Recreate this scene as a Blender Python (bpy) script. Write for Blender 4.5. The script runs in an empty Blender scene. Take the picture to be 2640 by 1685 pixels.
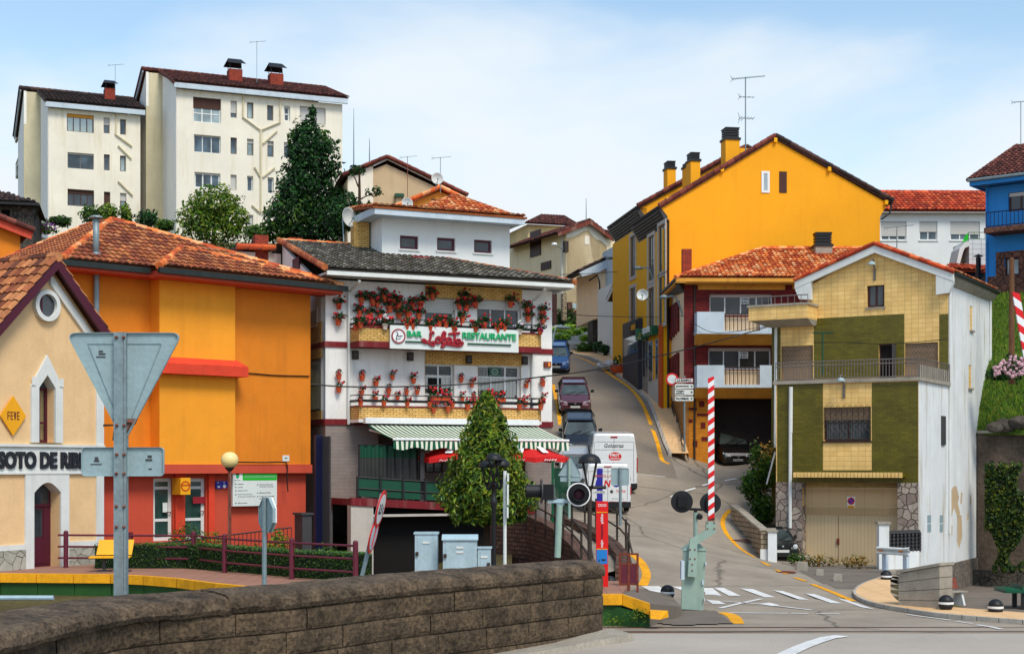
import bpy,bmesh,math,random
import numpy as np
from mathutils import Vector,Matrix,noise
R=random.Random(7)
SC=bpy.context.scene
COL=SC.collection
F,CX,HY,ZC=3500.0,1204.0,1095.0,4.0
ZN={'A':(0,80,2.956),'B':(600,80,2.65),'C':(0,560,2.956),'D':(0,1000,2.244),'E':(500,1100,2.627),'F':(600,560,2.846),'G':(860,700,3.66),'H':(900,1040,3.493),'I':(1380,860,3.66),'J':(1320,1060,4.52),'K':(1380,1200,3.169),'L':(1860,1200,3.087),'M':(1680,620,2.5615),'N':(1960,620,2.4015),'O':(1560,180,2.478),'Q':(2240,260,3.075),'R':(1280,520,3.493),'S':(880,380,4.631),'T':(0,460,6.9875),'U':(2380,560,3.492),'V':(560,1180,10.98),'X':(1580,760,6.405),'v':None}
def zz(z,x,y):
 if z=='v':return x,y
 a,b,k=ZN[z]
 return(x/k+a)*.91212,(y/k+b)*.91212
def W(x,y,d,z='v'):
 x,y=zz(z,x,y)
 return Vector(((x-CX)/F*d,d,ZC+(HY-y)/F*d))
def C(h,k=1.0):
 h=h.lstrip('#');o=[]
 for i in(0,2,4):
  c=int(h[i:i+2],16)/255
  o.append((c/12.92 if c<=.04045 else((c+.055)/1.055)**2.4)*k)
 return tuple(o)
class Fr:
 def __init__(s,X,Y,dx,dy):
  l=math.hypot(dx,dy);s.X,s.Y,s.dx,s.dy=X,Y,dx/l,dy/l
  s.nx,s.ny=s.dy,-s.dx
 def p(s,u,o,z):return Vector((s.X+s.dx*u+s.nx*o,s.Y+s.dy*u+s.ny*o,z))
 def hit(s,z,x,y,o=0):
  x,y=zz(z,x,y);a,c=(x-CX)/F,(HY-y)/F
  t=(s.nx*s.X+s.ny*s.Y+o)/(s.nx*a+s.ny)
  return((a*t-s.X)*s.dx+(t-s.Y)*s.dy,ZC+c*t)
 def rect(s,z,x0,y0,x1,y1,o=0):
  xm,ym=(x0+x1)/2,(y0+y1)/2
  return(s.hit(z,x0,ym,o)[0],s.hit(z,x1,ym,o)[0],s.hit(z,xm,y1,o)[1],s.hit(z,xm,y0,o)[1])
 def side(s,u,o=0,left=True):
  q=s.p(u,o,0)
  f=Fr(q.x,q.y,-s.nx,-s.ny)
  f.nx,f.ny=(-s.dx,-s.dy)if left else(s.dx,s.dy)
  return f
SPLIT={'downpipe','quoin','plinth','brick_panel','balcony','pilaster','floor_band','olive_panel','yellow_band','brick_inlay','window','symbol','vent','yellow_line','arm','bracket','side_box','cable','solid_parapet','bare_plaster'}
class Loc:
 @staticmethod
 def p(u,o,z):return Vector((u,-o,z))
LOC=Loc()
class MB:
 def __init__(s):s.v,s.f,s.c,s.col,s.g,s.hold=[],[],[],(1,1,1),[],0
 def add(s,vs,fs,col=None):
  b=len(s.v)
  if not s.hold:s.g.append((b,len(s.f)))
  s.v+=[tuple(p)for p in vs]
  col=col or s.col
  for f in fs:s.f.append(tuple(b+i for i in f));s.c.append(col)
  return s
 def poly(s,pts,col=None):return s.add(pts,[tuple(range(len(pts)))],col)
 def hexa(s,p,col=None):
  return s.add(p,[(3,2,1,0),(4,5,6,7),(0,1,5,4),(1,2,6,5),(2,3,7,6),(3,0,4,7)],col)
 def box(s,f,u0,u1,o0,o1,z0,z1,col=None):
  P=f.p
  return s.hexa([P(u0,o0,z0),P(u1,o0,z0),P(u1,o1,z0),P(u0,o1,z0),P(u0,o0,z1),P(u1,o0,z1),P(u1,o1,z1),P(u0,o1,z1)],col)
 def prism(s,f,pts,o0,o1,col=None):
  n=len(pts);vs=[f.p(u,o0,z)for u,z in pts]+[f.p(u,o1,z)for u,z in pts]
  return s.add(vs,[tuple(range(n))[::-1],tuple(range(n,2*n))]+[(i,(i+1)%n,n+(i+1)%n,n+i)for i in range(n)],col)
 def slab(s,pts,dz,col=None):
  d=Vector((0,0,dz))if not isinstance(dz,Vector)else dz
  n=len(pts);vs=[Vector(p)for p in pts]+[Vector(p)+d for p in pts]
  return s.add(vs,[tuple(range(n))[::-1],tuple(range(n,2*n))]+[(i,(i+1)%n,n+(i+1)%n,n+i)for i in range(n)],col)
 def tube(s,pts,r,n=6,col=None,cap=True):
  pts=[Vector(p)for p in pts];rs=r if isinstance(r,(list,tuple))else[r]*len(pts)
  vs,fs=[],[];up=None
  for i,p in enumerate(pts):
   t=(pts[min(i+1,len(pts)-1)]-pts[max(i-1,0)])
   t=t.normalized()if t.length>1e-9 else Vector((0,0,1))
   if up is None:up=t.orthogonal().normalized()
   up=(up-t*up.dot(t));up=up.normalized()if up.length>1e-6 else t.orthogonal().normalized()
   w=t.cross(up)
   for k in range(n):
    a=2*math.pi*k/n;vs.append(p+(up*math.cos(a)+w*math.sin(a))*rs[i])
  for i in range(len(pts)-1):
   for k in range(n):
    k2=(k+1)%n;fs.append((i*n+k,i*n+k2,(i+1)*n+k2,(i+1)*n+k))
  if cap:fs+=[tuple(range(n))[::-1],tuple(range((len(pts)-1)*n,len(pts)*n))]
  return s.add(vs,fs,col)
 def lathe(s,prof,n=16,c=(0,0,0),col=None,ax=None):
  c=Vector(c);a=Vector(ax or(0,0,1)).normalized();e=a.orthogonal().normalized()if abs(a.z)<.99 else Vector((1,0,0));g=a.cross(e)
  vs,fs=[],[]
  for r,h in prof:
   for k in range(n):
    t=2*math.pi*k/n;vs.append(c+a*h+(e*math.cos(t)+g*math.sin(t))*max(r,1e-4))
  for i in range(len(prof)-1):
   for k in range(n):
    k2=(k+1)%n;fs.append((i*n+k,i*n+k2,(i+1)*n+k2,(i+1)*n+k))
  fs+=[tuple(range(n))[::-1],tuple(range((len(prof)-1)*n,len(prof)*n))]
  return s.add(vs,fs,col)
 def leaf(s,p,sz,col,nrm=None,asp=.5):
  if nrm is None:nrm=Vector((R.gauss(0,1),R.gauss(0,1),R.gauss(0,1)+.5))
  nrm=nrm.normalized();a=Vector((R.gauss(0,1),R.gauss(0,1),R.gauss(0,1)));a=a-nrm*a.dot(nrm)
  if a.length<1e-3:a=nrm.orthogonal()
  a=a.normalized()*sz;b=nrm.cross(a)*asp;p=Vector(p);d=nrm*sz*.18
  s.add([p-a*.5,p-b*.5+d,p+a*.5,p+b*.5+d],[(0,1,2,3)],col)
 def blob(s,c,r,col=None,n=6):
  c=Vector(c);return s.lathe([(r*math.sin(math.pi*i/4),-r*math.cos(math.pi*i/4))for i in range(5)],n,c,col)
 def facade(s,f,u0,u1,z0,z1,holes=(),o=0,rv=.18,col=None):
  us=sorted({u0,u1,*[min(max(h[i],u0),u1)for h in holes for i in(0,1)]});zs=sorted({z0,z1,*[min(max(h[i],z0),z1)for h in holes for i in(2,3)]})
  s.g.append((len(s.v),len(s.f)));s.hold+=1
  for i in range(len(us)-1):
   for j in range(len(zs)-1):
    uc,zc=(us[i]+us[i+1])/2,(zs[j]+zs[j+1])/2
    if any(h[0]<uc<h[1]and h[2]<zc<h[3]for h in holes):continue
    s.add([f.p(us[i],o,zs[j]),f.p(us[i+1],o,zs[j]),f.p(us[i+1],o,zs[j+1]),f.p(us[i],o,zs[j+1])],[(0,1,2,3)],col)
  for a,b,c,d in holes:
   for q in((a,c,b,c),(b,c,b,d),(b,d,a,d),(a,d,a,c)):
    s.add([f.p(q[0],o,q[1]),f.p(q[2],o,q[3]),f.p(q[2],o-rv,q[3]),f.p(q[0],o-rv,q[1])],[(0,1,2,3)],col)
  s.hold-=1
  return s
 def build(s,name,mat,parent=None,label=None,smooth=False,rec=True,org=None):
  if name in SPLIT and len(s.g)>1:
   out=[]
   for(a,b),(c,d)in zip(s.g,s.g[1:]+[(len(s.v),len(s.f))]):
    q=MB();q.v=s.v[a:c];q.f=[tuple(i-a for i in f)for f in s.f[b:d]];q.c=s.c[b:d];out.append(q.build(name,mat,parent,label,smooth,rec,org))
   return out[0]
  me=bpy.data.meshes.new(name)
  o0=Vector(org)if org is not None else Vector(ORG.get(parent.name,(0,0,0))if parent else(0,0,0))
  v=np.array(s.v,dtype=np.float64).reshape(-1,3)
  me.from_pydata((v-np.array(o0)).tolist(),[],s.f);me.update()
  if rec and len(s.f)<6000:
   bm=bmesh.new();bm.from_mesh(me);bmesh.ops.recalc_face_normals(bm,faces=bm.faces);bm.to_mesh(me);bm.free()
  nl=len(me.loops);nf=len(me.polygons)
  lt=np.zeros(nf,dtype=np.int32);me.polygons.foreach_get('loop_total',lt)
  nr=np.zeros(nf*3);me.polygons.foreach_get('normal',nr);nr=nr.reshape(-1,3)
  vi=np.zeros(nl,dtype=np.int32);me.loops.foreach_get('vertex_index',vi)
  N=np.repeat(nr,lt,axis=0);P=v[vi]if nl else v
  h=np.hypot(N[:,0],N[:,1]);flat=h<.05;hs=np.where(h<1e-6,1,h)
  T=np.stack([-N[:,1]/hs,N[:,0]/hs,0*h],1);sg=np.where((np.abs(T[:,0])>.3)&(T[:,0]<0)|(np.abs(T[:,0])<=.3)&(T[:,1]<0),-1,1)
  T*=sg[:,None];T[flat]=(1,0,0);B=np.cross(N,T);B[B[:,2]<0]*=-1;B[flat]=(0,1,0)
  uv=np.stack([(P*T).sum(1),(P*B).sum(1)],1)
  me.uv_layers.new(name='UVMap').data.foreach_set('uv',uv.astype(np.float32).ravel())
  ca=me.color_attributes.new('Col','FLOAT_COLOR','CORNER')
  c=np.repeat(np.array([tuple(k)+(1,)for k in s.c],dtype=np.float32).reshape(-1,4),lt,axis=0)
  ca.data.foreach_set('color',c.ravel())
  if smooth:me.polygons.foreach_set('use_smooth',[True]*nf)
  me.materials.append(mat)
  ob=bpy.data.objects.new(name,me);COL.objects.link(ob)
  if parent:ob.parent=parent
  else:ob.location=o0
  ORG[ob.name]=o0
  if label:ob['label']=label
  return ob
ORG={}
def tag(o,label=None,cat=None,group=None,kind=None):
 if label:o['label']=label
 if cat:o['category']=cat
 if group:o['group']=group
 if kind:o['kind']=kind
 return o
def T(name,label,cat,loc=(0,0,0),group=None,world=True):
 o=bpy.data.objects.new(name,None);COL.objects.link(o);o.location=loc;o.empty_display_size=.2
 ORG[o.name]=Vector(loc)if world else Vector((0,0,0))
 return tag(o,label,cat,group)
def copy_tree(o,parent=None):
 c=o.copy();COL.objects.link(c);c.parent=parent
 for ch in list(o.children):copy_tree(ch,c)
 return c
 # materials
M={}
def nodes(name):
 m=bpy.data.materials.new(name);m.use_nodes=True;nt=m.node_tree
 return m,nt,nt.nodes,nt.links,nt.nodes['Principled BSDF']
def mat(name,col,rough=.8,var=.12,vs=1.2,streak=0,bump=.15,bs=30,metal=0,attr=False,pat=None,dirt=None,spec=.35,crack=0,trans=0):
 m,nt,n,l,b=nodes(name)
 def N(t,**k):
  x=n.new(t)
  for a,v in k.items():
   if a in x.inputs:x.inputs[a].default_value=v
   else:setattr(x,a,v)
  return x
 def mixc(f,a,c2,bt='MIX'):
  x=N('ShaderNodeMix',data_type='RGBA',blend_type=bt)
  for sock,val in((x.inputs[0],f),(x.inputs[6],a),(x.inputs[7],c2)):
   if hasattr(val,'is_linked'):l.new(val,sock)
   else:sock.default_value=val if isinstance(val,(int,float))else(*val,1)
  return x.outputs[2]
 geo=N('ShaderNodeNewGeometry');pos=geo.outputs['Position']
 uv=N('ShaderNodeUVMap');uvo=uv.outputs[0]
 height=None;base=col
 if attr:
  a=N('ShaderNodeAttribute',attribute_name='Col');base=a.outputs['Color']
  if col!=(1,1,1):base=mixc(1.0,base,col,'MULTIPLY')
 if pat and pat[0]=='brick':
  bt=N('ShaderNodeTexBrick',Scale=1.0);l.new(uvo,bt.inputs['Vector'])
  bt.inputs['Brick Width'].default_value=pat[1];bt.inputs['Row Height'].default_value=pat[2];bt.inputs['Mortar Size'].default_value=pat[3]
  bt.offset=pat[6]if len(pat)>6 else .5
  bt.inputs['Color1'].default_value=(*col,1);bt.inputs['Color2'].default_value=(*pat[4],1);bt.inputs['Mortar'].default_value=(*pat[5],1)
  bt.inputs['Mortar Smooth'].default_value=.2
  base=bt.outputs['Color']
  inv=N('ShaderNodeMath',operation='SUBTRACT');inv.inputs[0].default_value=1;l.new(bt.outputs['Fac'],inv.inputs[1]);height=inv.outputs[0]
 if pat and pat[0]=='stone':
  vo=N('ShaderNodeTexVoronoi',Scale=pat[1],feature='DISTANCE_TO_EDGE');vc=N('ShaderNodeTexVoronoi',Scale=pat[1])
  nz=N('ShaderNodeTexNoise',Scale=3.0);
  mp=N('ShaderNodeMix',data_type='VECTOR');mp.inputs[0].default_value=.06;l.new(uvo,mp.inputs[4]);l.new(nz.outputs['Color'],mp.inputs[5]);l.new(uvo,nz.inputs['Vector'])
  l.new(mp.outputs[1],vo.inputs['Vector']);l.new(mp.outputs[1],vc.inputs['Vector'])
  sep=N('ShaderNodeSeparateColor');l.new(vc.outputs['Color'],sep.inputs[0])
  base=mixc(sep.outputs[0],col,pat[2])
  cr=N('ShaderNodeMapRange');cr.inputs[1].default_value=0;cr.inputs[2].default_value=pat[4]if len(pat)>4 else .07
  l.new(vo.outputs['Distance'],cr.inputs[0]);height=cr.outputs[0]
  base=mixc(height,pat[3],base)
 if pat and pat[0]=='lines':
  sx=N('ShaderNodeSeparateXYZ');l.new(uvo,sx.inputs[0])
  mm=N('ShaderNodeMath',operation='MODULO');l.new(sx.outputs[pat[1]],mm.inputs[0]);mm.inputs[1].default_value=pat[2]
  ab=N('ShaderNodeMath',operation='ABSOLUTE');l.new(mm.outputs[0],ab.inputs[0])
  gt=N('ShaderNodeMath',operation='GREATER_THAN');l.new(ab.outputs[0],gt.inputs[0]);gt.inputs[1].default_value=pat[4]
  base=mixc(gt.outputs[0],pat[3],col);height=gt.outputs[0]
 nz=N('ShaderNodeTexNoise',Scale=vs,Detail=6.0,Roughness=.65);l.new(pos,nz.inputs['Vector'])
 mr=N('ShaderNodeMapRange');l.new(nz.outputs[0],mr.inputs[0]);mr.inputs[1].default_value=.3;mr.inputs[2].default_value=.7
 mr.inputs[3].default_value=1-var;mr.inputs[4].default_value=1+var*.6
 cc=N('ShaderNodeCombineColor');[l.new(mr.outputs[0],cc.inputs[i])for i in range(3)]
 base=mixc(1.0,base,cc.outputs[0],'MULTIPLY')
 fn=N('ShaderNodeTexNoise',Scale=bs,Detail=4.0);l.new(pos,fn.inputs['Vector'])
 fm=N('ShaderNodeMapRange');l.new(fn.outputs[0],fm.inputs[0]);fm.inputs[1].default_value=.3;fm.inputs[2].default_value=.7;fm.inputs[3].default_value=1-var*.7;fm.inputs[4].default_value=1+var*.5
 cf=N('ShaderNodeCombineColor');[l.new(fm.outputs[0],cf.inputs[i])for i in range(3)]
 base=mixc(1.0,base,cf.outputs[0],'MULTIPLY')
 if crack:
  vo=N('ShaderNodeTexVoronoi',Scale=.22,feature='DISTANCE_TO_EDGE');wn=N('ShaderNodeTexNoise',Scale=1.1,Detail=5.0);ml=N('ShaderNodeMix',data_type='VECTOR');ml.inputs[0].default_value=.35;l.new(pos,ml.inputs[4]);l.new(wn.outputs['Color'],ml.inputs[5]);l.new(pos,wn.inputs['Vector']);l.new(ml.outputs[1],vo.inputs['Vector'])
  cr=N('ShaderNodeMapRange');cr.inputs[1].default_value=.0;cr.inputs[2].default_value=.012;cr.inputs[3].default_value=crack;cr.inputs[4].default_value=0;l.new(vo.outputs['Distance'],cr.inputs[0])
  base=mixc(cr.outputs[0],base,tuple(c*.25 for c in col))
  pn=N('ShaderNodeTexNoise',Scale=.16,Detail=2.0);l.new(pos,pn.inputs['Vector']);pr=N('ShaderNodeMapRange');pr.inputs[1].default_value=.5;pr.inputs[2].default_value=.62;pr.inputs[4].default_value=.3;l.new(pn.outputs[0],pr.inputs[0])
  base=mixc(pr.outputs[0],base,tuple(c*.55 for c in col))
 if streak:
  mpn=N('ShaderNodeMapping');mpn.inputs['Scale'].default_value=(2.2,.16,1);l.new(uvo,mpn.inputs[0])
  sn=N('ShaderNodeTexNoise',Scale=1.0,Detail=5.0,Roughness=.7);l.new(mpn.outputs[0],sn.inputs['Vector'])
  mpn.inputs['Scale'].default_value=(5,.5,1)if name=='concrete_old' else(2.2,.16,1);sm=N('ShaderNodeMapRange');l.new(sn.outputs[0],sm.inputs[0]);sm.inputs[1].default_value=.52;sm.inputs[2].default_value=.75;sm.inputs[4].default_value=streak
  base=mixc(sm.outputs[0],base,dirt or tuple(c*.35 for c in col))
 if hasattr(base,'is_linked'):l.new(base,b.inputs['Base Color'])
 else:b.inputs['Base Color'].default_value=(*base,1)
 b.inputs['Roughness'].default_value=rough;b.inputs['Metallic'].default_value=metal;b.inputs['Specular IOR Level'].default_value=spec
 if bump:
  bp=N('ShaderNodeBump',Strength=bump,Distance=.02);last=fn.outputs[0]
  if height is not None:
   ad=N('ShaderNodeMath',operation='MULTIPLY_ADD');l.new(height,ad.inputs[0]);ad.inputs[1].default_value=1.6;l.new(last,ad.inputs[2]);last=ad.outputs[0]
  l.new(last,bp.inputs['Height']);l.new(bp.outputs[0],b.inputs['Normal'])
 if trans:
  tb=N('ShaderNodeBsdfTranslucent');ms=N('ShaderNodeMixShader');ms.inputs[0].default_value=trans
  l.new(base,tb.inputs[0])if hasattr(base,'is_linked')else None
  l.new(b.outputs[0],ms.inputs[1]);l.new(tb.outputs[0],ms.inputs[2]);l.new(ms.outputs[0],n['Material Output'].inputs[0])
 M[name]=m
 return m
def glassmat(name,col,rough=.06,spec=.6,var=.5):
 m,nt,n,l,b=nodes(name)
 g=n.new('ShaderNodeNewGeometry');z=n.new('ShaderNodeTexNoise');z.inputs['Scale'].default_value=.9;l.new(g.outputs['Position'],z.inputs['Vector'])
 r=n.new('ShaderNodeValToRGB');l.new(z.outputs[0],r.inputs[0]);r.color_ramp.elements[0].position=.35;r.color_ramp.elements[1].position=.65
 r.color_ramp.elements[0].color=(*[c*(1-var)for c in col],1);r.color_ramp.elements[1].color=(*[c*(1+var)for c in col],1)
 l.new(r.outputs[0],b.inputs['Base Color']);b.inputs['Roughness'].default_value=rough;b.inputs['Specular IOR Level'].default_value=spec
 M[name]=m
def clearmat(name,tint=(.8,.85,.85),refl=.18):
 m,nt,n,l,b=nodes(name)
 t=n.new('ShaderNodeBsdfTransparent');t.inputs[0].default_value=(*tint,1);g=n.new('ShaderNodeBsdfGlossy');g.inputs['Roughness'].default_value=.05
 x=n.new('ShaderNodeMixShader');x.inputs[0].default_value=refl;l.new(t.outputs[0],x.inputs[1]);l.new(g.outputs[0],x.inputs[2]);l.new(x.outputs[0],n['Material Output'].inputs[0])
 M[name]=m
def car_paint(name,col,rough=.25):
 m,nt,n,l,b=nodes(name);b.inputs['Base Color'].default_value=(*col,1);b.inputs['Roughness'].default_value=rough
 b.inputs['Coat Weight'].default_value=.8;b.inputs['Coat Roughness'].default_value=.06;b.inputs['Metallic'].default_value=.15
 z=n.new('ShaderNodeTexNoise');z.inputs['Scale'].default_value=5;rr=n.new('ShaderNodeMapRange');rr.inputs[3].default_value=rough*.7;rr.inputs[4].default_value=rough*1.5
 l.new(z.outputs[0],rr.inputs[0]);l.new(rr.outputs[0],b.inputs['Roughness'])
 M[name]=m
mat('cream_wall',C('#F3CC98',.92),var=.13,vs=.8,streak=.55,dirt=C('#CFA97C'))
mat('white_trim',C('#DDE0DC'),var=.1,streak=.3,dirt=C('#8F9088'))
mat('orange_wall',C('#F9A228',.98),var=.09,vs=.6,streak=.3,dirt=C('#C97A1C'))
mat('orange_dark',C('#EE8A1E',.9),var=.13,vs=.6,streak=.45,dirt=C('#B0661A'))
mat('red_wall',C('#D0523A',.92),var=.08,streak=.2,dirt=C('#9A2E22'))
mat('red_ledge',C('#E4462A',.95),var=.15,vs=2,streak=.3,dirt=C('#7a3a28'))
mat('maroon',C('#5E1B33',.7),rough=.5,var=.1)
mat('maroon_band',C('#861E26',.75),var=.2,vs=2,streak=.3,dirt=C('#C8B0A8'))
mat('tiles',(1,1,1),attr=True,rough=.85,var=.25,vs=1.6,bs=12,bump=.35)
mat('tile_under',C('#6B3A24',.5),rough=.9,var=.3,vs=3)
mat('tile_under_dark',C('#3b3230',.5),rough=.9,var=.3,vs=3)
mat('gutter_dark',C('#26302F',.8),rough=.5,var=.3,vs=4)
mat('pale_wall',C('#F3ECDA',.93),var=.1,vs=.35,streak=.65,dirt=C('#CDBF97'))
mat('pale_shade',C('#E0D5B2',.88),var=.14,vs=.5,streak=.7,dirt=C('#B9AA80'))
mat('pale_end',C('#F4F1E8',.98),var=.05,vs=.6,streak=.2,dirt=C('#CFC9B8'))
mat('fascia_blue',C('#C2D0DA'),var=.12,streak=.35,dirt=C('#8292A0'))
mat('white_wall',C('#EDF0EE',.9),var=.06,vs=.7,streak=.2,dirt=C('#B5B3AC'))
mat('bar_white',C('#EDECE8',.98),var=.1,vs=.7,streak=.5,dirt=C('#A9A49C'))
mat('peel_white',C('#E8EBEA',.93),var=.1,vs=.8,streak=.9,dirt=C('#A08C68'))
mat('yellow_wall',C('#FAAA10',.97),var=.07,vs=.4,streak=.28,dirt=C('#CE8410'))
mat('yellow_side',C('#F7B50E',.95),var=.06,vs=.8,streak=.2,dirt=C('#C88A10'))
mat('brick_yellow',C('#E4B96E',1.08),pat=('brick',.27,.085,.012,C('#D3A354',1.05),C('#80683f')),var=.15,vs=2,bump=.4,streak=.25,dirt=C('#5a3d1c'))
mat('brick_red',C('#8E2420',.85),pat=('brick',.26,.08,.012,C('#6A1519',.8),C('#48100F')),var=.15,vs=2,bump=.3)
mat('brick_chimney',C('#B5432A',.9),pat=('brick',.26,.09,.014,C('#96341F'),C('#5b3428')),var=.25,vs=3,bump=.3)
mat('brick_orange',C('#D98A1F'),pat=('brick',.3,.1,.008,C('#C87A18'),C('#8E5A1C')),var=.12,vs=2,bump=.2)
mat('tile_yellow',C('#F3CB80',1.05),pat=('brick',.3,.2,.010,C('#EABF72',1.02),C('#CDA562'),0),rough=.4,var=.15,vs=1.2,bump=.3,streak=.3,dirt=C('#A87A3C'))
mat('tile_olive',C('#746A18',.85),pat=('brick',.3,.1,.008,C('#635A12',.85),C('#524C12'),.5),rough=.35,var=.25,vs=1.3,bump=.3,streak=.2,dirt=C('#3C380C'))
mat('tile_white',C('#D9DEDE'),pat=('brick',.5,.3,.014,C('#D0D6D6'),C('#8E9698'),0),rough=.4,var=.1,bump=.2)
mat('tan_wall',C('#C6AD89'),var=.1,vs=.7,streak=.35,dirt=C('#9B8C74'))
mat('ochre_wall',C('#D99A3C'),var=.15,vs=.9,streak=.5,dirt=C('#8A5E28'))
mat('cream_house',C('#F8E4BE',1.05),var=.08,vs=.6,streak=.3,dirt=C('#C0A070'))
mat('olive_render',C('#CDB887',1.05),var=.12,vs=.6,streak=.4,dirt=C('#96875C'))
mat('pink_wall',C('#F8DAB4',1.02),var=.07,vs=.7,streak=.25,dirt=C('#CDA880'))
mat('blue_wall',C('#2E8FDC',.85),var=.06,vs=.8,streak=.2,dirt=C('#1E5F9A'))
mat('stone_grey',C('#9A9086'),pat=('stone',3.2,C('#6E665E'),C('#3E3A36')),var=.25,vs=4,bump=.9)
mat('stone_light',C('#B9AC9C'),pat=('stone',3.2,C('#8E7A70'),C('#4C4642')),var=.25,vs=4,bump=1)
mat('stone_dark',C('#5E564C'),pat=('stone',4.5,C('#43403A'),C('#26231F')),var=.3,vs=4,bump=.9)
mat('stone_brown',C('#7E5644'),pat=('stone',3.0,C('#5E4034'),C('#33231d')),var=.3,vs=4,bump=.9)
mat('stone_ramp',C('#8A6654',.8),pat=('brick',.34,.16,.018,C('#6B4E42',.8),C('#33261F')),var=.4,vs=5,bump=.9)
mat('stone_plinth',C('#B4B2A4'),pat=('stone',2.6,C('#9C9C90'),C('#55564E'),.03),var=.2,vs=4,bump=.6)
mat('plinth_rough',C('#8C8378'),pat=('stone',7,C('#6C645A'),C('#55504A')),var=.3,vs=3,bump=.9)
mat('block_wall',C('#A8977E'),pat=('brick',.42,.2,.02,C('#99886F'),C('#4A4034')),var=.3,vs=3,bump=.5,streak=.5,dirt=C('#54493a'))
mat('asphalt',C('#A29686',.92),rough=.9,var=.24,vs=.5,bump=.35,bs=45,crack=.75)
mat('asphalt_light',C('#B3A99C',.92),rough=.9,var=.14,vs=.6,bump=.3,bs=70)
mat('asphalt_dark',C('#7A7065',.9),rough=.95,var=.25,vs=.8,bump=.4,bs=30)
mat('paver_road',C('#988A78',.9),pat=('brick',.22,.12,.012,C('#8A7F73'),C('#6E655B')),var=.15,vs=.4,bump=.3)
mat('pavement',C('#E8BE8C',.95),pat=('brick',.8,.8,.012,C('#E0B684'),C('#B89468'),0),var=.1,vs=.6,bump=.15)
mat('kerb',C('#B9B2A6'),pat=('brick',.9,3,.015,C('#AEA79B'),C('#6b665e'),0),var=.2,vs=3)
mat('platform_paving',C('#A97C68',.9),pat=('brick',.4,.4,.012,C('#9E7462'),C('#7E5C4C'),0),var=.15,vs=1)
mat('paint_yellow',C('#F2A80E'),rough=.7,var=.25,vs=2.5,streak=.25,dirt=C('#7a5a20'))
mat('paint_white',C('#E3E2DE'),rough=.7,var=.2,vs=2.5)
mat('green_paint',C('#2A5F22',.7),rough=.6,var=.25,vs=1.5,streak=.4,dirt=C('#20381a'))
mat('concrete_old',C('#7E6A52',.5),rough=.95,var=.7,vs=3.4,bump=1,bs=30,streak=.95,dirt=C('#1a1612'))
mat('concrete_top',C('#84705A',.5),rough=.95,var=.75,vs=5,bump=1,bs=34)
mat('concrete',C('#A29A8C'),rough=.9,var=.25,vs=2,streak=.3)
mat('ground_earth',C('#6B6138',.6),rough=1,var=.4,vs=.4,bump=.6,bs=6)
mat('grass',C('#5E7A1C',.6),rough=1,var=.4,vs=1.2,bump=.7,bs=14)
mat('lawn',(1,1,1),attr=True,rough=.9,var=.25,vs=1.5,bump=0)
mat('leaves',(1,1,1),attr=True,rough=.5,var=.2,vs=1.5,bump=0,spec=.4,trans=.25)
mat('flower',(1,1,1),attr=True,rough=.6,var=.1,bump=0)
mat('bark',C('#4A3A2C',.8),rough=.95,var=.4,vs=6,bump=.8)
mat('terracotta',C('#C2512C'),rough=.8,var=.2,vs=8)
mat('pot_dark',C('#2A3030'),rough=.6);mat('pot_white',C('#D8C9B8'),rough=.7)
mat('metal_grey',C('#A9BDC0'),rough=.5,var=.14,vs=3,metal=.1,streak=.35,dirt=C('#7A6A50'))
mat('sign_back',C('#9DB4B8',.9),rough=.55,var=.12,vs=3,metal=.1,streak=.3,dirt=C('#6E7C7C'))
mat('galv',C('#8FA3A8',.85),rough=.5,var=.2,vs=5,metal=.25,streak=.35,dirt=C('#7B5A40'))
mat('mint',C('#9FB9AC',.88),rough=.5,var=.1,vs=2.5,streak=.45,dirt=C('#6F7C68'))
mat('cabinet',C('#A9C2CB'),rough=.5,var=.14,vs=2.5,streak=.5,dirt=C('#6F8A94'))
mat('black_metal',C('#1C1E20'),rough=.5,var=.2,vs=4)
mat('iron_brown',C('#3A3028'),rough=.6,var=.25,vs=5)
mat('rail_maroon',C('#6A2638',.85),rough=.5,var=.15,vs=4)
mat('rust',C('#7A3A2A'),rough=.8,var=.45,vs=9,streak=.5,dirt=C('#C0B4A8'))
mat('red_plastic',C('#E01414',.95),rough=.4,var=.06)
mat('red_sign',C('#D21E1E'),rough=.4,var=.06)
mat('white_paint',C('#E8EAEA'),rough=.4,var=.06,vs=3)
mat('white_lacquer',C('#E6E8E8'),rough=.3,var=.06,vs=1)
mat('black',C('#0E0E10'),rough=.5,var=.1);mat('dark_room',C('#120F0F'),rough=.9,var=.2)
mat('blue_dark',C('#171B40',.7),rough=.35,var=.15,vs=1);mat('navy',C('#22262F'),rough=.4,var=.15)
mat('panel_grey',C('#4B4A4C',.8),rough=.5,var=.15,vs=1)
mat('green_bright',C('#12B41E'),rough=.5,var=.04);mat('green_letter',C('#17A868'),rough=.5,var=.1);mat('green_dark',C('#0F4A34'),rough=.5,var=.12)
mat('green_sign',C('#0C5A3A'),rough=.4,var=.08);mat('sign_white',C('#DCE2DE'),rough=.4,var=.06);mat('letter_red',C('#9A1C2A'),rough=.5,var=.1)
mat('blue_sign',C('#2A2A9A'),rough=.4,var=.05);mat('blue_info',C('#1E7AC8'),rough=.4,var=.08);mat('letter_dark',C('#23272E'),rough=.6,var=.1)
mat('feve_yellow',C('#F3AA14'),rough=.4,var=.08);mat('bench_yellow',C('#F2B016'),rough=.45,var=.08)
mat('shutter',C('#C9C8C2'),pat=('lines',1,.06,C('#8e8d88'),.012),var=.05,rough=.6);mat('shutter_brown',C('#5A3A30',.8),pat=('lines',1,.06,C('#35221d'),.012),var=.1)
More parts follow.
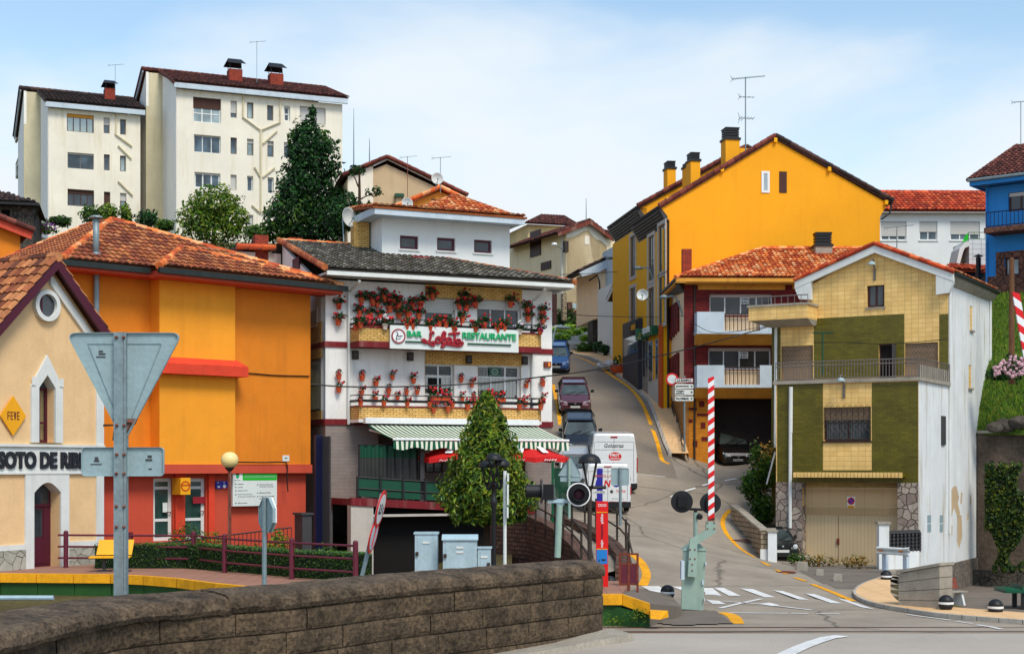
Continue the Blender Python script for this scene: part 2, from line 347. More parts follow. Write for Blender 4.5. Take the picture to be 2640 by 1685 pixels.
mat('shutter_wood',C('#9E846A'),pat=('lines',1,.05,C('#5f4e40'),.014),var=.15)
mat('shutter_mauve',C('#B9A6A0'),pat=('lines',1,.06,C('#958580'),.012),var=.05)
mat('frame_white',C('#DADCDA'),rough=.4,var=.06);mat('frame_brown',C('#3E201C'),rough=.5,var=.15);mat('frame_grey',C('#6E6660'),rough=.5,var=.1)
mat('curtain',C('#C9B4A8'),pat=('lines',0,.16,C('#8f7d74'),.07),var=.12,rough=.9);mat('curtain_red',C('#A8604A'),pat=('lines',0,.14,C('#6E3A30'),.06),var=.12)
mat('lace',C('#C8D2C4'),pat=('lines',0,.1,C('#8f9a90'),.04),var=.12)
mat('garage_door',C('#DCC298',.9),pat=('lines',0,.155,C('#B39A74'),.014),var=.06,vs=1,streak=.2,dirt=C('#A88A60'))
mat('garage_panel',C('#CDB086',.9),pat=('lines',0,.75,C('#A88E68'),.015),var=.06,vs=1)
mat('door_dark',C('#1E1416'),pat=('lines',0,.9,C('#0c0808'),.03),var=.3,vs=2)
mat('umbrella_red',C('#D81E1E'),rough=.7,var=.06,trans=.1);mat('tent_plastic',C('#4A4A48',.6),rough=.3,var=.2,vs=1.5,pat=('lines',0,.5,C('#3a3a38'),.04))
mat('awning_green',(1,1,1),attr=True,rough=.8,var=.05)
mat('wood',C('#6E4A30'),rough=.8,var=.3,vs=4);mat('bench_wood',C('#7E3A2A'),rough=.7,var=.2,vs=4)
mat('globe',C('#F4DC96'),rough=.25,var=.05);mat('orange_refl',C('#F08A1E'),rough=.4,var=.05)
mat('tyre',C('#141414'),rough=.85,var=.2);mat('rim',C('#8E9296'),rough=.35,metal=.6,var=.1);mat('plastic_black',C('#1A1B1D'),rough=.55,var=.1)
mat('lamp_red',C('#A8141C'),rough=.25,var=.1);mat('lamp_clear',C('#C9D0D2'),rough=.15,var=.1);mat('plate',C('#D5D7D2'),rough=.5,var=.05);mat('chrome',C('#C0C4C8'),rough=.2,metal=.9,var=.05)
mat('stripe_red',C('#D8141C'),rough=.4,var=.08,vs=3);mat('rail_steel',C('#6E4A38'),rough=.5,metal=.4,var=.3,vs=6)
mat('rock',C('#5E564E',.75),rough=.95,var=.4,vs=2,bump=1,bs=6);mat('retaining',C('#6A5C50',.8),rough=.95,var=.45,vs=1.2,bump=.7,bs=8,streak=.6,dirt=C('#2f2822'))
mat('pingpong',C('#0F5A3E'),rough=.4,var=.1);mat('plastic_bag',C('#C8CBD2'),rough=.4,var=.2,vs=8)
mat('dish',C('#C9CCC9'),rough=.5,var=.08);mat('orange_post',C('#C8540A'),rough=.7,var=.12,vs=1)
mat('dark_front',C('#33313A'),rough=.5,var=.12);mat('grey_stucco',C('#C2BAB0'),var=.1,vs=1,streak=.3);mat('mauve_brick',C('#A3968F',.8),pat=('brick',.5,.14,.008,C('#998d87',.8),C('#7d726d')),var=.1)
glassmat('glass',(.035,.045,.055));glassmat('glass_blue',(.06,.09,.12),var=.6);glassmat('glass_pale',(.28,.36,.38),rough=.15,var=.3);glassmat('car_glass',(.05,.07,.07),rough=.04,spec=.8);glassmat('glass_green',(.03,.07,.06));glassmat('screen_green',C('#8FC4B4',.6),var=.3)
clearmat('clear');clearmat('mesh_green',(.25,.42,.36),.05)
for nm,h in(('paint_white_car','#E9ECEC'),('paint_blue','#244E86'),('paint_dark','#14161C'),('paint_maroon','#5A2E38'),('paint_silver','#B9BCBE'),('paint_black','#0D0E10'),('paint_green','#1B211E')):car_paint(nm,C(h))
# camera, sky, sun
cam=bpy.data.cameras.new('camera');cam.lens=36*F/2408;cam.sensor_width=36;cam.shift_y=(HY-768.5)/2408;cam.clip_end=6000;cam.clip_start=.5
co=bpy.data.objects.new('camera',cam);COL.objects.link(co);co.location=(0,0,ZC);co.rotation_euler=(math.pi/2,0,0);SC.camera=co
SC.view_settings.view_transform='Standard';SC.view_settings.look='None';SC.view_settings.exposure=0
SUN_EL,SUN_AZ=math.radians(52),math.radians(152)
w=bpy.data.worlds.new('World');SC.world=w;w.use_nodes=True
nt=w.node_tree;n,l=nt.nodes,nt.links;bg=n['Background']
sky=n.new('ShaderNodeTexSky');sky.sky_type='NISHITA';sky.sun_disc=False;sky.sun_elevation=SUN_EL;sky.sun_rotation=SUN_AZ;sky.air_density=1.0;sky.dust_density=.6;sky.ozone_density=3
k=n.new('ShaderNodeMix');k.data_type='RGBA';k.blend_type='MULTIPLY';k.inputs[0].default_value=1;l.new(sky.outputs[0],k.inputs[6]);k.inputs[7].default_value=(.25,.235,.20,1)
tc=n.new('ShaderNodeTexCoord');mp=n.new('ShaderNodeMapping');mp.inputs['Scale'].default_value=(1.0,1.0,2.6);mp.inputs['Rotation'].default_value=(0,math.radians(14),0);mp.inputs['Location'].default_value=(.35,.1,.0);l.new(tc.outputs['Generated'],mp.inputs[0])
nz=n.new('ShaderNodeTexNoise');nz.inputs['Scale'].default_value=3.1;nz.inputs['Detail'].default_value=6;nz.inputs['Roughness'].default_value=.5;nz.inputs['Distortion'].default_value=.3;l.new(mp.outputs[0],nz.inputs['Vector'])
sx=n.new('ShaderNodeSeparateXYZ');l.new(tc.outputs['Generated'],sx.inputs[0])
el=n.new('ShaderNodeMapRange');l.new(sx.outputs[2],el.inputs[0]);el.inputs[1].default_value=.10;el.inputs[2].default_value=.34;el.inputs[3].default_value=.30;el.inputs[4].default_value=-.08
ad=n.new('ShaderNodeMath');ad.operation='ADD';l.new(nz.outputs[0],ad.inputs[0]);l.new(el.outputs[0],ad.inputs[1])
cm=n.new('ShaderNodeMapRange');cm.interpolation_type='SMOOTHSTEP';l.new(ad.outputs[0],cm.inputs[0]);cm.inputs[1].default_value=.44;cm.inputs[2].default_value=.78
mx=n.new('ShaderNodeMix');mx.data_type='RGBA';l.new(cm.outputs[0],mx.inputs[0]);l.new(k.outputs[2],mx.inputs[6]);mx.inputs[7].default_value=(.87,.94,.99,1)
hz=n.new('ShaderNodeMapRange');l.new(sx.outputs[2],hz.inputs[0]);hz.inputs[1].default_value=.34;hz.inputs[2].default_value=.7;hz.inputs[3].default_value=1;hz.inputs[4].default_value=1.05
dk=n.new('ShaderNodeVectorMath');dk.operation='SCALE';l.new(mx.outputs[2],dk.inputs[0]);l.new(hz.outputs[0],dk.inputs[3]);l.new(dk.outputs[0],bg.inputs[0]);bg.inputs['Strength'].default_value=1.0
SKY=dict(k=k,mx=mx,cm=cm,el=el)
sl=bpy.data.lights.new('sun','SUN');sl.energy=2.7;sl.angle=math.radians(20);sl.color=(1,.93,.80);so=bpy.data.objects.new('sun',sl);COL.objects.link(so)
sd=Vector((math.sin(SUN_AZ)*math.cos(SUN_EL),math.cos(SUN_AZ)*math.cos(SUN_EL),math.sin(SUN_EL)));so.rotation_euler=sd.to_track_quat('Z','Y').to_euler();so.location=sd*50
# terrain
def wp(x,y,d):p=W(x,y,d);return(p.x,p.y,p.z)
GP=[(-2,36,0),(6,34,0),(16,34,0),(30,34,0),(4,40,0),(12,40,0),(22,42,0),(32,46,0),(4,46,.05),(8,47,.05),(14,50,0),(20,52,0),(30,54,0),(13.5,59,0),(17,57,0),(22,60,0),(32,66,.1),(22,66,0),(40,64,0),(-30,36,0),(-14,36,0),(-14,44,.5),(-14,52,.9),(-6,52,.5),(-4,57,0),(-30,54,.9),(1,52,1.0),(3,52,.75),(3,57,1.45),wp(1820,1316,61.5),wp(1775,1268,63.5),wp(1719,1213,67),(4.2,62.5,1.95),(2.4,62.5,1.95),(4.6,68.5,2.6),(7.6,68,2.3),wp(1571,1071,75.4),wp(1545,1004,79),wp(1522,946,84),wp(1458,889,91),wp(1418,859,96),wp(1378,841,101),wp(1321,828,107),wp(1330,815,113),wp(1317,1000,78.5),wp(1300,905,88.5),wp(1317,880,93),wp(1690,1087,78),wp(1640,1092,76),wp(1735,1100,75),wp(1730,1125,73),(13,78,4.4),(18,85,8.6),(30,80,10),(40,80,11),(36,78,9),(26,78,8),(8,130,16.4),(4,124,15),(14,112,13),(25,110,14),(40,110,16),(-2,72,4),(-8,74,5),(-2,85,8),(-10,90,11),(-6,100,15),(-16,70,4),(-26,70,6),(-20,92,14),(-34,90,16),(-40,110,21),(-20,112,21),(-5,112,19),(-2,130,19),(-60,140,26),(0,170,26),(60,150,24),(70,90,14),(-70,90,16),(-60,50,2),(60,50,1),(120,120,18),(-120,120,22),(0,240,30),(120,240,26),(-120,240,30)]
_P=np.array(GP);_n=len(_P)
def _U(r2):return np.where(r2<1e-9,0,r2*np.log(np.maximum(r2,1e-9))*.5)
_S=1/40.0;_xy=_P[:,:2]*_S
_A=np.zeros((_n+3,_n+3));d2=((_xy[:,None]-_xy[None])**2).sum(-1);_A[:_n,:_n]=_U(d2)+np.eye(_n)*1e-4;_A[:_n,_n]=1;_A[:_n,_n+1:]=_xy;_A[_n:,:_n]=_A[:_n,_n:].T
_w=np.linalg.solve(_A,np.concatenate([_P[:,2],np.zeros(3)]))
def GV(X,Y):
 q=np.stack([np.ravel(X),np.ravel(Y)],1)*_S
 return _U(((q[:,None]-_xy[None])**2).sum(-1))@_w[:_n]+_w[_n]+q@_w[_n+1:]
CREST=15.2
def G(X,Y):
 if Y<=CREST:return 2.29
 if Y<33:
  t=(Y-CREST)/(33-CREST);return 2.29*(1-t)**1.0*(1-.06*math.sin(math.pi*t)*0)
 z=float(GV(X,Y)[0])
 if Y<48 and X>2:z=max(-.0,min(z,.06))if Y<45 else z
 return z
def gp(z,x,y,off=0.,d0=20,d1=160):
 x,y=zz(z,x,y);a,c=(x-CX)/F,(HY-y)/F;last=None;d=d0
 while d<d1:
  h=ZC+c*d-G(a*d,d)
  if h<0 and d>d0:break
  last=d;d+=.5
 lo,hi=last or d0,d
 for _ in range(18):
  m=(lo+hi)/2
  if ZC+c*m-G(a*m,m)<0:hi=m
  else:lo=m
 return Vector((a*hi,hi,G(a*hi,hi)+off))
def dens(pts,step=.5):
 o=[]
 for a,b in zip(pts[:-1],pts[1:]):
  k=max(1,int(math.hypot(b[0]-a[0],b[1]-a[1])/step))
  o+=[Vector(a).lerp(Vector(b),i/k)for i in range(k)]
 return o+[Vector(pts[-1])]
def catmull(pts,k=6):
 P=[Vector(p)for p in pts];P=[P[0]*2-P[1]]+P+[P[-1]*2-P[-2]];o=[]
 for i in range(1,len(P)-2):
  for j in range(k):
   t=j/k;a,b,c,d=P[i-1:i+3]
   o.append(.5*((2*b)+(c-a)*t+(2*a-5*b+4*c-d)*t*t+(3*b-a-3*c+d)*t**3))
 return o+[P[-2]]
def ribbon(mb,pts,wid,off=.012,g=True):
 pts=[Vector(p)for p in pts];L=[];
 for i,p in enumerate(pts):
  t=pts[min(i+1,len(pts)-1)]-pts[max(i-1,0)];t.z=0;t.normalize();q=Vector((-t.y,t.x,0))*wid/2
  a,b=p+q,p-q
  for v in(a,b):v.z=(G(v.x,v.y)if g else v.z)+off
  L.append((a,b))
 for(a,b),(c,d)in zip(L[:-1],L[1:]):mb.add([a,b,d,c],[(0,1,2,3)])
def inpoly(x,y,P):
 r=False;j=len(P)-1
 for i in range(len(P)):
  if(P[i][1]>y)!=(P[j][1]>y)and x<(P[j][0]-P[i][0])*(y-P[i][1])/(P[j][1]-P[i][1])+P[i][0]:r=not r
  j=i
 return r
def sheet(mb,x0,x1,y0,y1,st,off=0.,ok=None,col=None):
 nx,ny=int(round((x1-x0)/st)),int(round((y1-y0)/st));X=np.linspace(x0,x1,nx+1);Y=np.linspace(y0,y1,ny+1)
 gx,gy=np.meshgrid(X,Y);Z=GV(gx,gy).reshape(gx.shape);idx={}
 def vid(i,j):
  if(i,j)not in idx:
   z=Z[j,i];y=Y[j]
   if y<48:z=G(X[i],y)
   idx[(i,j)]=len(mb.v);mb.v.append((X[i],y,z+off))
  return idx[(i,j)]
 for j in range(ny):
  for i in range(nx):
   if ok and not ok((X[i]+X[i+1])/2,(Y[j]+Y[j+1])/2):continue
   mb.f.append((vid(i,j),vid(i+1,j),vid(i+1,j+1),vid(i,j+1)));mb.c.append(col(X[i],Y[j])if col else(1,1,1))
KR=[W(1571,1071,75.4),W(1567,1055,76.2),W(1545,1004,79),W(1522.7,946,84),W(1500,922,86.5),W(1458,889,91),W(1418,859,96),W(1378,841,101),W(1321,828,107)]
KL=[Vector((2.0,58,0)),Vector((2.3,70,0)),Vector((2.55,80,0)),Vector((2.45,95,0)),Vector((1.0,106,0)),Vector((-2,112,0))]
def xat(P,y):
 for a,b in zip(P[:-1],P[1:]):
  if a.y<=y<=b.y:return a.x+(b.x-a.x)*(y-a.y)/(b.y-a.y)
 return P[0].x if y<P[0].y else P[-1].x
inn=[gp('L',1280,905),gp('L',1130,955),gp('L',1055,1010),gp('L',1060,1055),gp('L',1120,1090),gp('L',1250,1130),gp('L',1450,1165),gp('L',1800,1215),gp('L',2420,1265),gp('L',2700,1290)]
out=[gp('L',1345,905),gp('L',1345,950),gp('L',1345,1010),gp('L',1350,1050),gp('L',1400,1100),gp('L',1440,1120),gp('L',1600,1135),gp('L',1900,1163),gp('L',2420,1205),gp('L',2700,1225)]
_o=catmull(out,4);PARK=[(p.x,p.y)for p in _o]+[(70,_o[-1].y),(70,75),(20.5,75),(18.9,64.2),(16.6,60.2)]
def on_ramp(x,y):return 62<y<117 and xat(KL,y)-.3<x<xat(KR,y)+.2 if y>72 else False
def is_asph(x,y):
 if y<44:return x>1.2
 if y<60:return x>2.2 and x<48
 if y<74:return 1.9<x<13
 if y<80:return 7<x<16
 return False
mb=MB();sheet(mb,-130,130,30,250,2,-.35,lambda x,y:not(0<x<12 and 40<y<118)and not(x>13 and y<70));tag(mb.build('ground',M['ground_earth'],rec=False),kind='structure')
mb=MB();mb.poly([(-3000,250,22),(3000,250,22),(3000,3000,30),(-3000,3000,30)]);mb.poly([(-3000,-60,-2),(3000,-60,-2),(3000,260,-2),(-3000,260,-2)]);tag(mb.build('far_terrain',M['ground_earth'],rec=False),kind='structure')
mb=MB();sheet(mb,1,48,33,80,.5,0,lambda x,y:is_asph(x,y)and not on_ramp(x,y)and not inpoly(x,y,PARK));tag(mb.build('road',M['asphalt'],rec=False),kind='structure')
mb=MB()
for y0,y1,k in((-12,CREST,3),(CREST,33,12)):
 for j in range(k):
  a,b=y0+(y1-y0)*j/k,y0+(y1-y0)*(j+1)/k
  xl=lambda y:(.8 if y>14.4 else-3.6+(y-9)*.78 if y>9 else-3.6)if y<16 else .8
  mb.add([(xl(a),a,G(5,a)-.006*(a>32)),(50,a,G(5,a)),(50,b,G(5,b)),(xl(b),b,G(5,b))],[(0,1,2,3)])
tag(mb.build('approach_road',M['asphalt_light'],rec=False),kind='structure')
mb=MB();sheet(mb,-3,9.5,70,118,.5,.01,lambda x,y:on_ramp(x,y)or(y>104 and-3<x<7));tag(mb.build('ramp_street',M['paver_road'],rec=False),kind='structure')
mb=MB();mb.slab([W(1270,809,110.5),W(1430,807,110.5),W(1430,762,117),W(1270,762,117)],-1.5);tag(mb.build('gravel_bank',M['grey_stucco']),kind='structure')
def paved(name,inner,outer,h,m,kerbw=.18,mk='kerb'):
 a=dens(inner,.6);b=[None]*len(a);o=dens(outer,.05)
 mb=MB();kb=MB();P=[]
 for i,p in enumerate(a):
  q=o[min(int(i/(len(a)-1)*(len(o)-1)),len(o)-1)]
  d=(q-p);d.z=0;d.normalize();k=p+d*kerbw
  P.append([Vector((v.x,v.y,G(p.x,p.y)))for v in(p,k,q)])
 for(p,k,q),(p2,k2,q2)in zip(P[:-1],P[1:]):
  H=Vector((0,0,h));D=Vector((0,0,.3))
  kb.hexa([p-D,k-D,k2-D,p2-D,p+H,k+H,k2+H,p2+H]);z=Vector((0,0,h-.004))
  s=[k.lerp(q,t/3)for t in range(4)];s2=[k2.lerp(q2,t/3)for t in range(4)]
  for t in range(3):mb.add([s[t]+z,s[t+1]+z,s2[t+1]+z,s2[t]+z],[(0,1,2,3)])
  mb.add([q+z,q-D*(5 if name[0]=='c' else 1),q2-D*(5 if name[0]=='c' else 1),q2+z],[(0,1,2,3)])
 tag(mb.build(name,M[m],rec=False),kind='structure');tag(kb.build('kerb',M[mk],rec=False),kind='structure')
paved('pavement',KR,[Vector((8.95,75.4,0)),Vector((8.95,76.5,0)),Vector((8.9,79,0)),Vector((8.7,83,0)),Vector((8.3,86,0)),Vector((7.7,90,0)),Vector((7.1,95,0)),Vector((6.6,100,0)),Vector((5.5,107,0))],.14,'pavement')
paved('corner_pavement',catmull(inn,4),catmull(out,4),.12,'pavement')
mb=MB();mb.poly([(15,43,-1.4),(50,40,-1.4),(50,74,-1.4),(15,74,-1.4)]);tag(mb.build('park_floor',M['asphalt_dark']),kind='structure')
mb=MB();q=[gp('L',*p)for p in((80,420),(200,600),(330,700),(470,765),(640,850),(760,915),(940,985),(1050,1060),(1050,1000),(1130,940),(1290,860),(1290,790),(650,780),(470,740),(330,640),(200,520))]
sheet(mb,6,22,48,68,.12,.006,lambda x,y:inpoly(x,y,[(p.x,p.y)for p in q]));tag(mb.build('forecourt',M['asphalt_dark'],rec=False),kind='structure')
mb=MB();ribbon(mb,dens(catmull([gp('I',*p)for p in((1262,1228),(1205,1200),(1180,1140),(1150,1020),(1090,850),(1010,660),(900,520),(760,420),(640,335),(520,268),(400,222),(280,195))],3),.6),.22)
ribbon(mb,dens([gp('I',*p)for p in((168,480),(195,600),(215,720),(235,860))],.6),.2)
ribbon(mb,dens(catmull([gp('K',*p)for p in((785,722),(850,770),(890,830),(908,890),(895,945),(875,980))],4),.3),.3)
ribbon(mb,dens(catmull([gp('L',*p)for p in((72,352),(25,400),(10,460),(35,530),(90,600),(160,665),(270,730))],4),.3),.2)
for a in(((318,765),(380,797)),((432,828),(522,862)),((585,890),(672,919))):ribbon(mb,dens([gp('L',*p)for p in a],.4),.2)
ribbon(mb,dens(catmull([gp('L',*p)for p in((720,942),(830,985),(950,1035),(1050,1078))],4),.4),.2)
ribbon(mb,dens(catmull([gp('L',*p)for p in((-10,1168),(50,1180),(105,1210),(128,1258))],5),.3),.34)
tag(mb.build('yellow_road_line',M['paint_yellow'],rec=False),kind='structure')
mb=MB()
def gq(z,*pts):mb.poly([gp(z,x,y,.014)for x,y in pts])
gq('K',(865,985),(1010,985),(1130,1060),(1010,1060));gq('K',(1120,988),(1200,990),(1200,1020));gq('K',(1385,1030),(1390,1055),(1415,1057))
gq('L',(-190,972),(-70,975),(0,1035),(-100,1028));gq('L',(-60,972),(20,974),(155,1037),(60,1036));gq('L',(145,977),(250,982),(428,1048),(340,1047));gq('L',(408,992),(490,998),(697,1068),(620,1066));gq('L',(660,1018),(740,1022),(962,1098),(870,1094));gq('L',(922,1056),(990,1066),(1225,1146),(1110,1126))
for z,pts,wd in(('L',((62,1172),(530,1176)),.13),('L',((555,1176),(690,1178)),.13),('L',((750,1178),(940,1181)),.13),('L',((-10,1135),(140,1098),(320,1060)),.16),('L',((0,1078),(300,1100),(720,1150)),.12),('L',((24,120),(120,103)),.13),('K',((1225,208),(1310,183)),.13),('K',((1365,163),(1420,148)),.13),('K',((1105,256),(1135,243)),.13),('L',((1480,1185),(1820,1230)),.1),('L',((1870,1240),(2000,1258)),.1),('L',((2030,1268),(2140,1283),(2230,1303)),.14)):
 ribbon(mb,dens([gp(z,*p)for p in pts],.5),wd,.016)
gq('L',(300,1098),(380,1090),(470,1112),(400,1118));gq('K',(1395,1095),(1500,1105),(1560,1132),(1450,1130))
def nearp(x,y):d=1.71*F/(y-HY);return Vector(((x-CX)/F*d,d,2.29))
ribbon(mb,[nearp(*zz('L',*p))for p in((960,1356),(850,1372),(740,1405),(620,1452),(520,1500),(430,1560))],.16,.008,False)
tag(mb.build('white_road_marking',M['paint_white'],rec=False),kind='structure')
for i,dd in enumerate((35.8,36.75)):
 mb=MB();mb.box(LOC,1.5,48,-dd-.04,-dd+.04,-.06,.02);mb.box(LOC,-20,1.5,-dd-.05,-dd+.05,-.08,.07)
 gv=MB();gv.box(LOC,2.6,48,-dd-.17,-dd-.045,-.06,.014)
 tag((lambda o:(gv.build('flangeway',M['black'],o),o)[1])(mb.build('rail',M['rail_steel'],org=(1.5,dd,0))),('far' if i else 'near')+' steel rail of the track crossing the road, '+('closer to the zebra crossing' if i else 'closer to the camera'),'rail','rails of the railway track')
mb=MB();mb.box(LOC,-22,2.2,-37.1,-33.6,-.3,-.05);mb.box(LOC,1.2,6,-34.3,-33.4,-.02,.01);tag(mb.build('railway_track_bed',M['rock']),kind='structure')
for z,x,y,lab in(('L',150,590,'rusty drain grate beside the yellow line at the foot of the bank'),('L',500,845,'round manhole cover set in the road by the stone blocks')):
 p=gp(z,x,y,.0);mb=MB()
 if 'grate' in lab:
  for i in range(7):mb.box(LOC,p.x-.35+i*.1,p.x-.3+i*.1,-p.y-.3,-p.y+.3,p.z,p.z+.03)
  mb.box(LOC,p.x-.4,p.x+.36,-p.y-.34,-p.y-.3,p.z,p.z+.03);mb.box(LOC,p.x-.4,p.x+.36,-p.y+.3,-p.y+.34,p.z,p.z+.03)
 else:mb.lathe([(.42,0),(.42,.018),(.34,.018),(.34,.024),(0,.024)],24,p)
 tag(mb.build('drain_grate' if 'grate' in lab else 'manhole_cover',M['rust'],org=p),lab,'drain cover')
 # shared building pieces
TC={'orange':[C(h,.78)for h in('#CC7442','#B9663E','#D4824C','#A8583A','#C67C52','#965038')],'terra':[C(h,1.12)for h in('#E5803F','#D96F35','#EE9A5C','#C55A2B','#F0AE78','#B24A26')],'old':[C(h,.85)for h in('#C97F4E','#A8623E','#8A4A30','#D08A58','#6E4030','#B8754A')],'moss':[C(h,1.05)for h in('#6C665C','#7B756A','#575148','#8F897C','#605d4a')],'brown':[C(h,.85)for h in('#7A4238','#6A3830','#8A5044','#5A3029')],'dark':[C(h,.75)for h in('#5a4440','#4a3836','#6a504a','#403432')],'red':[C(h,.95)for h in('#D9532A','#C84824','#E26A3A','#A83C22')],'rust':[C(h,.9)for h in('#7c3d30','#8a483a','#6a332a')]}
def tiles(mb,poly,pal,tw=.24,tl=.38,r=.55,back=None):
 """Barrel tiles over a flat 3D polygon whose first edge is the eave."""
 P=[Vector(p)for p in poly];u=(P[1]-P[0]).normalized();nn=(P[1]-P[0]).cross(P[2]-P[0]).normalized()
 if nn.z<0:nn=-nn
 v=nn.cross(u);
 if v.z<0:v=-v
 q=[((p-P[0]).dot(u),(p-P[0]).dot(v))for p in P]
 u0,u1=min(a for a,b in q),max(a for a,b in q);v1=max(b for a,b in q);cols=TC[pal];n=int((u1-u0)/tw)+1
 for i in range(n):
  uc=u0+(i+.5)*tw
  for j in range(int(v1/tl)+1):
   vc=(j+.5)*tl
   if not inpoly(uc,vc,q):continue
   c=cols[R.randrange(len(cols))];g=.8+R.random()*.35;c=tuple(x*g for x in c);rj=R.uniform(-.012,.012)
   vs=[]
   for vv,w,h in((vc-tl*.56,tw*r*.98,.045),(vc+tl*.5,tw*r*.84,.0)):
    for k in range(5):
     a=math.pi*k/4;vs.append(P[0]+u*(uc+rj-math.cos(a)*w)+v*vv+nn*(h+math.sin(a)*tw*.36))
   mb.add(vs,[(k,k+1,k+6,k+5)for k in range(4)],c);mb.add(vs[:5],[(4,3,2,1,0)],tuple(x*.25 for x in c))
 dk=back or tuple(x*.35 for x in cols[0])
 mb.add([p-nn*.01 for p in P]+[p-nn*.1 for p in P],[tuple(range(len(P))),tuple(range(len(P),2*len(P)))[::-1]]+[(i,(i+1)%len(P),len(P)+(i+1)%len(P),len(P)+i)for i in range(len(P))],dk)
def ridge(mb,a,b,pal,r=.15,l=.42):
 a,b=Vector(a),Vector(b);n=max(1,int((b-a).length/l));cols=TC[pal]
 for i in range(n):
  c=cols[R.randrange(len(cols))];g=.85+R.random()*.3
  mb.tube([a.lerp(b,(i-.12)/n),a.lerp(b,(i+1)/n)],[r*1.05,r*.85],8,tuple(x*g for x in c))
def win(f,root,r,o=0,inset=.14,fm='frame_white',nv=2,nh=(),gm='glass',sh=0,sm='shutter',sill=None,fw=.06,curt=None,name='window',label=None,bars=None):
 u0,u1,z0,z1=r;a=o-inset;mb=MB();e=.003
 mb.box(f,u0,u0+fw,a-.05,a,z0,z1);mb.box(f,u1-fw,u1,a-.05,a,z0,z1);mb.box(f,u0+fw,u1-fw,a-.05,a-e,z0,z0+fw);mb.box(f,u0+fw,u1-fw,a-.05,a-e,z1-fw,z1)
 for i in range(1,nv):c=u0+(u1-u0)*i/nv;mb.box(f,c-fw*.45,c+fw*.45,a-.05,a-.004,z0+fw,z1-fw)
 for t in nh:c=z0+(z1-z0)*t;mb.box(f,u0+fw,u1-fw,a-.05,a-.006,c-fw*.4,c+fw*.4)
 w=mb.build(name,M[fm],root,label)
 if curt:
  MB().box(f,u0+fw,u1-fw,a-.16,a-.14,z0,z1).build('curtain',M[curt],w)
  MB().box(f,u0+fw*.5,u1-fw*.5,a-.04,a-.03,z0,z1).build('pane',M['clear'],w)
 else:MB().box(f,u0+fw*.5,u1-fw*.5,a-.07,a-.03,z0+e,z1-e).build('pane',M[gm],w)
 if sh:MB().box(f,u0+.02,u1-.02,a,a+.04,z1-(z1-z0)*sh,z1-.01).build('shutter',M[sm],w)
 if sill:MB().box(f,u0-.06,u1+.06,a,o+.06,z0-.07,z0-.002).build('sill',M[sill],w)
 return w
def antenna(root_xyz,h,label,kind=0,s=1.0,yaw=.3):
 t=T('antenna',label,'antenna',root_xyz);x,y,z=root_xyz
 MB().tube([(x,y,z-.3),(x,y,z+h)],.035*s,6).build('mast',M['rust']if kind==2 else M['galv'],t)
 def yagi(zc,L,nel,el,tilt=0.,dx=0):
  mb=MB();d=Vector((math.cos(yaw),math.sin(yaw)*.6,tilt)).normalized();c=Vector((x+dx,y,zc));pr=Vector((-d.y,d.x,0)).normalized()
  mb.tube([c-d*L*.4,c+d*L*.6],.022*s,5)
  for i in range(nel):q=c+d*(L*(-.38+.96*i/(nel-1)));e=el*(1-.4*i/nel);mb.tube([q-pr*e/2,q+pr*e/2],.014*s,4)
  q=c-d*L*.4
  for sg in(1,-1):mb.tube([q,q+Vector((-.12*d.x,0,.35*sg*el))],.018*s,4);mb.tube([q+pr*.15*sg,q+Vector((0,0,.3*el*sg))+pr*.3*el*sg],.014*s,4)
  mb.build('boom',M['galv'],t)
 if kind==3:return t
 yagi(z+h*.99,1.9*s,12,.5*s,.12)
 if kind==1:yagi(z+h*.72,.8*s,4,.5*s);yagi(z+h*.42,.8*s,5,.9*s)
 return t
def dishant(c,r,label,look=(-.3,-1,.25),post=None,mt='dish'):
 t=T('satellite_dish',label,'satellite dish',c);ax=Vector(look).normalized();c=Vector(c)
 MB().lathe([(0,0),(r*.5,.03),(r*.85,.1),(r,.17),(r*1.02,.165),(r*.85,.085),(0,-.02)],20,c,None,ax).build('reflector',M[mt],t,smooth=True)
 mb=MB();mb.tube([c-Vector((0,0,r*.8))+ax*.1,c+ax*r*1.1-Vector((0,0,r*.2))],.02,5);mb.lathe([(.05,0),(.05,.12)],6,c+ax*r*1.1-Vector((0,0,r*.2)),None,-ax);mb.build('feed_arm',M['galv'],t)
 MB().tube([c-ax*.03,c-ax*.25,Vector(post)if post else c-ax*.25-Vector((0,0,r*1.6))],.03,6).build('bracket',M['galv'],t)
 return t
def text(s,w=None,h=None,bold=0.,shear=0.,align='C',depth=.02,sp=1.0):
 cu=bpy.data.curves.new('letters','FONT');cu.body=s;cu.extrude=0;cu.offset=bold;cu.shear=shear;cu.space_character=sp;cu.resolution_u=3
 o=bpy.data.objects.new('letters',cu);COL.objects.link(o);bpy.context.view_layer.update()
 dg=bpy.context.evaluated_depsgraph_get();me=bpy.data.meshes.new_from_object(o.evaluated_get(dg));bpy.data.objects.remove(o);bpy.data.curves.remove(cu)
 v=np.array([tuple(p.co)for p in me.vertices]);fs=[tuple(p.vertices)for p in me.polygons];ed={}
 for f in fs:
  for a,b in zip(f,f[1:]+f[:1]):ed[(a,b)]=ed.get((a,b),0)+1
 rim=[(a,b)for(a,b)in ed if(b,a)not in ed];bpy.data.meshes.remove(me)
 mn,mx=v.min(0),v.max(0);c=(mn+mx)/2;s=mx-mn;v=v-c
 kx=(w/s[0])if w else(h/s[1]);ky=(h/s[1])if h else kx;v[:,0]*=kx;v[:,1]*=ky
 return v,fs,rim
def puttext(mb,fn,s,w=None,h=None,depth=.02,**k):
 v,fs,rim=text(s,w,h,**k);n=len(v)
 V=[fn(p[0],p[1],depth)for p in v]+[fn(p[0],p[1],0)for p in v]
 mb.add(V,fs+[(a,b,n+b,n+a)for a,b in rim]);return mb
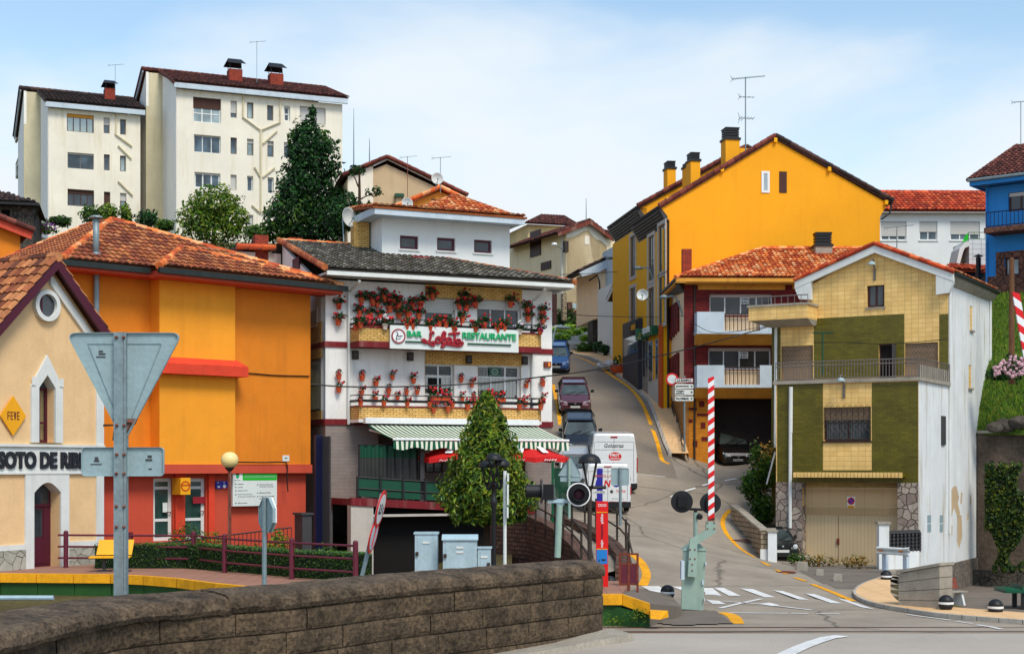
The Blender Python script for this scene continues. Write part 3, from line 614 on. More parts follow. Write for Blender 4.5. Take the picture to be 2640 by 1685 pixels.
def ftext(mb,f,r,s,o,depth=.02,**k):
 u,z=(r[0]+r[1])/2,(r[2]+r[3])/2
 return puttext(mb,lambda x,y,d:f.p(u+x,o+d,z+y),s,r[1]-r[0],r[3]-r[2],depth,**k)
def leafball(mb,c,rad,n,sz,cols,shell=.55,flat=0):
 c=Vector(c)
 sd=Vector((R.uniform(0,50),0,0))
 for _ in range(n):
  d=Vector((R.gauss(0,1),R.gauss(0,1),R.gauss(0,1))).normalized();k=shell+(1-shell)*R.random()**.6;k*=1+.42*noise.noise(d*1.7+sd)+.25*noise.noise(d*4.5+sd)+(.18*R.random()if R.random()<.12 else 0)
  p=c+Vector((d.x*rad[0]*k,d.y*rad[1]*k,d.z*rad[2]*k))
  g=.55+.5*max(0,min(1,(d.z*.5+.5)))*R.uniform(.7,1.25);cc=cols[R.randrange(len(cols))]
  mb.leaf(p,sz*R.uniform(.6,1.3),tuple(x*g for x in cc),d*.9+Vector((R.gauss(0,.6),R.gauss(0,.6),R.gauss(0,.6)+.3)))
LG={'dark':[C(h,1.15)for h in('#1F4A1C','#16381A','#2A5A24','#0F2A14','#34682A')],'mid':[C(h,.8)for h in('#3F6E1E','#54801F','#2F5A1A','#6E9428')],'lime':[C(h,.85)for h in('#6E9A20','#88AA28','#4E7A1A','#A8B83C','#3E661A')],'mag':[C(h,1.25)for h in('#4E6A1C','#6A7E22','#35521A','#8C8A2A','#20380F','#A07A2E','#2A4614')],'hedge':[C(h,.75)for h in('#2F5A18','#24481A','#44701E','#5A8424')],'ivy':[C(h,.7)for h in('#2E4E16','#4E6A1A','#6E7A1E','#1E3A12')],'dry':[C(h,.85)for h in('#B58A3C','#8E7A34','#C9A050','#6E7A2A')],'ger':[C(h,.8)for h in('#2E5A24','#1F421C','#47702E')]}
def ringp(mb,f,outer,inner,o0,o1,col=None):
 n=len(outer);vs=[f.p(u,o,z)for o in(o0,o1)for P in(outer,inner)for u,z in P]
 fs=[]
 for i in range(n):
  j=(i+1)%n;fs+=[(2*n+i,2*n+j,3*n+j,3*n+i),(i,j,2*n+j,2*n+i),(n+i,3*n+i,3*n+j,n+j)]
 return mb.add(vs,fs,col)
 # station
fS=Fr(-14.76,47,.524,.852);ZB=.75
root=T('station_building','cream railway station with steep gable, round window and dark lettering','station',fS.p(0,0,ZB))
hd=fS.rect('D',190,545,345,1040);hw=fS.rect('C',285,1200,410,1740)
hw=(hw[0],hw[1],fS.hit('D',265,315)[1],hw[3])
ur=fS.hit('v',240,1000)[0];pk=fS.hit('v',130,604,.3);rk=fS.hit('v',0,752,.3);m=(pk[1]-rk[1])/(pk[0]-rk[0]);ue=fS.hit('v',262,783,.3)[0]
zt=pk[1]-m*(ur-pk[0])-.3;ul=-3.4
mb=MB();mb.facade(fS,ul,ur,ZB-.5,zt,[hd,hw],rv=.42)
up=pk[0];gl=[(ul,zt),(ur,zt),(up,pk[1]-.22),(ul,pk[1]-.22-m*(up-ul))]if pk[1]-.22-m*(up-ul)>zt else[(ul+(zt-(pk[1]-.22-m*(up-ul)))/m,zt),(ur,zt),(up,pk[1]-.22)]
mb.prism(fS,gl,-.25,0)
mb.box(fS,ul,ur,-9,-.43,ZB-.5,zt);mb.build('wall',M['cream_wall'],root)
o1,o0=.4,-9.5
Pf=fS.p(up,o1,pk[1]);Pb=fS.p(up,o0,pk[1]);dl=4.2;dr=ue-up
L0,L1=fS.p(up-dl,o1,pk[1]-m*dl),fS.p(up-dl,o0,pk[1]-m*dl);R0,R1=fS.p(ue,o1,pk[1]-m*dr),fS.p(ue,o0,pk[1]-m*dr)
mb=MB();tiles(mb,[L1,L0,Pf,Pb],'old',.27,.42);tiles(mb,[R0,R1,Pb,Pf],'old',.27,.42);ridge(mb,Pf,Pb,'old',.16)
mb.build('roof',M['tiles'],root,rec=False)
mb=MB()
for sg,dd in((-1,dl),(1,dr)):
 q=[(up,pk[1]-.02),(up+sg*dd,pk[1]-m*dd-.02),(up+sg*dd,pk[1]-m*dd-.4),(up,pk[1]-.4)]
 mb.prism(fS,q,o1-.06,o1+.04);q2=[(a,b-.06)for a,b in q[:2]]+[(a,b+.2)for a,b in q[2:]];mb.prism(fS,q2,o1-.3,o1-.062)
mb.build('bargeboard',M['maroon'],root)
mb=MB();q=[(up,pk[1]-.5),(ur,pk[1]-.5-m*(ur-up)),(ur,pk[1]-.85-m*(ur-up)),(up,pk[1]-.85)];mb.prism(fS,q,.003,.1);mb.build('soffit_strip',M['white_trim'],root)
c=fS.hit('C',343,673);c=(c[0],c[1]);rr=.5
mb=MB();ri=.36;ang=[2*math.pi*i/28 for i in range(28)]
ringp(mb,fS,[(c[0]+rr*math.cos(a),c[1]+rr*math.sin(a))for a in ang],[(c[0]+ri*math.cos(a),c[1]+ri*math.sin(a))for a in ang],.004,.16)
ow=mb.build('round_window',M['white_trim'],root)
mb=MB();mb.prism(fS,[(c[0]+ri*math.cos(a),c[1]+ri*math.sin(a))for a in ang],.006,.03);mb.build('pane',M['glass'],ow)
mb=MB();mb.box(fS,c[0]-.2,c[0]-.14,.03,.05,c[1]-ri*.85,c[1]+ri*.85);mb.build('frame',M['maroon'],ow)
u0,u1,z0,z1=hw;zm=fS.hit('C',345,1300)[1];uc=(u0+u1)/2;s=.3
inner=[(u0,z0),(u1,z0),(u1,zm),(uc,z1),(u0,zm)];outer=[(u0-s,z0),(u1+s,z0),(u1+s,zm+.05),(uc,z1+.62),(u0-s,zm+.05)]
mb=MB();ringp(mb,fS,outer,inner,.002,.09)
mb.prism(fS,[(u0,zm),(uc,z1),(u0,z1)],-.3,.0);mb.prism(fS,[(u1,zm),(u1,z1),(uc,z1)],-.3,.0)
for a in(u0-s,u1+s-.14):mb.box(fS,a,a+.14,.09,.12,zm+.06,zm+.32)
sw=mb.build('window_surround',M['white_trim'],root)
w=win(fS,root,(u0,u1,z0,zm+.02),0,.3,'maroon',2,(.36,),'glass',fw=.09,curt='lace',name='window')
mb=MB();mb.prism(fS,[(u0,zm+.02),(u1,zm+.02),(uc,z1)],-.34,-.3);mb.build('fanlight',M['glass'],w)
u0,u1,z0,z1=hd;z0=ZB
mb=MB();n=9;arc=[(u0+(u1-u0)*i/n,z1-.32+.32*math.sin(math.pi*i/n))for i in range(n+1)][::-1]
inner=[(u0,z0),(u1,z0)]+arc;outer=[(u0-.34,z0),(u1+.34,z0)]+[(u0-.34+(u1-u0+.68)*(1-i/n),z1+.42)for i in range(n+1)]
ringp(mb,fS,outer,inner,.004,.07)
for i in range(n):(a,b),(c2,d)=arc[i],arc[i+1];mb.prism(fS,[(a,b),(a,z1),(c2,z1),(c2,d)],-.4,0)
mb.build('door_surround',M['white_trim'],root)
mb=MB();mb.box(fS,u0,u1,-.46,-.42,z0,z1);dw=mb.build('door',M['maroon'],root)
zt2=fS.hit('D',240,675)[1];mb=MB();mb.box(fS,u0+.1,u1-.1,-.419,-.41,zt2,z1-.1);mb.box(fS,u0+.35,u1-.35,-.419,-.41,z0+1.0,zt2-.15);mb.build('pane',M['glass'],dw)
mb=MB();mb.box(fS,u0+.12,u0+.3,-.419,-.4,z0+.15,zt2-.1);mb.box(fS,u1-.3,u1-.12,-.419,-.4,z0+.15,zt2-.1);mb.box(fS,u0+.3,u1-.3,-.419,-.395,z0+.15,z0+.9);mb.box(fS,u0+.02,u1-.02,-.419,-.38,zt2-.06,zt2+.03);mb.build('panel',M['maroon'],dw)
zb0,zb1=fS.hit('D',240,497)[1],fS.hit('D',240,325)[1]
mb=MB();mb.box(fS,ul,ur+.02,.003,.05,zb0,zb1);mb.box(fS,ul,ur+.03,.05,.12,zb1-.08,zb1);mb.box(fS,ul,ur+.03,.05,.09,zb0,zb0+.06);mb.build('sign_band',M['white_trim'],root)
mb=MB();mb.box(fS,ur-.28,ur+.03,.002,.06,ZB,zb0-.003);mb.box(fS,ur-.28,ur+.03,.002,.06,zb1+.003,zt-.1)
zp=fS.hit('D',100,905)[1];zq=fS.hit('D',100,935)[1];mb.box(fS,ul,u0-.345,.002,.07,zq,zp);mb.box(fS,u1+.345,ur-.283,.002,.07,zq,zp)
mb.build('quoin',M['white_trim'],root)
mb=MB();mb.box(fS,ul,u0-.345,.003,.1,ZB-.1,zq-.003);mb.box(fS,u1+.345,ur+.04,.003,.1,ZB-.1,zq-.003);mb.build('plinth',M['stone_plinth'],root)
a,b=fS.hit('v',-9,1075)[0],fS.hit('v',236,1075)[0];zc=(zb0+zb1)/2-.03
mb=MB();ftext(mb,fS,(a,b,zc-.27,zc+.27),'SOTO DE RIBERA',.055,.06,bold=.045);mb.build('lettering',M['letter_dark'],root)
c=fS.hit('D',66,160);mb=MB();hx=fS.hit('D',140,160)[0]-c[0];hz=c[1]-fS.hit('D',66,275)[1]
dm=[(c[0]-hx,c[1]),(c[0],c[1]-hz),(c[0]+hx,c[1]),(c[0],c[1]+hz)];mb.prism(fS,dm,.05,.09);sg=mb.build('station_sign',M['feve_yellow'],root)
mb=MB()
def bars(x,bl):
 for(a,b,c2,d)in bl:mb.box(fS,c[0]+(x+a)*1.0,c[0]+(x+b)*1.0,.091,.097,c[1]+c2,c[1]+d)
k=hx/1.35;h=.125
def st(x0,kind):
 wd=.25*k
 if kind in 'FE':
  bars(x0,[(0,.026,-h,h)]+[(.036,wd,z,z+.036)for z in((h-.036),-.018)+((-h,)if kind=='E' else())])
 else:
  for sg2 in(-1,1):
   mb.prism(fS,[(c[0]+x0+wd/2+sg2*(wd/2-.03),c[1]+h),(c[0]+x0+wd/2+sg2*wd/2,c[1]+h),(c[0]+x0+wd/2+sg2*.016,c[1]-h),(c[0]+x0+wd/2-sg2*.012,c[1]-h)],.091,.097)
for i,ch in enumerate('FEVE'):st(-.62*k+i*.33*k,ch)
mb.build('lettering',M['maroon'],sg)
mb=MB();q=fS.p(ur+.02,.05,fS.hit('D',600,215)[1]);mb.tube([q,q+Vector((.4,-.1,0)),q+Vector((.35,-.1,-.5))],.04,6);mb.build('bracket',M['iron_brown'],root)
# orange municipal building
fO=Fr(-12.79,54,.726,.687)
root=T('municipal_building','orange two-storey building with clay tile hip roof and red base','building',fO.p(2,0,1))
zband=fO.hit('v',500,1091)[1];zev=11.0;ub=fO.hit('v',553,900)[0];uR=fO.hit('v',730,900,-.3)[0]
mb=MB();mb.box(fO,-6,ub,-10,-.66,zband,zev);mb.box(fO,ub-.001,uR,-10,-.3,zband,zev-.002);mb.build('wall',M['orange_dark'],root)  # darker orange than the bay puts the recess's shade into the wall colour
mb=MB();mb.box(fO,0,ub,-.7,0,zband-.002,zev-.05);mb.build('bay',M['orange_wall'],root)
zl=.6;ew=[fO.rect('D',887,520,1000,905,-.55),fO.rect('D',1063,520,1190,905,-.55)];ew=[(a,b,1.25,d)for a,b,c_,d in ew]
mb=MB();mb.facade(fO,-4,uR-.05,zl,zband-.35,ew,-.55,.2);mb.box(fO,-4,uR-.05,-9,-.78,zl,zband-.35);mb.build('base_wall',M['red_wall'],root)
mb=MB();mb.box(fO,-4,ub+.02,-.7,.06,zband-.34,zband-.003);mb.box(fO,ub+.02,uR+.03,-.7,-.22,zband-.34,zband-.003);mb.build('string_course',M['red_wall'],root)
mb=MB();
for a,b in((ew[0][1]+.03,ew[1][0]-.03),(ew[1][1]+.05,ew[1][1]+.3)):mb.box(fO,a,b,-.55,-.4,zl,zband-.36)
mb.build('pilaster',M['red_ledge'],root)
zc0,zc1,zc2=fO.hit('C',1500,1198,.45)[1],fO.hit('C',1500,1120,.45)[1],fO.hit('C',1500,1040,0)[1];ua,uz=-.35,ub+.3
P=fO.p;mb=MB();mb.hexa([P(ua,-.3,zc0),P(uz,-.3,zc0),P(uz,.45,zc0),P(ua,.45,zc0),P(ua+.3,-.3,zc2),P(uz-.3,-.3,zc2),P(uz,.45,zc1),P(ua,.45,zc1)]);mb.build('ledge',M['red_ledge'],root)
for i,r in enumerate(ew):
 zt=fO.hit('D',940,577,-.6)[1];w=win(fO,root,r,-.55,.12,'frame_white',1,((zt-r[2])/(r[3]-r[2]),.33),'glass_green',fw=.13,name='entrance_door')
 u0,u1=r[:2];mb=MB();mb.tube([fO.p(u1-.07,-.62,2.2),fO.p(u1-.07,-.58,2.3),fO.p(u1-.25,-.58,2.3)],.02,5);mb.build('door_handle',M['chrome'],w)
 mb=MB();mb.box(fO,u0+.4,u0+.6,-.576,-.572,2.3,2.65)if i==0 else mb.box(fO,u0+.4,u0+.95,-.576,-.572,2.6,2.85);mb.build('notice',M['sign_white']if i==0 else M['letter_red'],w)
uL,oL=-3.95,.3;zE=zev+.1;oR=.75;uE=fO.hit('F',800,497,oR)[0]
A=fO.p(.24,-4.0,fO.hit('v',265,517,-4.0)[1]);L=fO.p(uL,oL,zE);Rr=fO.p(uE,oR,zE);BL=fO.p(uL,-9.5,zE);BR=fO.p(uE,-9.5,zE);A2=fO.p(.24,-5.5,A.z)
mb=MB();tiles(mb,[L,Rr,A],'orange',.25,.4);tiles(mb,[BL,L,A,A2],'orange',.25,.4);mb.poly([Rr,BR,A2,A],TC['orange'][0]);mb.poly([BR,BL,A2],TC['orange'][0])
ridge(mb,L,A,'terra',.15);ridge(mb,Rr,A,'terra',.15);ridge(mb,BL,A2,'terra',.15)
def onroof(u,o):
 n=(Rr-L).cross(A-L);q=fO.p(u,o,0);return L.z-((q.x-L.x)*n.x+(q.y-L.y)*n.y)/n.z
e0,e1=fO.p(-.55,.95,zE+.02),fO.p(uE-.4,.95,zE+.02)
def roofpx(z,x,y):
 best=None
 for i in range(400):
  o=-3.5+i*.01;u,zz_=fO.hit(z,x,y,o)
  d=abs(onroof(u,o)-zz_)
  if best is None or d<best[0]:best=(d,u,o,zz_)
 return best[1:]
q=roofpx('C',1385,255);ap=fO.p(q[0],q[1],q[2]+.12);e2=fO.p(q[0]-.3,-.3,onroof(q[0]-.3,-.3)+.05);eL=fO.p(-.7,.2,onroof(-.7,.2))
tiles(mb,[e0,e1,ap],'orange',.25,.4);mb.poly([eL,e0,ap],TC['orange'][2]);ridge(mb,e0,ap,'terra',.14);ridge(mb,e1.lerp(ap,.05),ap,'terra',.12)
rf=mb.build('roof',M['tiles'],root,rec=False)
mb=MB();mb.box(fO,uL-.02,-.6,oL+.0,oL+.14,zE-.22,zE-.02);mb.box(fO,-.6,uE+.1,.9,1.05,zE-.24,zE-.04)
sf=fO.side(uL,0);mb.box(fO,uL-.16,uL,-9.5,oL,zE-.22,zE-.02);mb.build('gutter',M['gutter_dark'],rf)
mb=MB();mb.box(fO,uL+.1,-.5,-.68,oL,zE-.32,zE-.1);mb.box(fO,-.5,uE-.05,-.5,.9,zE-.34,zE-.12);mb.build('soffit',M['red_wall'],rf)
q=roofpx('C',732,285);fl=T('roof_flue','tall steel flue pipe with flat cap on the orange hip roof','flue',fO.p(q[0],q[1],q[2]));b=fO.p(q[0],q[1],q[2]);ht=1.28
mb=MB();mb.tube([b-Vector((0,0,.2)),b+Vector((0,0,ht))],.11,14);mb.lathe([(.2,0),(.16,.12),(.11,.14)],14,b+Vector((0,0,-.05)));mb.build('pipe',M['galv'],fl,smooth=True)
mb=MB();mb.lathe([(.24,0),(.22,.05),(.02,.1)],14,b+Vector((0,0,ht+.02)));mb.build('cap',M['galv'],fl)
mb=MB();q=fO.hit('C',735,560,-.5);mb.tube([fO.p(q[0],-.5,q[1]+.95),fO.p(q[0],-.5,q[1]-2.5)],.1,10);mb.build('wall_pipe',M['galv'],root)
mb=MB();pts=[]
for i,x in enumerate(range(970,0,-1)):pass
pts=[fO.p(fO.hit('E',x,y,-.18)[0],-.16,fO.hit('E',x,y,-.18)[1])for x,y in((-250,222),(0,235),(100,243),(160,236),(320,238),(470,240),(600,238),(630,262),(628,350),(635,440))]
mb.tube(catmull(pts,4),.025,5);pts=[fO.p(*(lambda h:(h[0],-.26,h[1]))(fO.hit('F',x,y,-.28)))for x,y in((75,1140),(180,1148),(300,1158),(440,1162),(560,1165))];mb.tube(catmull(pts,3),.022,5);mb.build('cable',M['black'],root)
r=fO.rect('D',1028,518,1085,615,-.1);t=T('post_office_sign','yellow box-shaped post office sign fixed between the two glass doors','sign',fO.p(r[0],-.2,r[2]));mb=MB();mb.box(fO,r[0],r[1],-.5,.1,r[2],r[3]);mb.build('light_box',M['feve_yellow'],t)
mb=MB();c=fO.p((r[0]+r[1])/2,.102,(r[2]+r[3])/2);ang=[i*math.pi/6 for i in range(12)];ringp(mb,fO,[((r[0]+r[1])/2+.2*math.cos(a),(r[2]+r[3])/2+.2*math.sin(a))for a in ang],[((r[0]+r[1])/2+.14*math.cos(a),(r[2]+r[3])/2+.14*math.sin(a))for a in ang],.101,.106);mb.box(fO,(r[0]+r[1])/2-.2,(r[0]+r[1])/2+.2,.101,.106,r[3]-.3,r[3]-.24);mb.build('emblem',M['orange_post'],t)
r=fO.rect('D',1243,537,1313,580,-.55);t=T('wall_sign','small blue sign with white symbols beside the glass doors','sign',fO.p(r[0],-.5,r[2]));MB().box(fO,r[0],r[1],-.52,-.49,r[2],r[3]).build('plate',M['blue_sign'],t)
mb=MB();w_,h_=r[1]-r[0],r[3]-r[2]
for a,b in((.15,.75),(.65,.75)):mb.box(fO,r[0]+a*w_,r[0]+(a+.08)*w_,-.489,-.486,r[2]+b*h_,r[2]+(b+.12)*h_)
mb.lathe([(.07,0),(.07,.004)],10,fO.p(r[0]+.72*w_,-.488,r[2]+.3*h_),None,(fO.nx,fO.ny,0));mb.box(fO,r[0]+.15*w_,r[0]+.35*w_,-.489,-.486,r[2]+.12*h_,r[2]+.35*h_);mb.build('symbol',M['white_paint'],t)
MB().box(fO,r[0]+.55*w_,r[0]+.95*w_,-.4895,-.487,r[2]+.0*h_,r[2]+.12*h_).build('red_corner',M['red_sign'],t)
r=fO.rect('V',432,378,1682,1352,-.3);t=T('services_board','large white municipal board with a bright green header listing services','sign',fO.p(r[0],-.3,r[2]));wd,hh=r[1]-r[0],r[3]-r[2];O0=-.28
mb=MB();mb.box(fO,*r[:2],O0-.25,O0,*r[2:]);mb.build('board',M['sign_white'],t)
mb=MB();mb.box(fO,r[0]+.22*wd,r[1]-.01,O0+.001,O0+.006,r[2]+.74*hh,r[3]-.01);mb.build('header',M['green_bright'],t)
mb=MB();ftext(mb,fO,(r[0]+.26*wd,r[0]+.96*wd,r[2]+.81*hh,r[2]+.885*hh),'EDIFICIO DE SERVICIOS MUNICIPALES',O0+.006,.004,bold=.01);mb.build('header_lettering',M['mint'],t)
mb=MB();mb.prism(fO,[(r[0]+.07*wd,r[2]+.9*hh),(r[0]+.07*wd,r[2]+.83*hh),(r[0]+.1*wd,r[2]+.79*hh),(r[0]+.14*wd,r[2]+.83*hh),(r[0]+.14*wd,r[2]+.9*hh)],O0+.001,O0+.006);mb.build('shield',M['green_letter'],t)
mb=MB();mb.box(fO,r[0]+.065*wd,r[0]+.145*wd,O0+.001,O0+.006,r[2]+.905*hh,r[2]+.95*hh);mb.build('crown_emblem',M['rust'],t)
mb=MB();ftext(mb,fO,(r[0]+.04*wd,r[0]+.17*wd,r[2]+.735*hh,r[2]+.755*hh),'RIBERA DE ARRIBA',O0+.001,.003)
for x,y,s,wf in((.11,.63,'Asistente',.13),(.11,.54,'Correos',.11),(.11,.44,'Juzgado de Paz',.22),(.11,.33,'Centro Intermunicipal',.32),(.11,.265,'de Servicios Sociales (CIS)',.39),(.11,.085,'Salón de actos',.21),(.6,.61,'Servicio de Salud del',.3),(.6,.545,'Principado de Asturias',.32),(.6,.37,'Biblioteca Pública',.26),(.6,.265,'Centro de Tecnologías',.34),(.6,.2,'Sociales',.13)):
 ftext(mb,fO,(r[0]+x*wd,r[0]+(x+wf)*wd,r[2]+y*hh-.012*hh,r[2]+y*hh+.026*hh),s,O0+.001,.003,bold=.012)
 if s[0].isupper()and s not in('Principado de Asturias','Sociales'):mb.box(fO,r[0]+(x-.055)*wd,r[0]+(x-.03)*wd,O0+.001,O0+.004,r[2]+(y-.012)*hh,r[2]+(y+.018)*hh)
mb.build('lettering',M['letter_dark'],t)
r=fO.rect('E',598,192,643,232,-.3);t=T('wall_plaque','small white plaque on the orange wall above the red band','plaque',fO.p(r[0],-.3,r[2]));MB().box(fO,*r[:2],-.3,-.27,*r[2:]).build('plate',M['sign_white'],t);MB().box(fO,r[0]+.1,r[1]-.1,-.269,-.266,(r[2]+r[3])/2-.01,(r[2]+r[3])/2+.03).build('lettering',M['letter_dark'],t)
t=T('access_railing','black steel baluster railing of the access ramp before the orange building','railing',(-10,49.5,.8));fr=Fr(-14.0,49.0,1,.13)
def railing(t,f,u0,z0a,z0b,u1,h,m,sp=.13,o=0.,rails=(0.08,1),name='baluster'):
 bm_=MB();n=int((u1-u0)/sp)
 for i in range(n+1):a=u0+(u1-u0)*i/n;z=z0a+(z0b-z0a)*i/n;bm_.box(f,a-.012,a+.012,o-.012,o+.012,z,z+h)
 bm_.build(name,m,t)
 bm_=MB()
 for k_ in rails:bm_.tube([f.p(u0,o,z0a+h*k_),f.p(u1,o,z0b+h*k_)],.025,5)
 bm_.build('handrail',m,t)
x0,x1=fr.hit('D',595,850)[0],fr.hit('E',665,700)[0];zt=fr.hit('D',1000,790)[1];zb=zt-2.15
railing(t,fr,x0,zb,zb,x1,2.15*.52,M['black_metal']);
for a in np.linspace(x0,x1,2):pass
fr2=Fr(-14.0,48.5,1,.13);a0,a1=fr2.hit('D',860,900)[0],fr2.hit('E',660,690)[0];railing(t,fr2,a0,fr2.hit('D',860,905)[1]-.95,fr2.hit('E',660,680)[1]-.95,a1,.95,M['black_metal'])
f2=Fr(*W(742.5,1100,52)[:2],.8,.6);d1=f2.hit('v',758,1150)[0];zt,zb=f2.hit('E',845,55)[1],.4
t=T('station_totem','tall dark blue and grey totem between the orange building and the bar','totem',f2.p(0,0,zb));MB().box(f2,0,d1,-.12,0,zb,zt).build('blue_face',M['blue_dark'],t)
f3=f2.side(d1,0,False);e=f3.hit('v',775,1150)[0];MB().box(f2,d1+.003,d1+.06,-e,0,zb,zt-.05).build('grey_face',M['panel_grey'],t)
f2b=Fr(*W(711,1100,56)[:2],.8,.6);t=T('grey_pillar','dark grey concrete pillar standing behind the blue totem','pillar',f2b.p(0,0,.4));MB().box(f2b,0,f2b.hit('v',733,1250)[0],-.6,0,.3,f2b.hit('v',720,1210)[1]).build('shaft',M['panel_grey'],t)
MB().box(f2b,-.06,f2b.hit('v',733,1250)[0]+.06,-.66,.06,f2b.hit('v',720,1210)[1],f2b.hit('v',720,1210)[1]+.08).build('cap',M['panel_grey'],t)
# far top-of-hill corner houses
f=Fr(*W(80,520,75)[:2],1,.25);t=T('stone_house','old dark stone house with brown tile roof at the edge of the hill','house',f.p(-3,0,14))
r=f.rect('T',25,560,180,740);mb=MB();mb.facade(f,-8,0,12,f.hit('T',300,400)[1],[(r[0],r[1],r[2],r[3])],0,.3);mb.box(f,-8,0,-6,-.31,12,f.hit('T',300,400)[1]);mb.build('wall',M['stone_dark'],t)
mb=MB();mb.box(f,r[0],r[1],-.3,-.26,r[2],r[3]);mb.build('window',M['dark_room'],t)
z0=f.hit('T',700,440,.5)[1];ee=f.hit('T',705,440,.5)[0];tp=f.hit('T',0,100,-3)[1]
mb=MB();a,b,c_,d=f.p(-9,.5,z0),f.p(ee,.5,z0),f.p(ee-3.2,-3,tp-.1),f.p(-9,-3,tp+.4);tiles(mb,[a,b,c_,d],'dark',.26,.4);mb.poly([b,f.p(ee,-6,z0),f.p(ee-3.2,-3,tp-.1)],TC['dark'][0]);mb.build('roof',M['tiles'],t,rec=False)
mb=MB();mb.box(f,-9,ee+.02,.5,.58,z0-.14,z0-.02);mb.tube([f.p(ee,.52,z0-.1),f.p(ee-.1,.4,z0-.35),f.p(.05,.06,z0-.75),f.p(.05,.06,z0-1.6)],.045,6);mb.build('gutter',M['black_metal'],t)
f=Fr(*W(60,560,66)[:2],1,.5);t=T('orange_gable_house','orange house with red bargeboard, mostly cut off by the frame edge','house',f.p(-3,0,10))
e=f.hit('T',600,975,.4);g=f.hit('T',0,735,.4);sl_=(g[1]-e[1])/(g[0]-e[0])
mb=MB();mb.prism(f,[(-7,8),(e[0]-.5,8),(e[0]-.5,e[1]-.1),(-7,e[1]+sl_*(-7-e[0])-.2)],-5,0);mb.build('wall',M['orange_dark'],t)
q=lambda o:[f.p(e[0],o,e[1]),f.p(-7,o,e[1]+sl_*(-7-e[0]))]
mb=MB();mb.prism(f,[(e[0],e[1]),(-7,e[1]+sl_*(-7-e[0])),(-7,e[1]+sl_*(-7-e[0])-.35),(e[0]-.1,e[1]-.3)],.3,.42);mb.build('bargeboard',M['red_wall'],t)
mb=MB();a,b=q(.5);c_,d=q(-5);mb.slab([a,b,d,c_],.1,TC['brown'][0]);ridge(mb,a+Vector((0,0,.12)),b+Vector((0,0,.12)),'brown',.13);mb.build('roof',M['tiles'],t)
# pale apartment blocks
def chimney(root,f,o,r,m='brick_chimney',cap=0,dp=None,name='chimney',dig=.6):
 u0,u1,z0,z1=r;dp=dp or(u1-u0)*.8;mb=MB();mb.box(f,u0,u1,o-dp,o,z0-dig,z1);
 c=mb.build(name,M[m],root)
 if cap==1:
  mb=MB();w=(u1-u0)
  for a in(u0+.08,u1-.08):
   for b in(o-.08,o-dp+.08):mb.box(f,a-.025,a+.025,b-.025,b+.025,z1,z1+w*.42)
  P=f.p;uc,oc,zt=(u0+u1)/2,o-dp/2,z1+w*.85
  for sg in(-1,1):mb.slab([P(u0-.2*w,oc+sg*dp*.8,z1+w*.38),P(u1+.2*w,oc+sg*dp*.8,z1+w*.38),P(u1+.0*w,oc,zt),P(u0+.0*w,oc,zt)],.04)
  mb.build('hood',M['black_metal'],c)
 if cap==2:
  mb=MB();uc,oc,w=(u0+u1)/2,o-dp/2,(u1-u0)
  for i in range(4):mb.box(f,uc-w*.47,uc+w*.47,oc-dp*.47,oc+dp*.47,z1+.02+i*w*.17,z1+.02+i*w*.17+w*.11)
  mb.box(f,uc-w*.4,uc+w*.4,oc-dp*.4,oc+dp*.4,z1-.01,z1+w*.66);mb.box(f,u0-.06,u1+.06,o-dp-.06,o+.06,z1-.1,z1+.02);mb.box(f,uc-w*.5,uc+w*.5,oc-dp*.5,oc+dp*.5,z1+w*.66,z1+w*.74);mb.build('vent_cap',M['black_metal'],c)
 return c
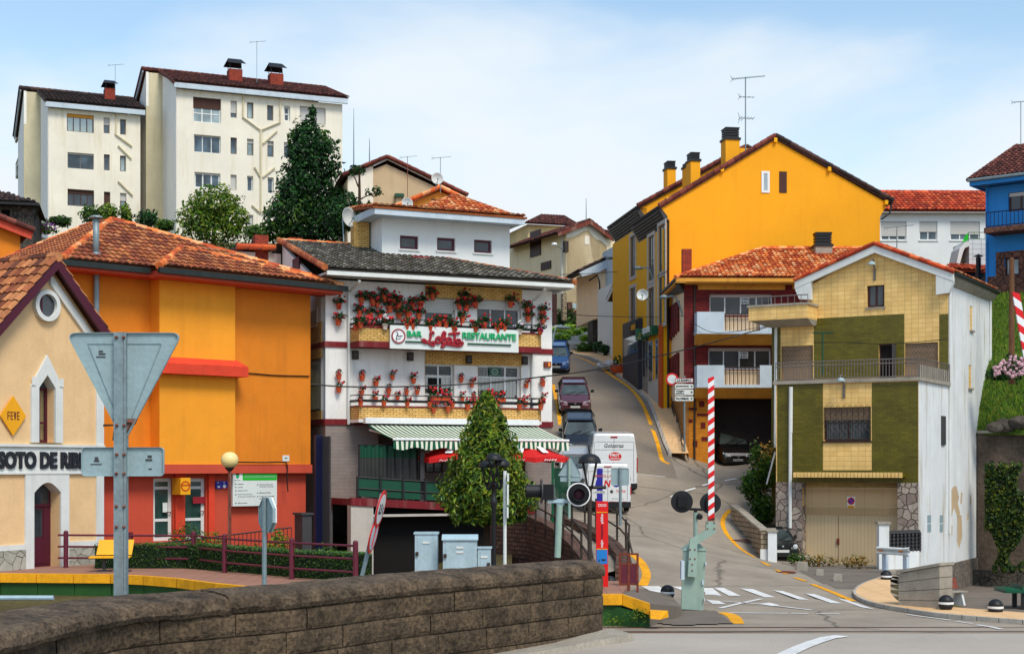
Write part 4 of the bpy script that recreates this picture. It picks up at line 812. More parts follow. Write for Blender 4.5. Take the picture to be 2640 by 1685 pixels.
def block(label,X,d,x_right,zfas,wins,endw,pal,ridge_px,chim,fas_px,pipes,zb=17.):
 f=Fr((X-CX)/F*d,d,.925,.381);t=T('apartment_block',label,'apartment building',f.p(3,0,zb));uR=f.hit('v',x_right,600)[0];D=6.3
 zf=f.hit('A',*fas_px)[1];H=[f.rect(*w[:5])for w in wins]
 mb=MB();mb.facade(f,0,uR,zb,zf,H,0,.3);mb.add([f.p(0,-D,zb),f.p(uR,-D,zb),f.p(uR,-D,zf),f.p(0,-D,zf)],[(0,1,2,3)]);mb.box(f,.02,uR-.02,-D,-.35,zb,zf-.05);mb.build('wall',M['pale_wall'],t)
 oe=.55;zr=f.hit('A',*ridge_px,-D)[1];ze=zf+.45
 fs=f.side(0,0);mb=MB();mb.prism(fs,[(0,zb),(D,zb),(D,zr-.15),(0,zf+.1)],-.03,.03);mb.build('gable_wall',M['pale_end'],t)
 fb=f.side(-1.3,0);ew=[fb.rect(*w)for w in endw];mb=MB();mb.facade(fb,D,2*D,zb,zf,ew,0,.2);mb.prism(fb,[(D,zf),(2*D,zf),(D,zr-.15)],-.2,0);mb.box(f,-1.25,uR-.05,-2*D,-D-.22,zb,zf-.05);mb.build('gable_wall',M['pale_end'],t)
 MB().box(f,-1.3,-.035,-D-.2,-D-.002,zb,zr-.2).build('recess_wall',M['pale_shade'],t)  # shade of the recess is painted in as a darker wall colour
 mb=MB();sl=(zr-ze)/(D+oe);E0,E1=f.p(-.3,oe,ze),f.p(uR+.35,oe,ze);r0,r1=f.p(-.3,-D,zr),f.p(uR+.35,-D,zr)
 tiles(mb,[E0,E1,r1,r0],pal,.34,.5);b0,b1=f.p(-1.7,-2*D-.6,ze-.1),f.p(uR+.3,-2*D-.6,ze-.1);q0=f.p(-1.7,-D,zr)
 mb.slab([q0,f.p(uR+.3,-D,zr),b1,b0],.14,TC[pal][0]);ridge(mb,f.p(-1.6,-D,zr+.08),r1,pal,.16)
 mb.slab([f.p(-.34,oe,ze-.16),f.p(-.2,oe,ze-.16),f.p(-.2,-D,zr-.16),f.p(-.34,-D,zr-.16)],.2,TC[pal][1]);rf=mb.build('roof',M['tiles'],t,rec=False)
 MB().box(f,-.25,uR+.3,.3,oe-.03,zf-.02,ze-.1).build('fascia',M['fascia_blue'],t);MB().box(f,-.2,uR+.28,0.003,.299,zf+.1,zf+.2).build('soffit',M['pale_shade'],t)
 mb=MB();mb.slab([f.p(-1.6,-D,zr-.2),f.p(-1.5,-D,zr-.2),f.p(-1.5,-2*D-.5,ze-.3),f.p(-1.6,-2*D-.5,ze-.3)],.18);mb.build('bargeboard',M['fascia_blue'],t)
 for h,w in zip(H,wins):
  o=dict(w[5])if len(w)>5 else{}
  if o.get('nv')==1 and not o.get('sh')and R.random()<.45:o.update(sh=R.choice((.25,.45,.7)),gm=R.choice(('glass','glass_blue','glass_pale')))
  win(f,t,h,0,.22,**o)
 for h in ew:win(fb,t,h,0,.12,'frame_grey',1,(),'glass',sh=.3)
 for z_,c in chim:chimney(t,f,-3.0,f.rect(z_,*c,-3.0),cap=1,dp=1.0)
 mb=MB()
 for P_ in pipes:mb.tube([f.p(f.hit(z_,x,y)[0],.1,f.hit(z_,x,y)[1])for z_,x,y in P_],.07,6)
 if pipes:mb.build('downpipe',M['pale_shade'],t)
 return t,f
S1=dict(nv=1,fw=.09,fm='frame_grey',gm='glass_blue');SB=dict(nv=3,fw=.07,fm='frame_white',gm='glass_blue')
block('taller pale apartment block with purple-brown roof and two brick chimneys behind the dark tree',415,112,805,0,[('A',1472,510,1685,700,dict(nv=3,nh=(.38,),fm='frame_white',gm='glass_pale',sh=.42,sm='shutter_brown',fw=.1)),('A',1757,533,1805,660,S1),('B',98,488,142,598,dict(S1,gm='glass_pale')),('B',235,508,278,612,dict(S1,gm='glass')),('B',350,513,393,618,dict(nv=1,nh=(.5,),fm='frame_white',fw=.13)),('B',458,520,635,635,dict(nv=1,gm='glass_pale',sh=.92)),('A',1478,795,1682,928,dict(SB,sh=.0)),('A',1757,812,1805,938,S1),('B',98,737,142,850,dict(S1,gm='glass_pale')),('B',237,752,280,860,dict(S1,sh=.25)),('B',350,760,393,865,S1),('A',1483,1080,1680,1200,dict(nv=3,fm='frame_white',gm='glass_blue',fw=.12)),('A',1757,1095,1803,1212,dict(S1,gm='glass_pale',sh=.95)),('B',98,990,140,1095,dict(S1,fm='frame_white')),('B',238,1000,280,1110,dict(S1,fm='frame_white')),('B',95,1255,140,1370,dict(S1,gm='glass_pale'))],[('A',1055,580,1082,705),('A',1060,860,1082,975),('A',1058,1140,1082,1255)],'brown',(1215,305),[('A',(1748,290,1848,405)),('B',(258,290,347,385))],(1350,440),[[('B',72,420),('B',68,590),('B',190,680),('B',190,1230)],[('B',340,430),('B',322,485),('B',322,625),('B',200,675)],[('B',300,685),('B',205,770)],[('B',148,930),('B',190,1000)],[('B',285,935),('B',205,1000)],[('B',130,1190),('B',190,1245)],[('B',260,1195),('B',200,1250)]])
block('lower pale apartment block with dark slate-brown roof and one brick chimney',113.5,113,330,0,[('A',510,635,715,770,dict(nv=4,fm='frame_brown',curt='curtain_red',sh=.18,sm='ochre_wall',fw=.07)),('A',790,660,836,780,S1),('A',915,672,960,790,S1),('A',515,930,715,1050,dict(nv=2,fm='frame_grey',gm='glass_blue',sh=.1)),('A',792,940,836,1062,S1),('A',915,950,960,1070,dict(S1,gm='glass_pale')),('A',515,1208,717,1335,dict(nv=4,fm='frame_brown',gm='glass',sh=.25,sm='shutter_brown')),('A',792,1225,840,1345,dict(S1,sh=.95,sm='shutter_brown')),('A',915,1235,963,1360,dict(S1,fm='frame_brown',gm='glass'))],[('A',112,690,138,815),('A',118,980,142,1095)],'dark',(262,447),[('A',(800,435,880,538))],(372,585),[[('A',890,600),('A',880,790),('A',1005,880)],[('A',900,875),('A',1000,975)],[('A',900,1145),('A',1010,1255)]],15)
antenna(tuple(W(604,185,116)),2.9,'tall mast aerial between the two brick chimneys of the taller apartment block',0,.6)
antenna(tuple(W(271,215,117)),2.1,'short aerial by the chimney of the lower apartment block',0,.6)
for x,y0,y1,lab in((832,255,395,'taller bare rod aerial rising beside the dark tree'),(869,325,385,'shorter bare rod aerial above the beige gable roof')):
 p=W(x,y1,100);t=T('rod_aerial',lab,'antenna',p);MB().tube([p-Vector((0,0,.6)),W(x,(y0+y1)/2,100),W(x,y0,100)],[.05,.035,.015],5).build('rod',M['galv'],t)
 # bar and restaurant
fB=Fr(-7.39,58.96,.9136,.4066);P=fB.p
root=T('bar_restaurant','white bar and restaurant with two flowered brick balconies and mossy tile roof','building',P(4,0,0))
uR=fB.hit('v',1298,900)[0];zev=fB.hit('G',1000,95,1.15)[1];zlow=fB.hit('G',1000,1440,0)[1];D=11.0;Zt=2.75
w1=fB.rect('G',862,250,1145,520);w2=fB.rect('G',1355,270,1765,570);w3=fB.rect('G',862,872,1135,1165);w4=fB.rect('G',1362,885,1765,1220)
mb=MB();mb.facade(fB,0,uR,zlow,zev,[w1,w2,w3,w4],0,.2);mb.box(fB,0.01,uR-.005,-D,-.6,zlow,zev);mb.add([P(uR,0,zlow),P(uR,-D,zlow),P(uR,-D,zev),P(uR,0,zev)],[(0,1,2,3)]);mb.build('wall',M['bar_white'],root)
brk=MB()
def brickpanel(z,x0,y0,x1,y1,holes):
 r=fB.rect(z,x0,y0,x1,y1);brk.facade(fB,*r,[h for h in holes],.035,.04)
brickpanel('G',862,140,1775,285,[w1,w2]);brickpanel('G',862,745,1772,885,[w3,w4]);
fBl=fB.side(0,0)
for r in(('F',565,775,668,935),('F',565,965,668,1040),('F',565,1420,668,1500)):
 q=fBl.rect(r[0],r[3-0]if 0 else r[1],r[2],r[3],r[4]);a,b=sorted(q[:2]);brk.box(fBl,.45,9,.003,.04,q[2],q[3])
brk.build('brick_panel',M['brick_yellow'],root)
win(fB,root,w1,0,.16,'frame_white',1,(),'glass',sh=.52);win(fB,root,w2,0,.16,'frame_white',3,(),'glass',sh=.3)
z=fB.hit('G',1000,985)[1];wa=win(fB,root,w3,0,.16,'frame_white',2,((z-w3[2])/(w3[3]-w3[2]),),'glass',curt='curtain',fw=.07)
z=fB.hit('G',1560,995)[1];wb=win(fB,root,w4,0,.16,'frame_white',3,((z-w4[2])/(w4[3]-w4[2]),),'glass',curt='curtain',fw=.08)
for w_,r in((wa,w3),(wb,w4)):zt=r[2]+(r[3]-r[2])*.66;MB().box(fB,r[0]+.06,r[1]-.06,-.2,-.19,zt,r[3]-.05).build('pane',M['glass'],w_)
r=fB.rect('G',1478,900,1590,985);mb=MB();mb.box(fB,*r[:2],-.155,-.145,*r[2:]);wn=mb.build('window_sign',M['green_dark'],wb)
mb=MB();uc,zc=(r[0]+r[1])/2,(r[2]+r[3])/2;ang=[i*math.pi/8 for i in range(16)];ringp(mb,fB,[(uc+.16*math.cos(a),zc+.12*math.sin(a))for a in ang],[(uc+.12*math.cos(a),zc+.085*math.sin(a))for a in ang],-.144,-.138);mb.box(fB,uc-.08,uc+.08,-.144,-.138,zc-.02,zc+.01);mb.box(fB,r[0]+.03,r[1]-.03,-.144,-.138,r[3]-.06,r[3]-.045);mb.box(fB,r[0]+.03,r[1]-.03,-.144,-.138,r[2]+.04,r[2]+.055);mb.build('emblem',M['mint'],wn)
r=fB.rect('G',905,1000,1030,1160);MB().box(fB,*r[:2],-.185,-.18,*r[2:]).build('pane',M['dark_room'],wa)
b1=fB.rect('G',1850,728,2062,778,0)[2:];b2=fB.rect('G',1950,1415,2062,1468,0)[2:]
mb=MB()
for a,b in(b1,b2):mb.box(fB,-.03,uR+.03,.002,.05,a,b);mb.box(fBl,0.03,9,.002,.05,a,b)
mb.build('floor_band',M['maroon_band'],root)
for r in((1.2,2.0,('F',600,665,628,790)),):
 q=fBl.rect(*r[2]);win(fBl,root,(1.1,3.2,q[2],q[3]),.0,-.02,'frame_white',2,(),'glass',name='side_window',sill='bar_white')
q=fBl.rect('F',570,1045,665,1415);win(fBl,root,(.6,5,q[2],q[3]),0,-.05,'frame_grey',3,(.5,),'glass_pale',name='side_window')
uA,uZ=fB.hit('G',240,600,1.0)[0],fB.hit('G',1958,650,1.0)[0];uw=fB.hit('G',160,600,.15)[0]
sg=fB.rect('G',525,530,1735,745,1.05);zs0,zs1=sg[2],sg[3]
zb_t=fB.hit('G',1850,590,1.0)[1];zb_m=fB.hit('G',1850,710,1.0)[1];zb_b=fB.hit('G',1850,762,1.0)[1]
def balcony(zf,zm,zt,name,ua=uA,uz=uZ):
 b=MB();b.prism_=None
 pts=[(uw,.02),(ua,1.0),(uz,1.0),(uz,.02)]
 def ring(m,z0,z1,t,pr=0):
  for(a,b_),(c,d)in zip(pts[:-1],pts[1:]):
   n=Vector((d-b_,-(c-a))).normalized()if 0 else None
   L_=math.hypot(c-a,d-b_);nx,ny=-(d-b_)/L_,(c-a)/L_
   m.hexa([P(a+nx*pr,b_+ny*pr,z0),P(c+nx*pr,d+ny*pr,z0),P(c-nx*t,d-ny*t,z0),P(a-nx*t,b_-ny*t,z0),P(a+nx*pr,b_+ny*pr,z1),P(c+nx*pr,d+ny*pr,z1),P(c-nx*t,d-ny*t,z1),P(a-nx*t,b_-ny*t,z1)])
 m=MB();ring(m,zm,zt,.12);o=m.build(name,M['brick_yellow'],root)
 m=MB();ring(m,zf,zm-.003,.12,.02);m.slab([P(a,b,zf+.01)for a,b in pts],.12);m.build('balcony_slab',M['maroon_band']if name=='upper_balcony' else M['bar_white'],o)
 m=MB();ring(m,zt+.002,zt+.06,.14,.03);m.build('coping',M['maroon_band'],o)
 return o,ring
o1_,rg=balcony(zb_b,zb_m,zb_t,'upper_balcony')
q=fB.hit('G',1800,1300,1.0)[1];q2=fB.hit('G',1800,1412,1.0)[1]
o2_,rg2=balcony(q2-.12,q2,q,'lower_balcony')
def brail(par,zt,hb,ht,us):
 pts=[P(uw,.02,0),P(uA,.95,0),P(uZ,.95,0),P(uZ,.02,0)]
 m=MB();V=lambda z:[p+Vector((0,0,z))for p in pts]
 for a,b in zip(V(hb)[:-1],V(hb)[1:]):m.tube([a,b],.055,6)
 m.tube(V(ht),.022,5)
 for u in us:m.box(fB,u-.025,u+.025,.93,.97,zt,ht)
 m.build('balcony_rail',M['black_metal'],par)
us=[fB.hit('G',x,1250,.95)[0]for x in(245,468,683,897,1110,1322,1540,1740,1865,1940)]
zr1=fB.hit('G',1300,1235,.95)[1];zr2=fB.hit('G',1300,1182,.95)[1];brail(o2_,q,zr1,zr2,us)
ZR_low=zr1
zr1=fB.hit('G',1300,525,.95)[1];zr2=fB.hit('G',1300,478,.95)[1];brail(o1_,zb_t-.1,zr1,zr2,us);ZR_up=zr1
st_=T('restaurant_sign','long white signboard with green and red raised letters on the upper balcony','sign',P(sg[0],1.1,zs0))
MB().box(fB,sg[0],sg[1],1.04,1.16,zs0,zs1).build('board',M['sign_white'],st_)
mb=MB()
def G_(x0,y0,x1,y1):return fB.rect('G',x0,y0,x1,y1,1.16)
ftext(mb,fB,G_(690,560,832,615),'BAR',1.19,.05,bold=.03);ftext(mb,fB,G_(1212,580,1718,642),'RESTAURANTE',1.19,.05,bold=.03);mb.build('lettering',M['green_letter'],st_)
mb=MB();r=G_(675,655,830,668);mb.box(fB,*r[:2],1.17,1.22,*r[2:]);r=G_(1262,680,1672,693);mb.box(fB,*r[:2],1.17,1.22,*r[2:]);mb.build('underline',M['green_dark'],st_)
mb=MB()
def scr(pts,w=.055):
 q=[fB.hit('G',x,y,1.2)for x,y in pts];c_=catmull([P(a,1.21,b)for a,b in q],5);mb.tube(c_,w,6)
scr([(945,590),(935,568),(915,580),(915,615),(900,655),(870,670),(838,655),(850,640),(880,660),(920,690),(945,695),(950,672),(935,662),(920,675)])
scr([(1000,615),(975,625),(965,655),(985,675),(1005,655),(1000,620),(985,632)]);scr([(1005,650),(1035,625),(1055,585),(1040,570),(1025,600),(1020,650),(1035,675),(1060,655),(1055,625),(1035,640)])
scr([(1105,630),(1080,630),(1070,655),(1085,675),(1105,650),(1110,630),(1110,665),(1130,660)]);scr([(1085,590),(1120,585),(1190,580)]);scr([(1145,585),(1140,640),(1135,675),(1120,695)]);scr([(1175,635),(1155,655),(1170,675),(1195,655),(1180,635)])
scr([(1195,665),(1220,675),(1190,700),(1130,695),(1070,685),(1030,690),(1020,708),(1040,705),(1030,690)])
mb.build('script_lettering',M['letter_red'],st_)
c=fB.hit('G',610,608,1.16);mb=MB();ang=[i*math.pi/14 for i in range(28)];rr=(fB.hit('G',675,608,1.16)[0]-c[0])
ringp(mb,fB,[(c[0]+rr*math.cos(a),c[1]+rr*math.sin(a))for a in ang],[(c[0]+rr*.84*math.cos(a),c[1]+rr*.84*math.sin(a))for a in ang],1.161,1.21);ro=mb.build('roundel',M['letter_red'],st_)
mb=MB();mb.prism(fB,[(c[0]+rr*.84*math.cos(a),c[1]+rr*.84*math.sin(a))for a in ang],1.162,1.19);mb.build('disc',M['white_paint'],ro)
mb=MB()
for pts in(((585,575),(600,562),(607,585),(598,600),(592,625),(590,650)),((598,600),(612,612),(640,610)),((612,608),(648,605),(648,600)),((592,625),(612,638),(635,628)),((600,588),(610,590),(606,600)),((590,650),(600,648))):
 mb.tube([P(*(lambda h:(h[0],1.195,h[1]))(fB.hit('G',x,y,1.19)))for x,y in pts],.014,4)
mb.build('waiter_figure',M['letter_dark'],ro)
ze=zev+.28;E0=P(*(lambda h:(h[0],1.2,ze))(fB.hit('v',757,640,1.2)));uE1=fB.hit('v',1352,668,1.2)[0];uE0=fB.hit('v',763,640,1.2)[0]
E0,E1=P(uE0,1.2,ze),P(uE1,1.2,ze);orr=-5.86;zr=fB.hit('v',655,566,orr)[1];uq=fB.hit('v',655,566,orr)[0]
R0=P(uq,orr,zr);hipk=4.2;R1=P(uE1-6.4,orr,zr)
mb=MB();tiles(mb,[E0,E1,R1,R0],'moss',.25,.38);ridge(mb,E0+Vector((0,0,.05)),R0+Vector((0,0,.05)),'orange',.13);ridge(mb,R0,R1,'terra',.13);ridge(mb,E1,R1,'orange',.12)
B0,B1=P(uq,-13,ze),P(uE1,-13,ze);mb.poly([E1,B1,P(uE1-6.4,orr-.01,zr)],TC['moss'][0]);mb.poly([B0,B1,R1,R0],TC['moss'][0]);rf=mb.build('roof',M['tiles'],root,rec=False)
mb=MB();mb.box(fB,uE0+.1,uE1-.05,1.1,1.24,ze-.25,ze-.09);mb.box(fB,uE0+.1,uE1-.1,0.003,1.08,ze-.2,ze-.12);mb.box(fB,uE1-.12,uE1-.02,-8,1.08,ze-.28,ze-.08);mb.build('gutter',M['white_trim'],rf)
fg=fB.side(.02,0);mb=MB();mb.prism(fB.side(uE0+.25,0),[(0,zev-.3),(5.86,zev-.3),(5.86,zr-.2)],-.15,0);mb.build('gable_wall',M['bar_white'],root)
q=fB.side(uE0+.25,0).rect('F',447,300,495,385);MB().box(fB.side(uE0+.25,0),q[0],q[1],.01,.06,q[2],q[3]).build('gable_window',M['maroon'],root)
MB().box(fB,uE0-4,uE0+.2,-9,-5.9,zev-3,zr-.55).build('rear_wing',M['grey_stucco'],root)
mb=MB();a=fB.hit('F',35,215,-5.8);b=fB.hit('F',310,225,-5.8);mb.slab([P(a[0],-5.6,a[1]-.1),P(b[0],-5.6,b[1]-.1),P(b[0],-8,b[1]+.0),P(a[0],-8,a[1])],.12,TC['dark'][0]);ridge(mb,P(a[0],-5.7,a[1]),P(b[0],-5.7,b[1]),'terra',.14);mb.build('rear_roof',M['tiles'],root)
chimney(root,fB,-5.9,fB.rect('F',165,130,262,225,-5.9));chimney(root,fB,-6.2,fB.rect('F',415,150,515,215,-6.2));chimney(root,fB,-4.6,fB.rect('S',155,890,330,1180,-4.6),'brick_yellow',name='brick_chimney')
r=fB.rect('S',850,1295,1050,1350,-2.6);sk=fB.p;mb=MB();mb.hexa([P(r[0],-2.5,r[2]),P(r[1],-2.5,r[2]),P(r[1],-3.4,r[2]),P(r[0],-3.4,r[2]),P(r[0],-2.6,r[3]),P(r[1],-2.6,r[3]),P(r[1],-3.5,r[3]),P(r[0],-3.5,r[3])]);mb.build('roof_hatch',M['maroon_band'],rf)
oa=-3.2;ra=fB.rect('S',485,965,2010,1280,oa);aw=[fB.rect('S',*q,oa)for q in((700,1055,920,1215),(1143,1080,1360,1235),(1585,1105,1797,1260))];zf0=fB.hit('S',1300,935,oa+.9)[1]
mb=MB();mb.facade(fB,ra[0],ra[1],ra[2]-.8,ra[3]+.4,aw,oa,.15);mb.box(fB,ra[0]+.01,ra[1]-.01,-5.6,oa-.4,ra[2]-.5,ra[3]+.4);mb.add([P(ra[0],oa,ra[2]-.5),P(ra[0],-5.6,ra[2]-.5),P(ra[0],-5.6,ra[3]+.4),P(ra[0],oa,ra[3]+.4)],[(0,1,2,3)]);mb.build('attic_wall',M['white_wall'],root)
for h in aw:win(fB,root,h,oa,.12,'maroon',1,(),'glass',fw=.1,sill='white_trim',name='attic_window')
ea,eb=fB.hit('S',400,890,oa+.95),fB.hit('S',2190,990,oa+.95);zc=ra[3]+.25
mb=MB();mb.box(fB,ea[0],eb[0],oa+.86,oa+.95,zc-.02,zc+.3);mb.box(fB,ea[0],eb[0],-5.8,oa+.86,zc+.02,zc+.12);mb.box(fB,ea[0]-.02,ea[0]+.08,-5.8,oa+.86,zc-.01,zc+.29);mb.build('attic_fascia',M['fascia_blue'],root)
mb=MB();a,b=P(ea[0]-.1,oa+1.0,zc+.32),P(eb[0]+.1,oa+1.0,zc+.32);c_,d=P(eb[0]+.1,-5.9,zc+.75),P(ea[0]-.1,-5.9,zc+.75);tiles(mb,[a,b,c_,d],'terra',.25,.4);mb.build('attic_roof',M['tiles'],root,rec=False)
mb=MB();hh=lambda x,y,o:P(*(lambda h:(h[0],o,h[1]))(fB.hit('G',x,y,o)))
mb.tube([hh(245,85,1.1),hh(240,100,1.05),hh(145,190,.1),hh(145,820,.1),hh(142,1440,.1)],.06,7);mb.tube([hh(1995,150,1.1),hh(1990,175,1.0),hh(1885,275,.1),hh(1885,620,.1)],.06,7);mb.tube([hh(1877,770,.1),hh(1875,1290,.1)],.06,7);mb.build('downpipe',M['white_trim'],root)
for i,(x,y,lab)in enumerate(((200,785,'grey wall lamp by the downpipe nearest the orange building'),(717,800,'dark square wall lamp on plain white wall under the signboard'),(1268,830,'dark wall lamp on the brick strip between two windows'),(1795,838,'small wall lamp under the corner of the upper balcony'))):
 p=hh(x,y,.1);t=T('wall_lamp',lab,'lamp',p,'lamps on the bar wall');MB().box(fB,*(lambda u:(u-.12,u+.12))(fB.hit('G',x,y)[0]),.0,.16,p.z-.17,p.z+.17).build('housing',M['iron_brown'],t);MB().box(fB,*(lambda u:(u-.08,u+.08))(fB.hit('G',x,y)[0]),.161,.175,p.z-.08,p.z+.1).build('lens',M['panel_grey'],t)
r=fB.rect('G',1980,850,2045,905);t=T('alarm_box','brown alarm box with orange light high on the white bar wall','alarm box',P(r[0],.1,r[2]));MB().box(fB,*r[:2],0,.1,*r[2:]).build('case',M['rust'],t);MB().box(fB,r[1]-.16,r[1]-.05,.101,.12,r[2]+.05,r[3]-.05).build('light',M['orange_refl'],t)
zg=-.3;mb=MB();mb.box(fB,0,2.2,-2,0,Zt-.2,zlow);mb.box(fB,uR-1.2,uR,-8,0,.5,zlow);mb.box(fB,2.2,uR-1.2,-8,-2.6,zg,zlow-.01);mb.build('ground_floor_wall',M['mauve_brick'],root)
MB().box(fBl,0.01,9,-.3,-.004,.3,zlow).build('side_wall',M['mauve_brick'],root)
o_t=2.6;ua=fB.hit('H',20,845,o_t)[0];um=fB.hit('H',880,920,o_t)[0];uz=fB.hit('H',1680,960,o_t)[0]
za,zb_=fB.hit('H',20,845,o_t)[1],fB.hit('H',1680,930,o_t)[1];hband=.3
zl_=lambda u:za+(zb_-za)*(u-ua)/(uz-ua)
mb=MB()
mb.hexa([P(ua,o_t-.2,za-hband),P(uz,o_t-.2,zb_-hband),P(uz,o_t,zb_-hband),P(ua,o_t,za-hband),P(ua,o_t-.2,za),P(uz,o_t-.2,zb_),P(uz,o_t,zb_),P(ua,o_t,za)])
mb.hexa([P(ua,-2.6,za-.3),P(uz,-2.6,zb_-.3),P(uz,o_t-.2,zb_-.3),P(ua,o_t-.2,za-.3),P(ua,-2.6,za-.05),P(uz,-2.6,zb_-.05),P(uz,o_t-.2,zb_-.05),P(ua,o_t-.2,za-.05)])
mb.box(fB,-.02,ua,.0,.1,za-.5,za-.08);mb.build('terrace',M['maroon_band'],root)
zo=fB.hit('H',400,995,o_t-.1)[1];u_o=fB.hit('H',215,1200,o_t-.1)[0]
mb=MB();mb.box(fB,ua,u_o,o_t-.5,o_t-.05,zg,za-hband-.003);mb.box(fB,u_o,uz,o_t-.5,o_t-.05,zo,zb_-hband-.003);mb.build('undercroft_wall',M['grey_stucco'],root)
mb=MB();mb.box(fB,u_o,uz,o_t-.9,o_t-.8,zg,zo+.5);mb.box(fB,u_o,uz,-1,o_t-.5,zg-.02,zg+.02);mb.build('garage_painted_shade',M['dark_room'],root)  # near-black panel and floor: the undercroft's shade is put into the colour
r=fB.rect('H',690,1062,755,1100,0);t=T('notice_board','small pale notice fixed in the dark garage opening under the bar','notice',P(r[0],1,r[2]));MB().box(fB,*r[:2],.9,.93,*r[2:]).build('sheet',M['plate'],t)
mb=MB();mb.box(fB,*fB.rect('H',690,1110,1020,1400,0)[:2],.3,.4,zg,fB.hit('H',690,1050)[1]);mb.build('inner_door',M['navy'],root)
zf=fB.hit('H',300,660,o_t-.1)[1];ux=fB.hit('H',650,800,o_t-.1)[0];u0_=fB.hit('H',75,800,o_t-.1)[0]
t=T('terrace_fence','dark railing with green mesh along the edge of the bar terrace','railing',P(u0_,o_t,za));mb=MB()
for a in np.linspace(u0_,uz-.1,9):mb.box(fB,a-.04,a+.04,o_t-.14,o_t-.06,zl_(a),zf-.03*(a-u0_)+.03)
for h_ in(1.0,.45):mb.tube([P(u0_,o_t-.1,za+(zf-za)*h_),P(uz-.1,o_t-.1,zb_+(zf-za)*h_*.95)],.03,5)
mb.build('frame',M['black_metal'],t);MB().add([P(u0_,o_t-.12,za+.05),P(uz-.1,o_t-.12,zb_+.05),P(uz-.1,o_t-.12,zb_+(zf-za)*.93),P(u0_,o_t-.12,zf-.04)],[(0,1,2,3)]).build('mesh_panel',M['green_dark'],t)
r=fB.rect('H',98,378,610,700,2.2);t=T('wind_screen','grey plastic wind screen with green top strip on the bar terrace','wind screen',P(r[0],2.2,r[2]));zq=fB.hit('H',300,487,2.2)[1]
mb=MB()
n=36
for i in range(n):
 a,b=r[0]+(r[1]-r[0])*i/n,r[0]+(r[1]-r[0])*(i+1)/n;s=lambda k_:2.2+.05*math.sin(k_*1.3)
 mb.add([P(a,s(i),r[2]),P(b,s(i+1),r[2]),P(b,s(i+1),zq),P(a,s(i),zq)],[(0,1,2,3)])
mb.build('sheet',M['tent_plastic'],t);mb=MB()
for i in range(n):
 a,b=r[0]+(r[1]-r[0])*i/n,r[0]+(r[1]-r[0])*(i+1)/n;s=lambda k_:2.21+.05*math.sin(k_*1.3)
 mb.add([P(a,s(i),zq),P(b,s(i+1),zq),P(b,s(i+1),r[3]),P(a,s(i),r[3])],[(0,1,2,3)])
mb.build('top_strip',M['green_dark'],t);mb=MB();mb.tube([P(r[0]-.1,2.2,r[3]+.02),P(r[1],2.2,r[3]+.02)],.03,6)
for u in(r[0],r[0]+.43*(r[1]-r[0]),r[1]):mb.box(fB,u-.05,u+.05,2.13,2.2,zl_(u),r[3])
mb.build('frame',M['black_metal'],t)
mb=MB();
for u in(fB.hit('H',655,700,2.4)[0],):mb.box(fB,u-.09,u+.09,2.3,2.48,zl_(u),zlow-1.0)
mb.build('terrace_post',M['panel_grey'],root)
mb=MB();r=fB.rect('H',690,480,850,620,-2.5);win(fB,root,r,-2.6,-.03,'frame_brown',2,(),'glass',name='bar_window');r=fB.rect('H',1640,500,1760,640,-.0)
def awning():
 t=T('awning','green and white striped awning over the bar terrace','awning',P(3,1,zlow));
 a0,a1=fB.hit('H',165,192,1.15),fB.hit('H',1695,205,1.15);c0,c1=fB.hit('H',400,332,3.0),fB.hit('H',1975,322,3.0);zt=(a0[1]+a1[1])/2;zb=(c0[1]+c1[1])/2
 gr,wh=C('#0F5A3E',.9),C('#E4E6D2',.95);n=74;mb=MB();vb=MB()
 for i in range(n):
  f0,f1=i/n,(i+1)/n;cc=gr if i%2==0 else wh
  A_,B_=P(a0[0]+(a1[0]-a0[0])*f0,1.15,zt),P(a0[0]+(a1[0]-a0[0])*f1,1.15,zt);C_,D_=P(c0[0]+(c1[0]-c0[0])*f0,3.0,zb),P(c0[0]+(c1[0]-c0[0])*f1,3.0,zb)
  mid=lambda p,q,k_:p.lerp(q,k_)-Vector((0,0,.05*math.sin(math.pi*k_)))
  s=[[mid(A_,C_,k_/4),mid(B_,D_,k_/4)]for k_ in range(5)]
  for k_ in range(4):mb.add([s[k_][0],s[k_][1],s[k_+1][1],s[k_+1][0]],[(0,1,2,3)],cc)
  w=.03*math.sin(i*.8);vb.add([C_-Vector((0,0,.06)),D_-Vector((0,0,.06)),D_+Vector((w,-.03,-.36-.05*math.sin(i*.55))),C_+Vector((w,-.03,-.36-.05*math.sin(i*.55)))],[(0,1,2,3)],cc)
 mb.build('fabric',M['awning_green'],t,rec=False);vb.build('valance',M['awning_green'],t,rec=False)
 mb=MB();mb.tube([P(c0[0]-.02,3.0,zb),P(c1[0]+.02,3.0,zb)],.05,8);mb.build('front_bar',M['white_paint'],t)
 r=fB.rect('H',130,140,1690,190,1.05);mb=MB();mb.box(fB,r[0],r[1],1.0,1.3,zt+.05,zt+.28);mb.build('cassette',M['white_paint'],t)
 mb=MB()
 for u0_,u1_ in((a0[0]+.1,c0[0]+.3),(a1[0]-.1,c1[0]-.3)):mb.tube([P(u0_,1.1,zt-.2),P((u0_+u1_)/2+.4,2.1,zb+.1),P(u1_,2.95,zb)],.04,6)
 mb.build('arm',M['white_paint'],t)
awning()
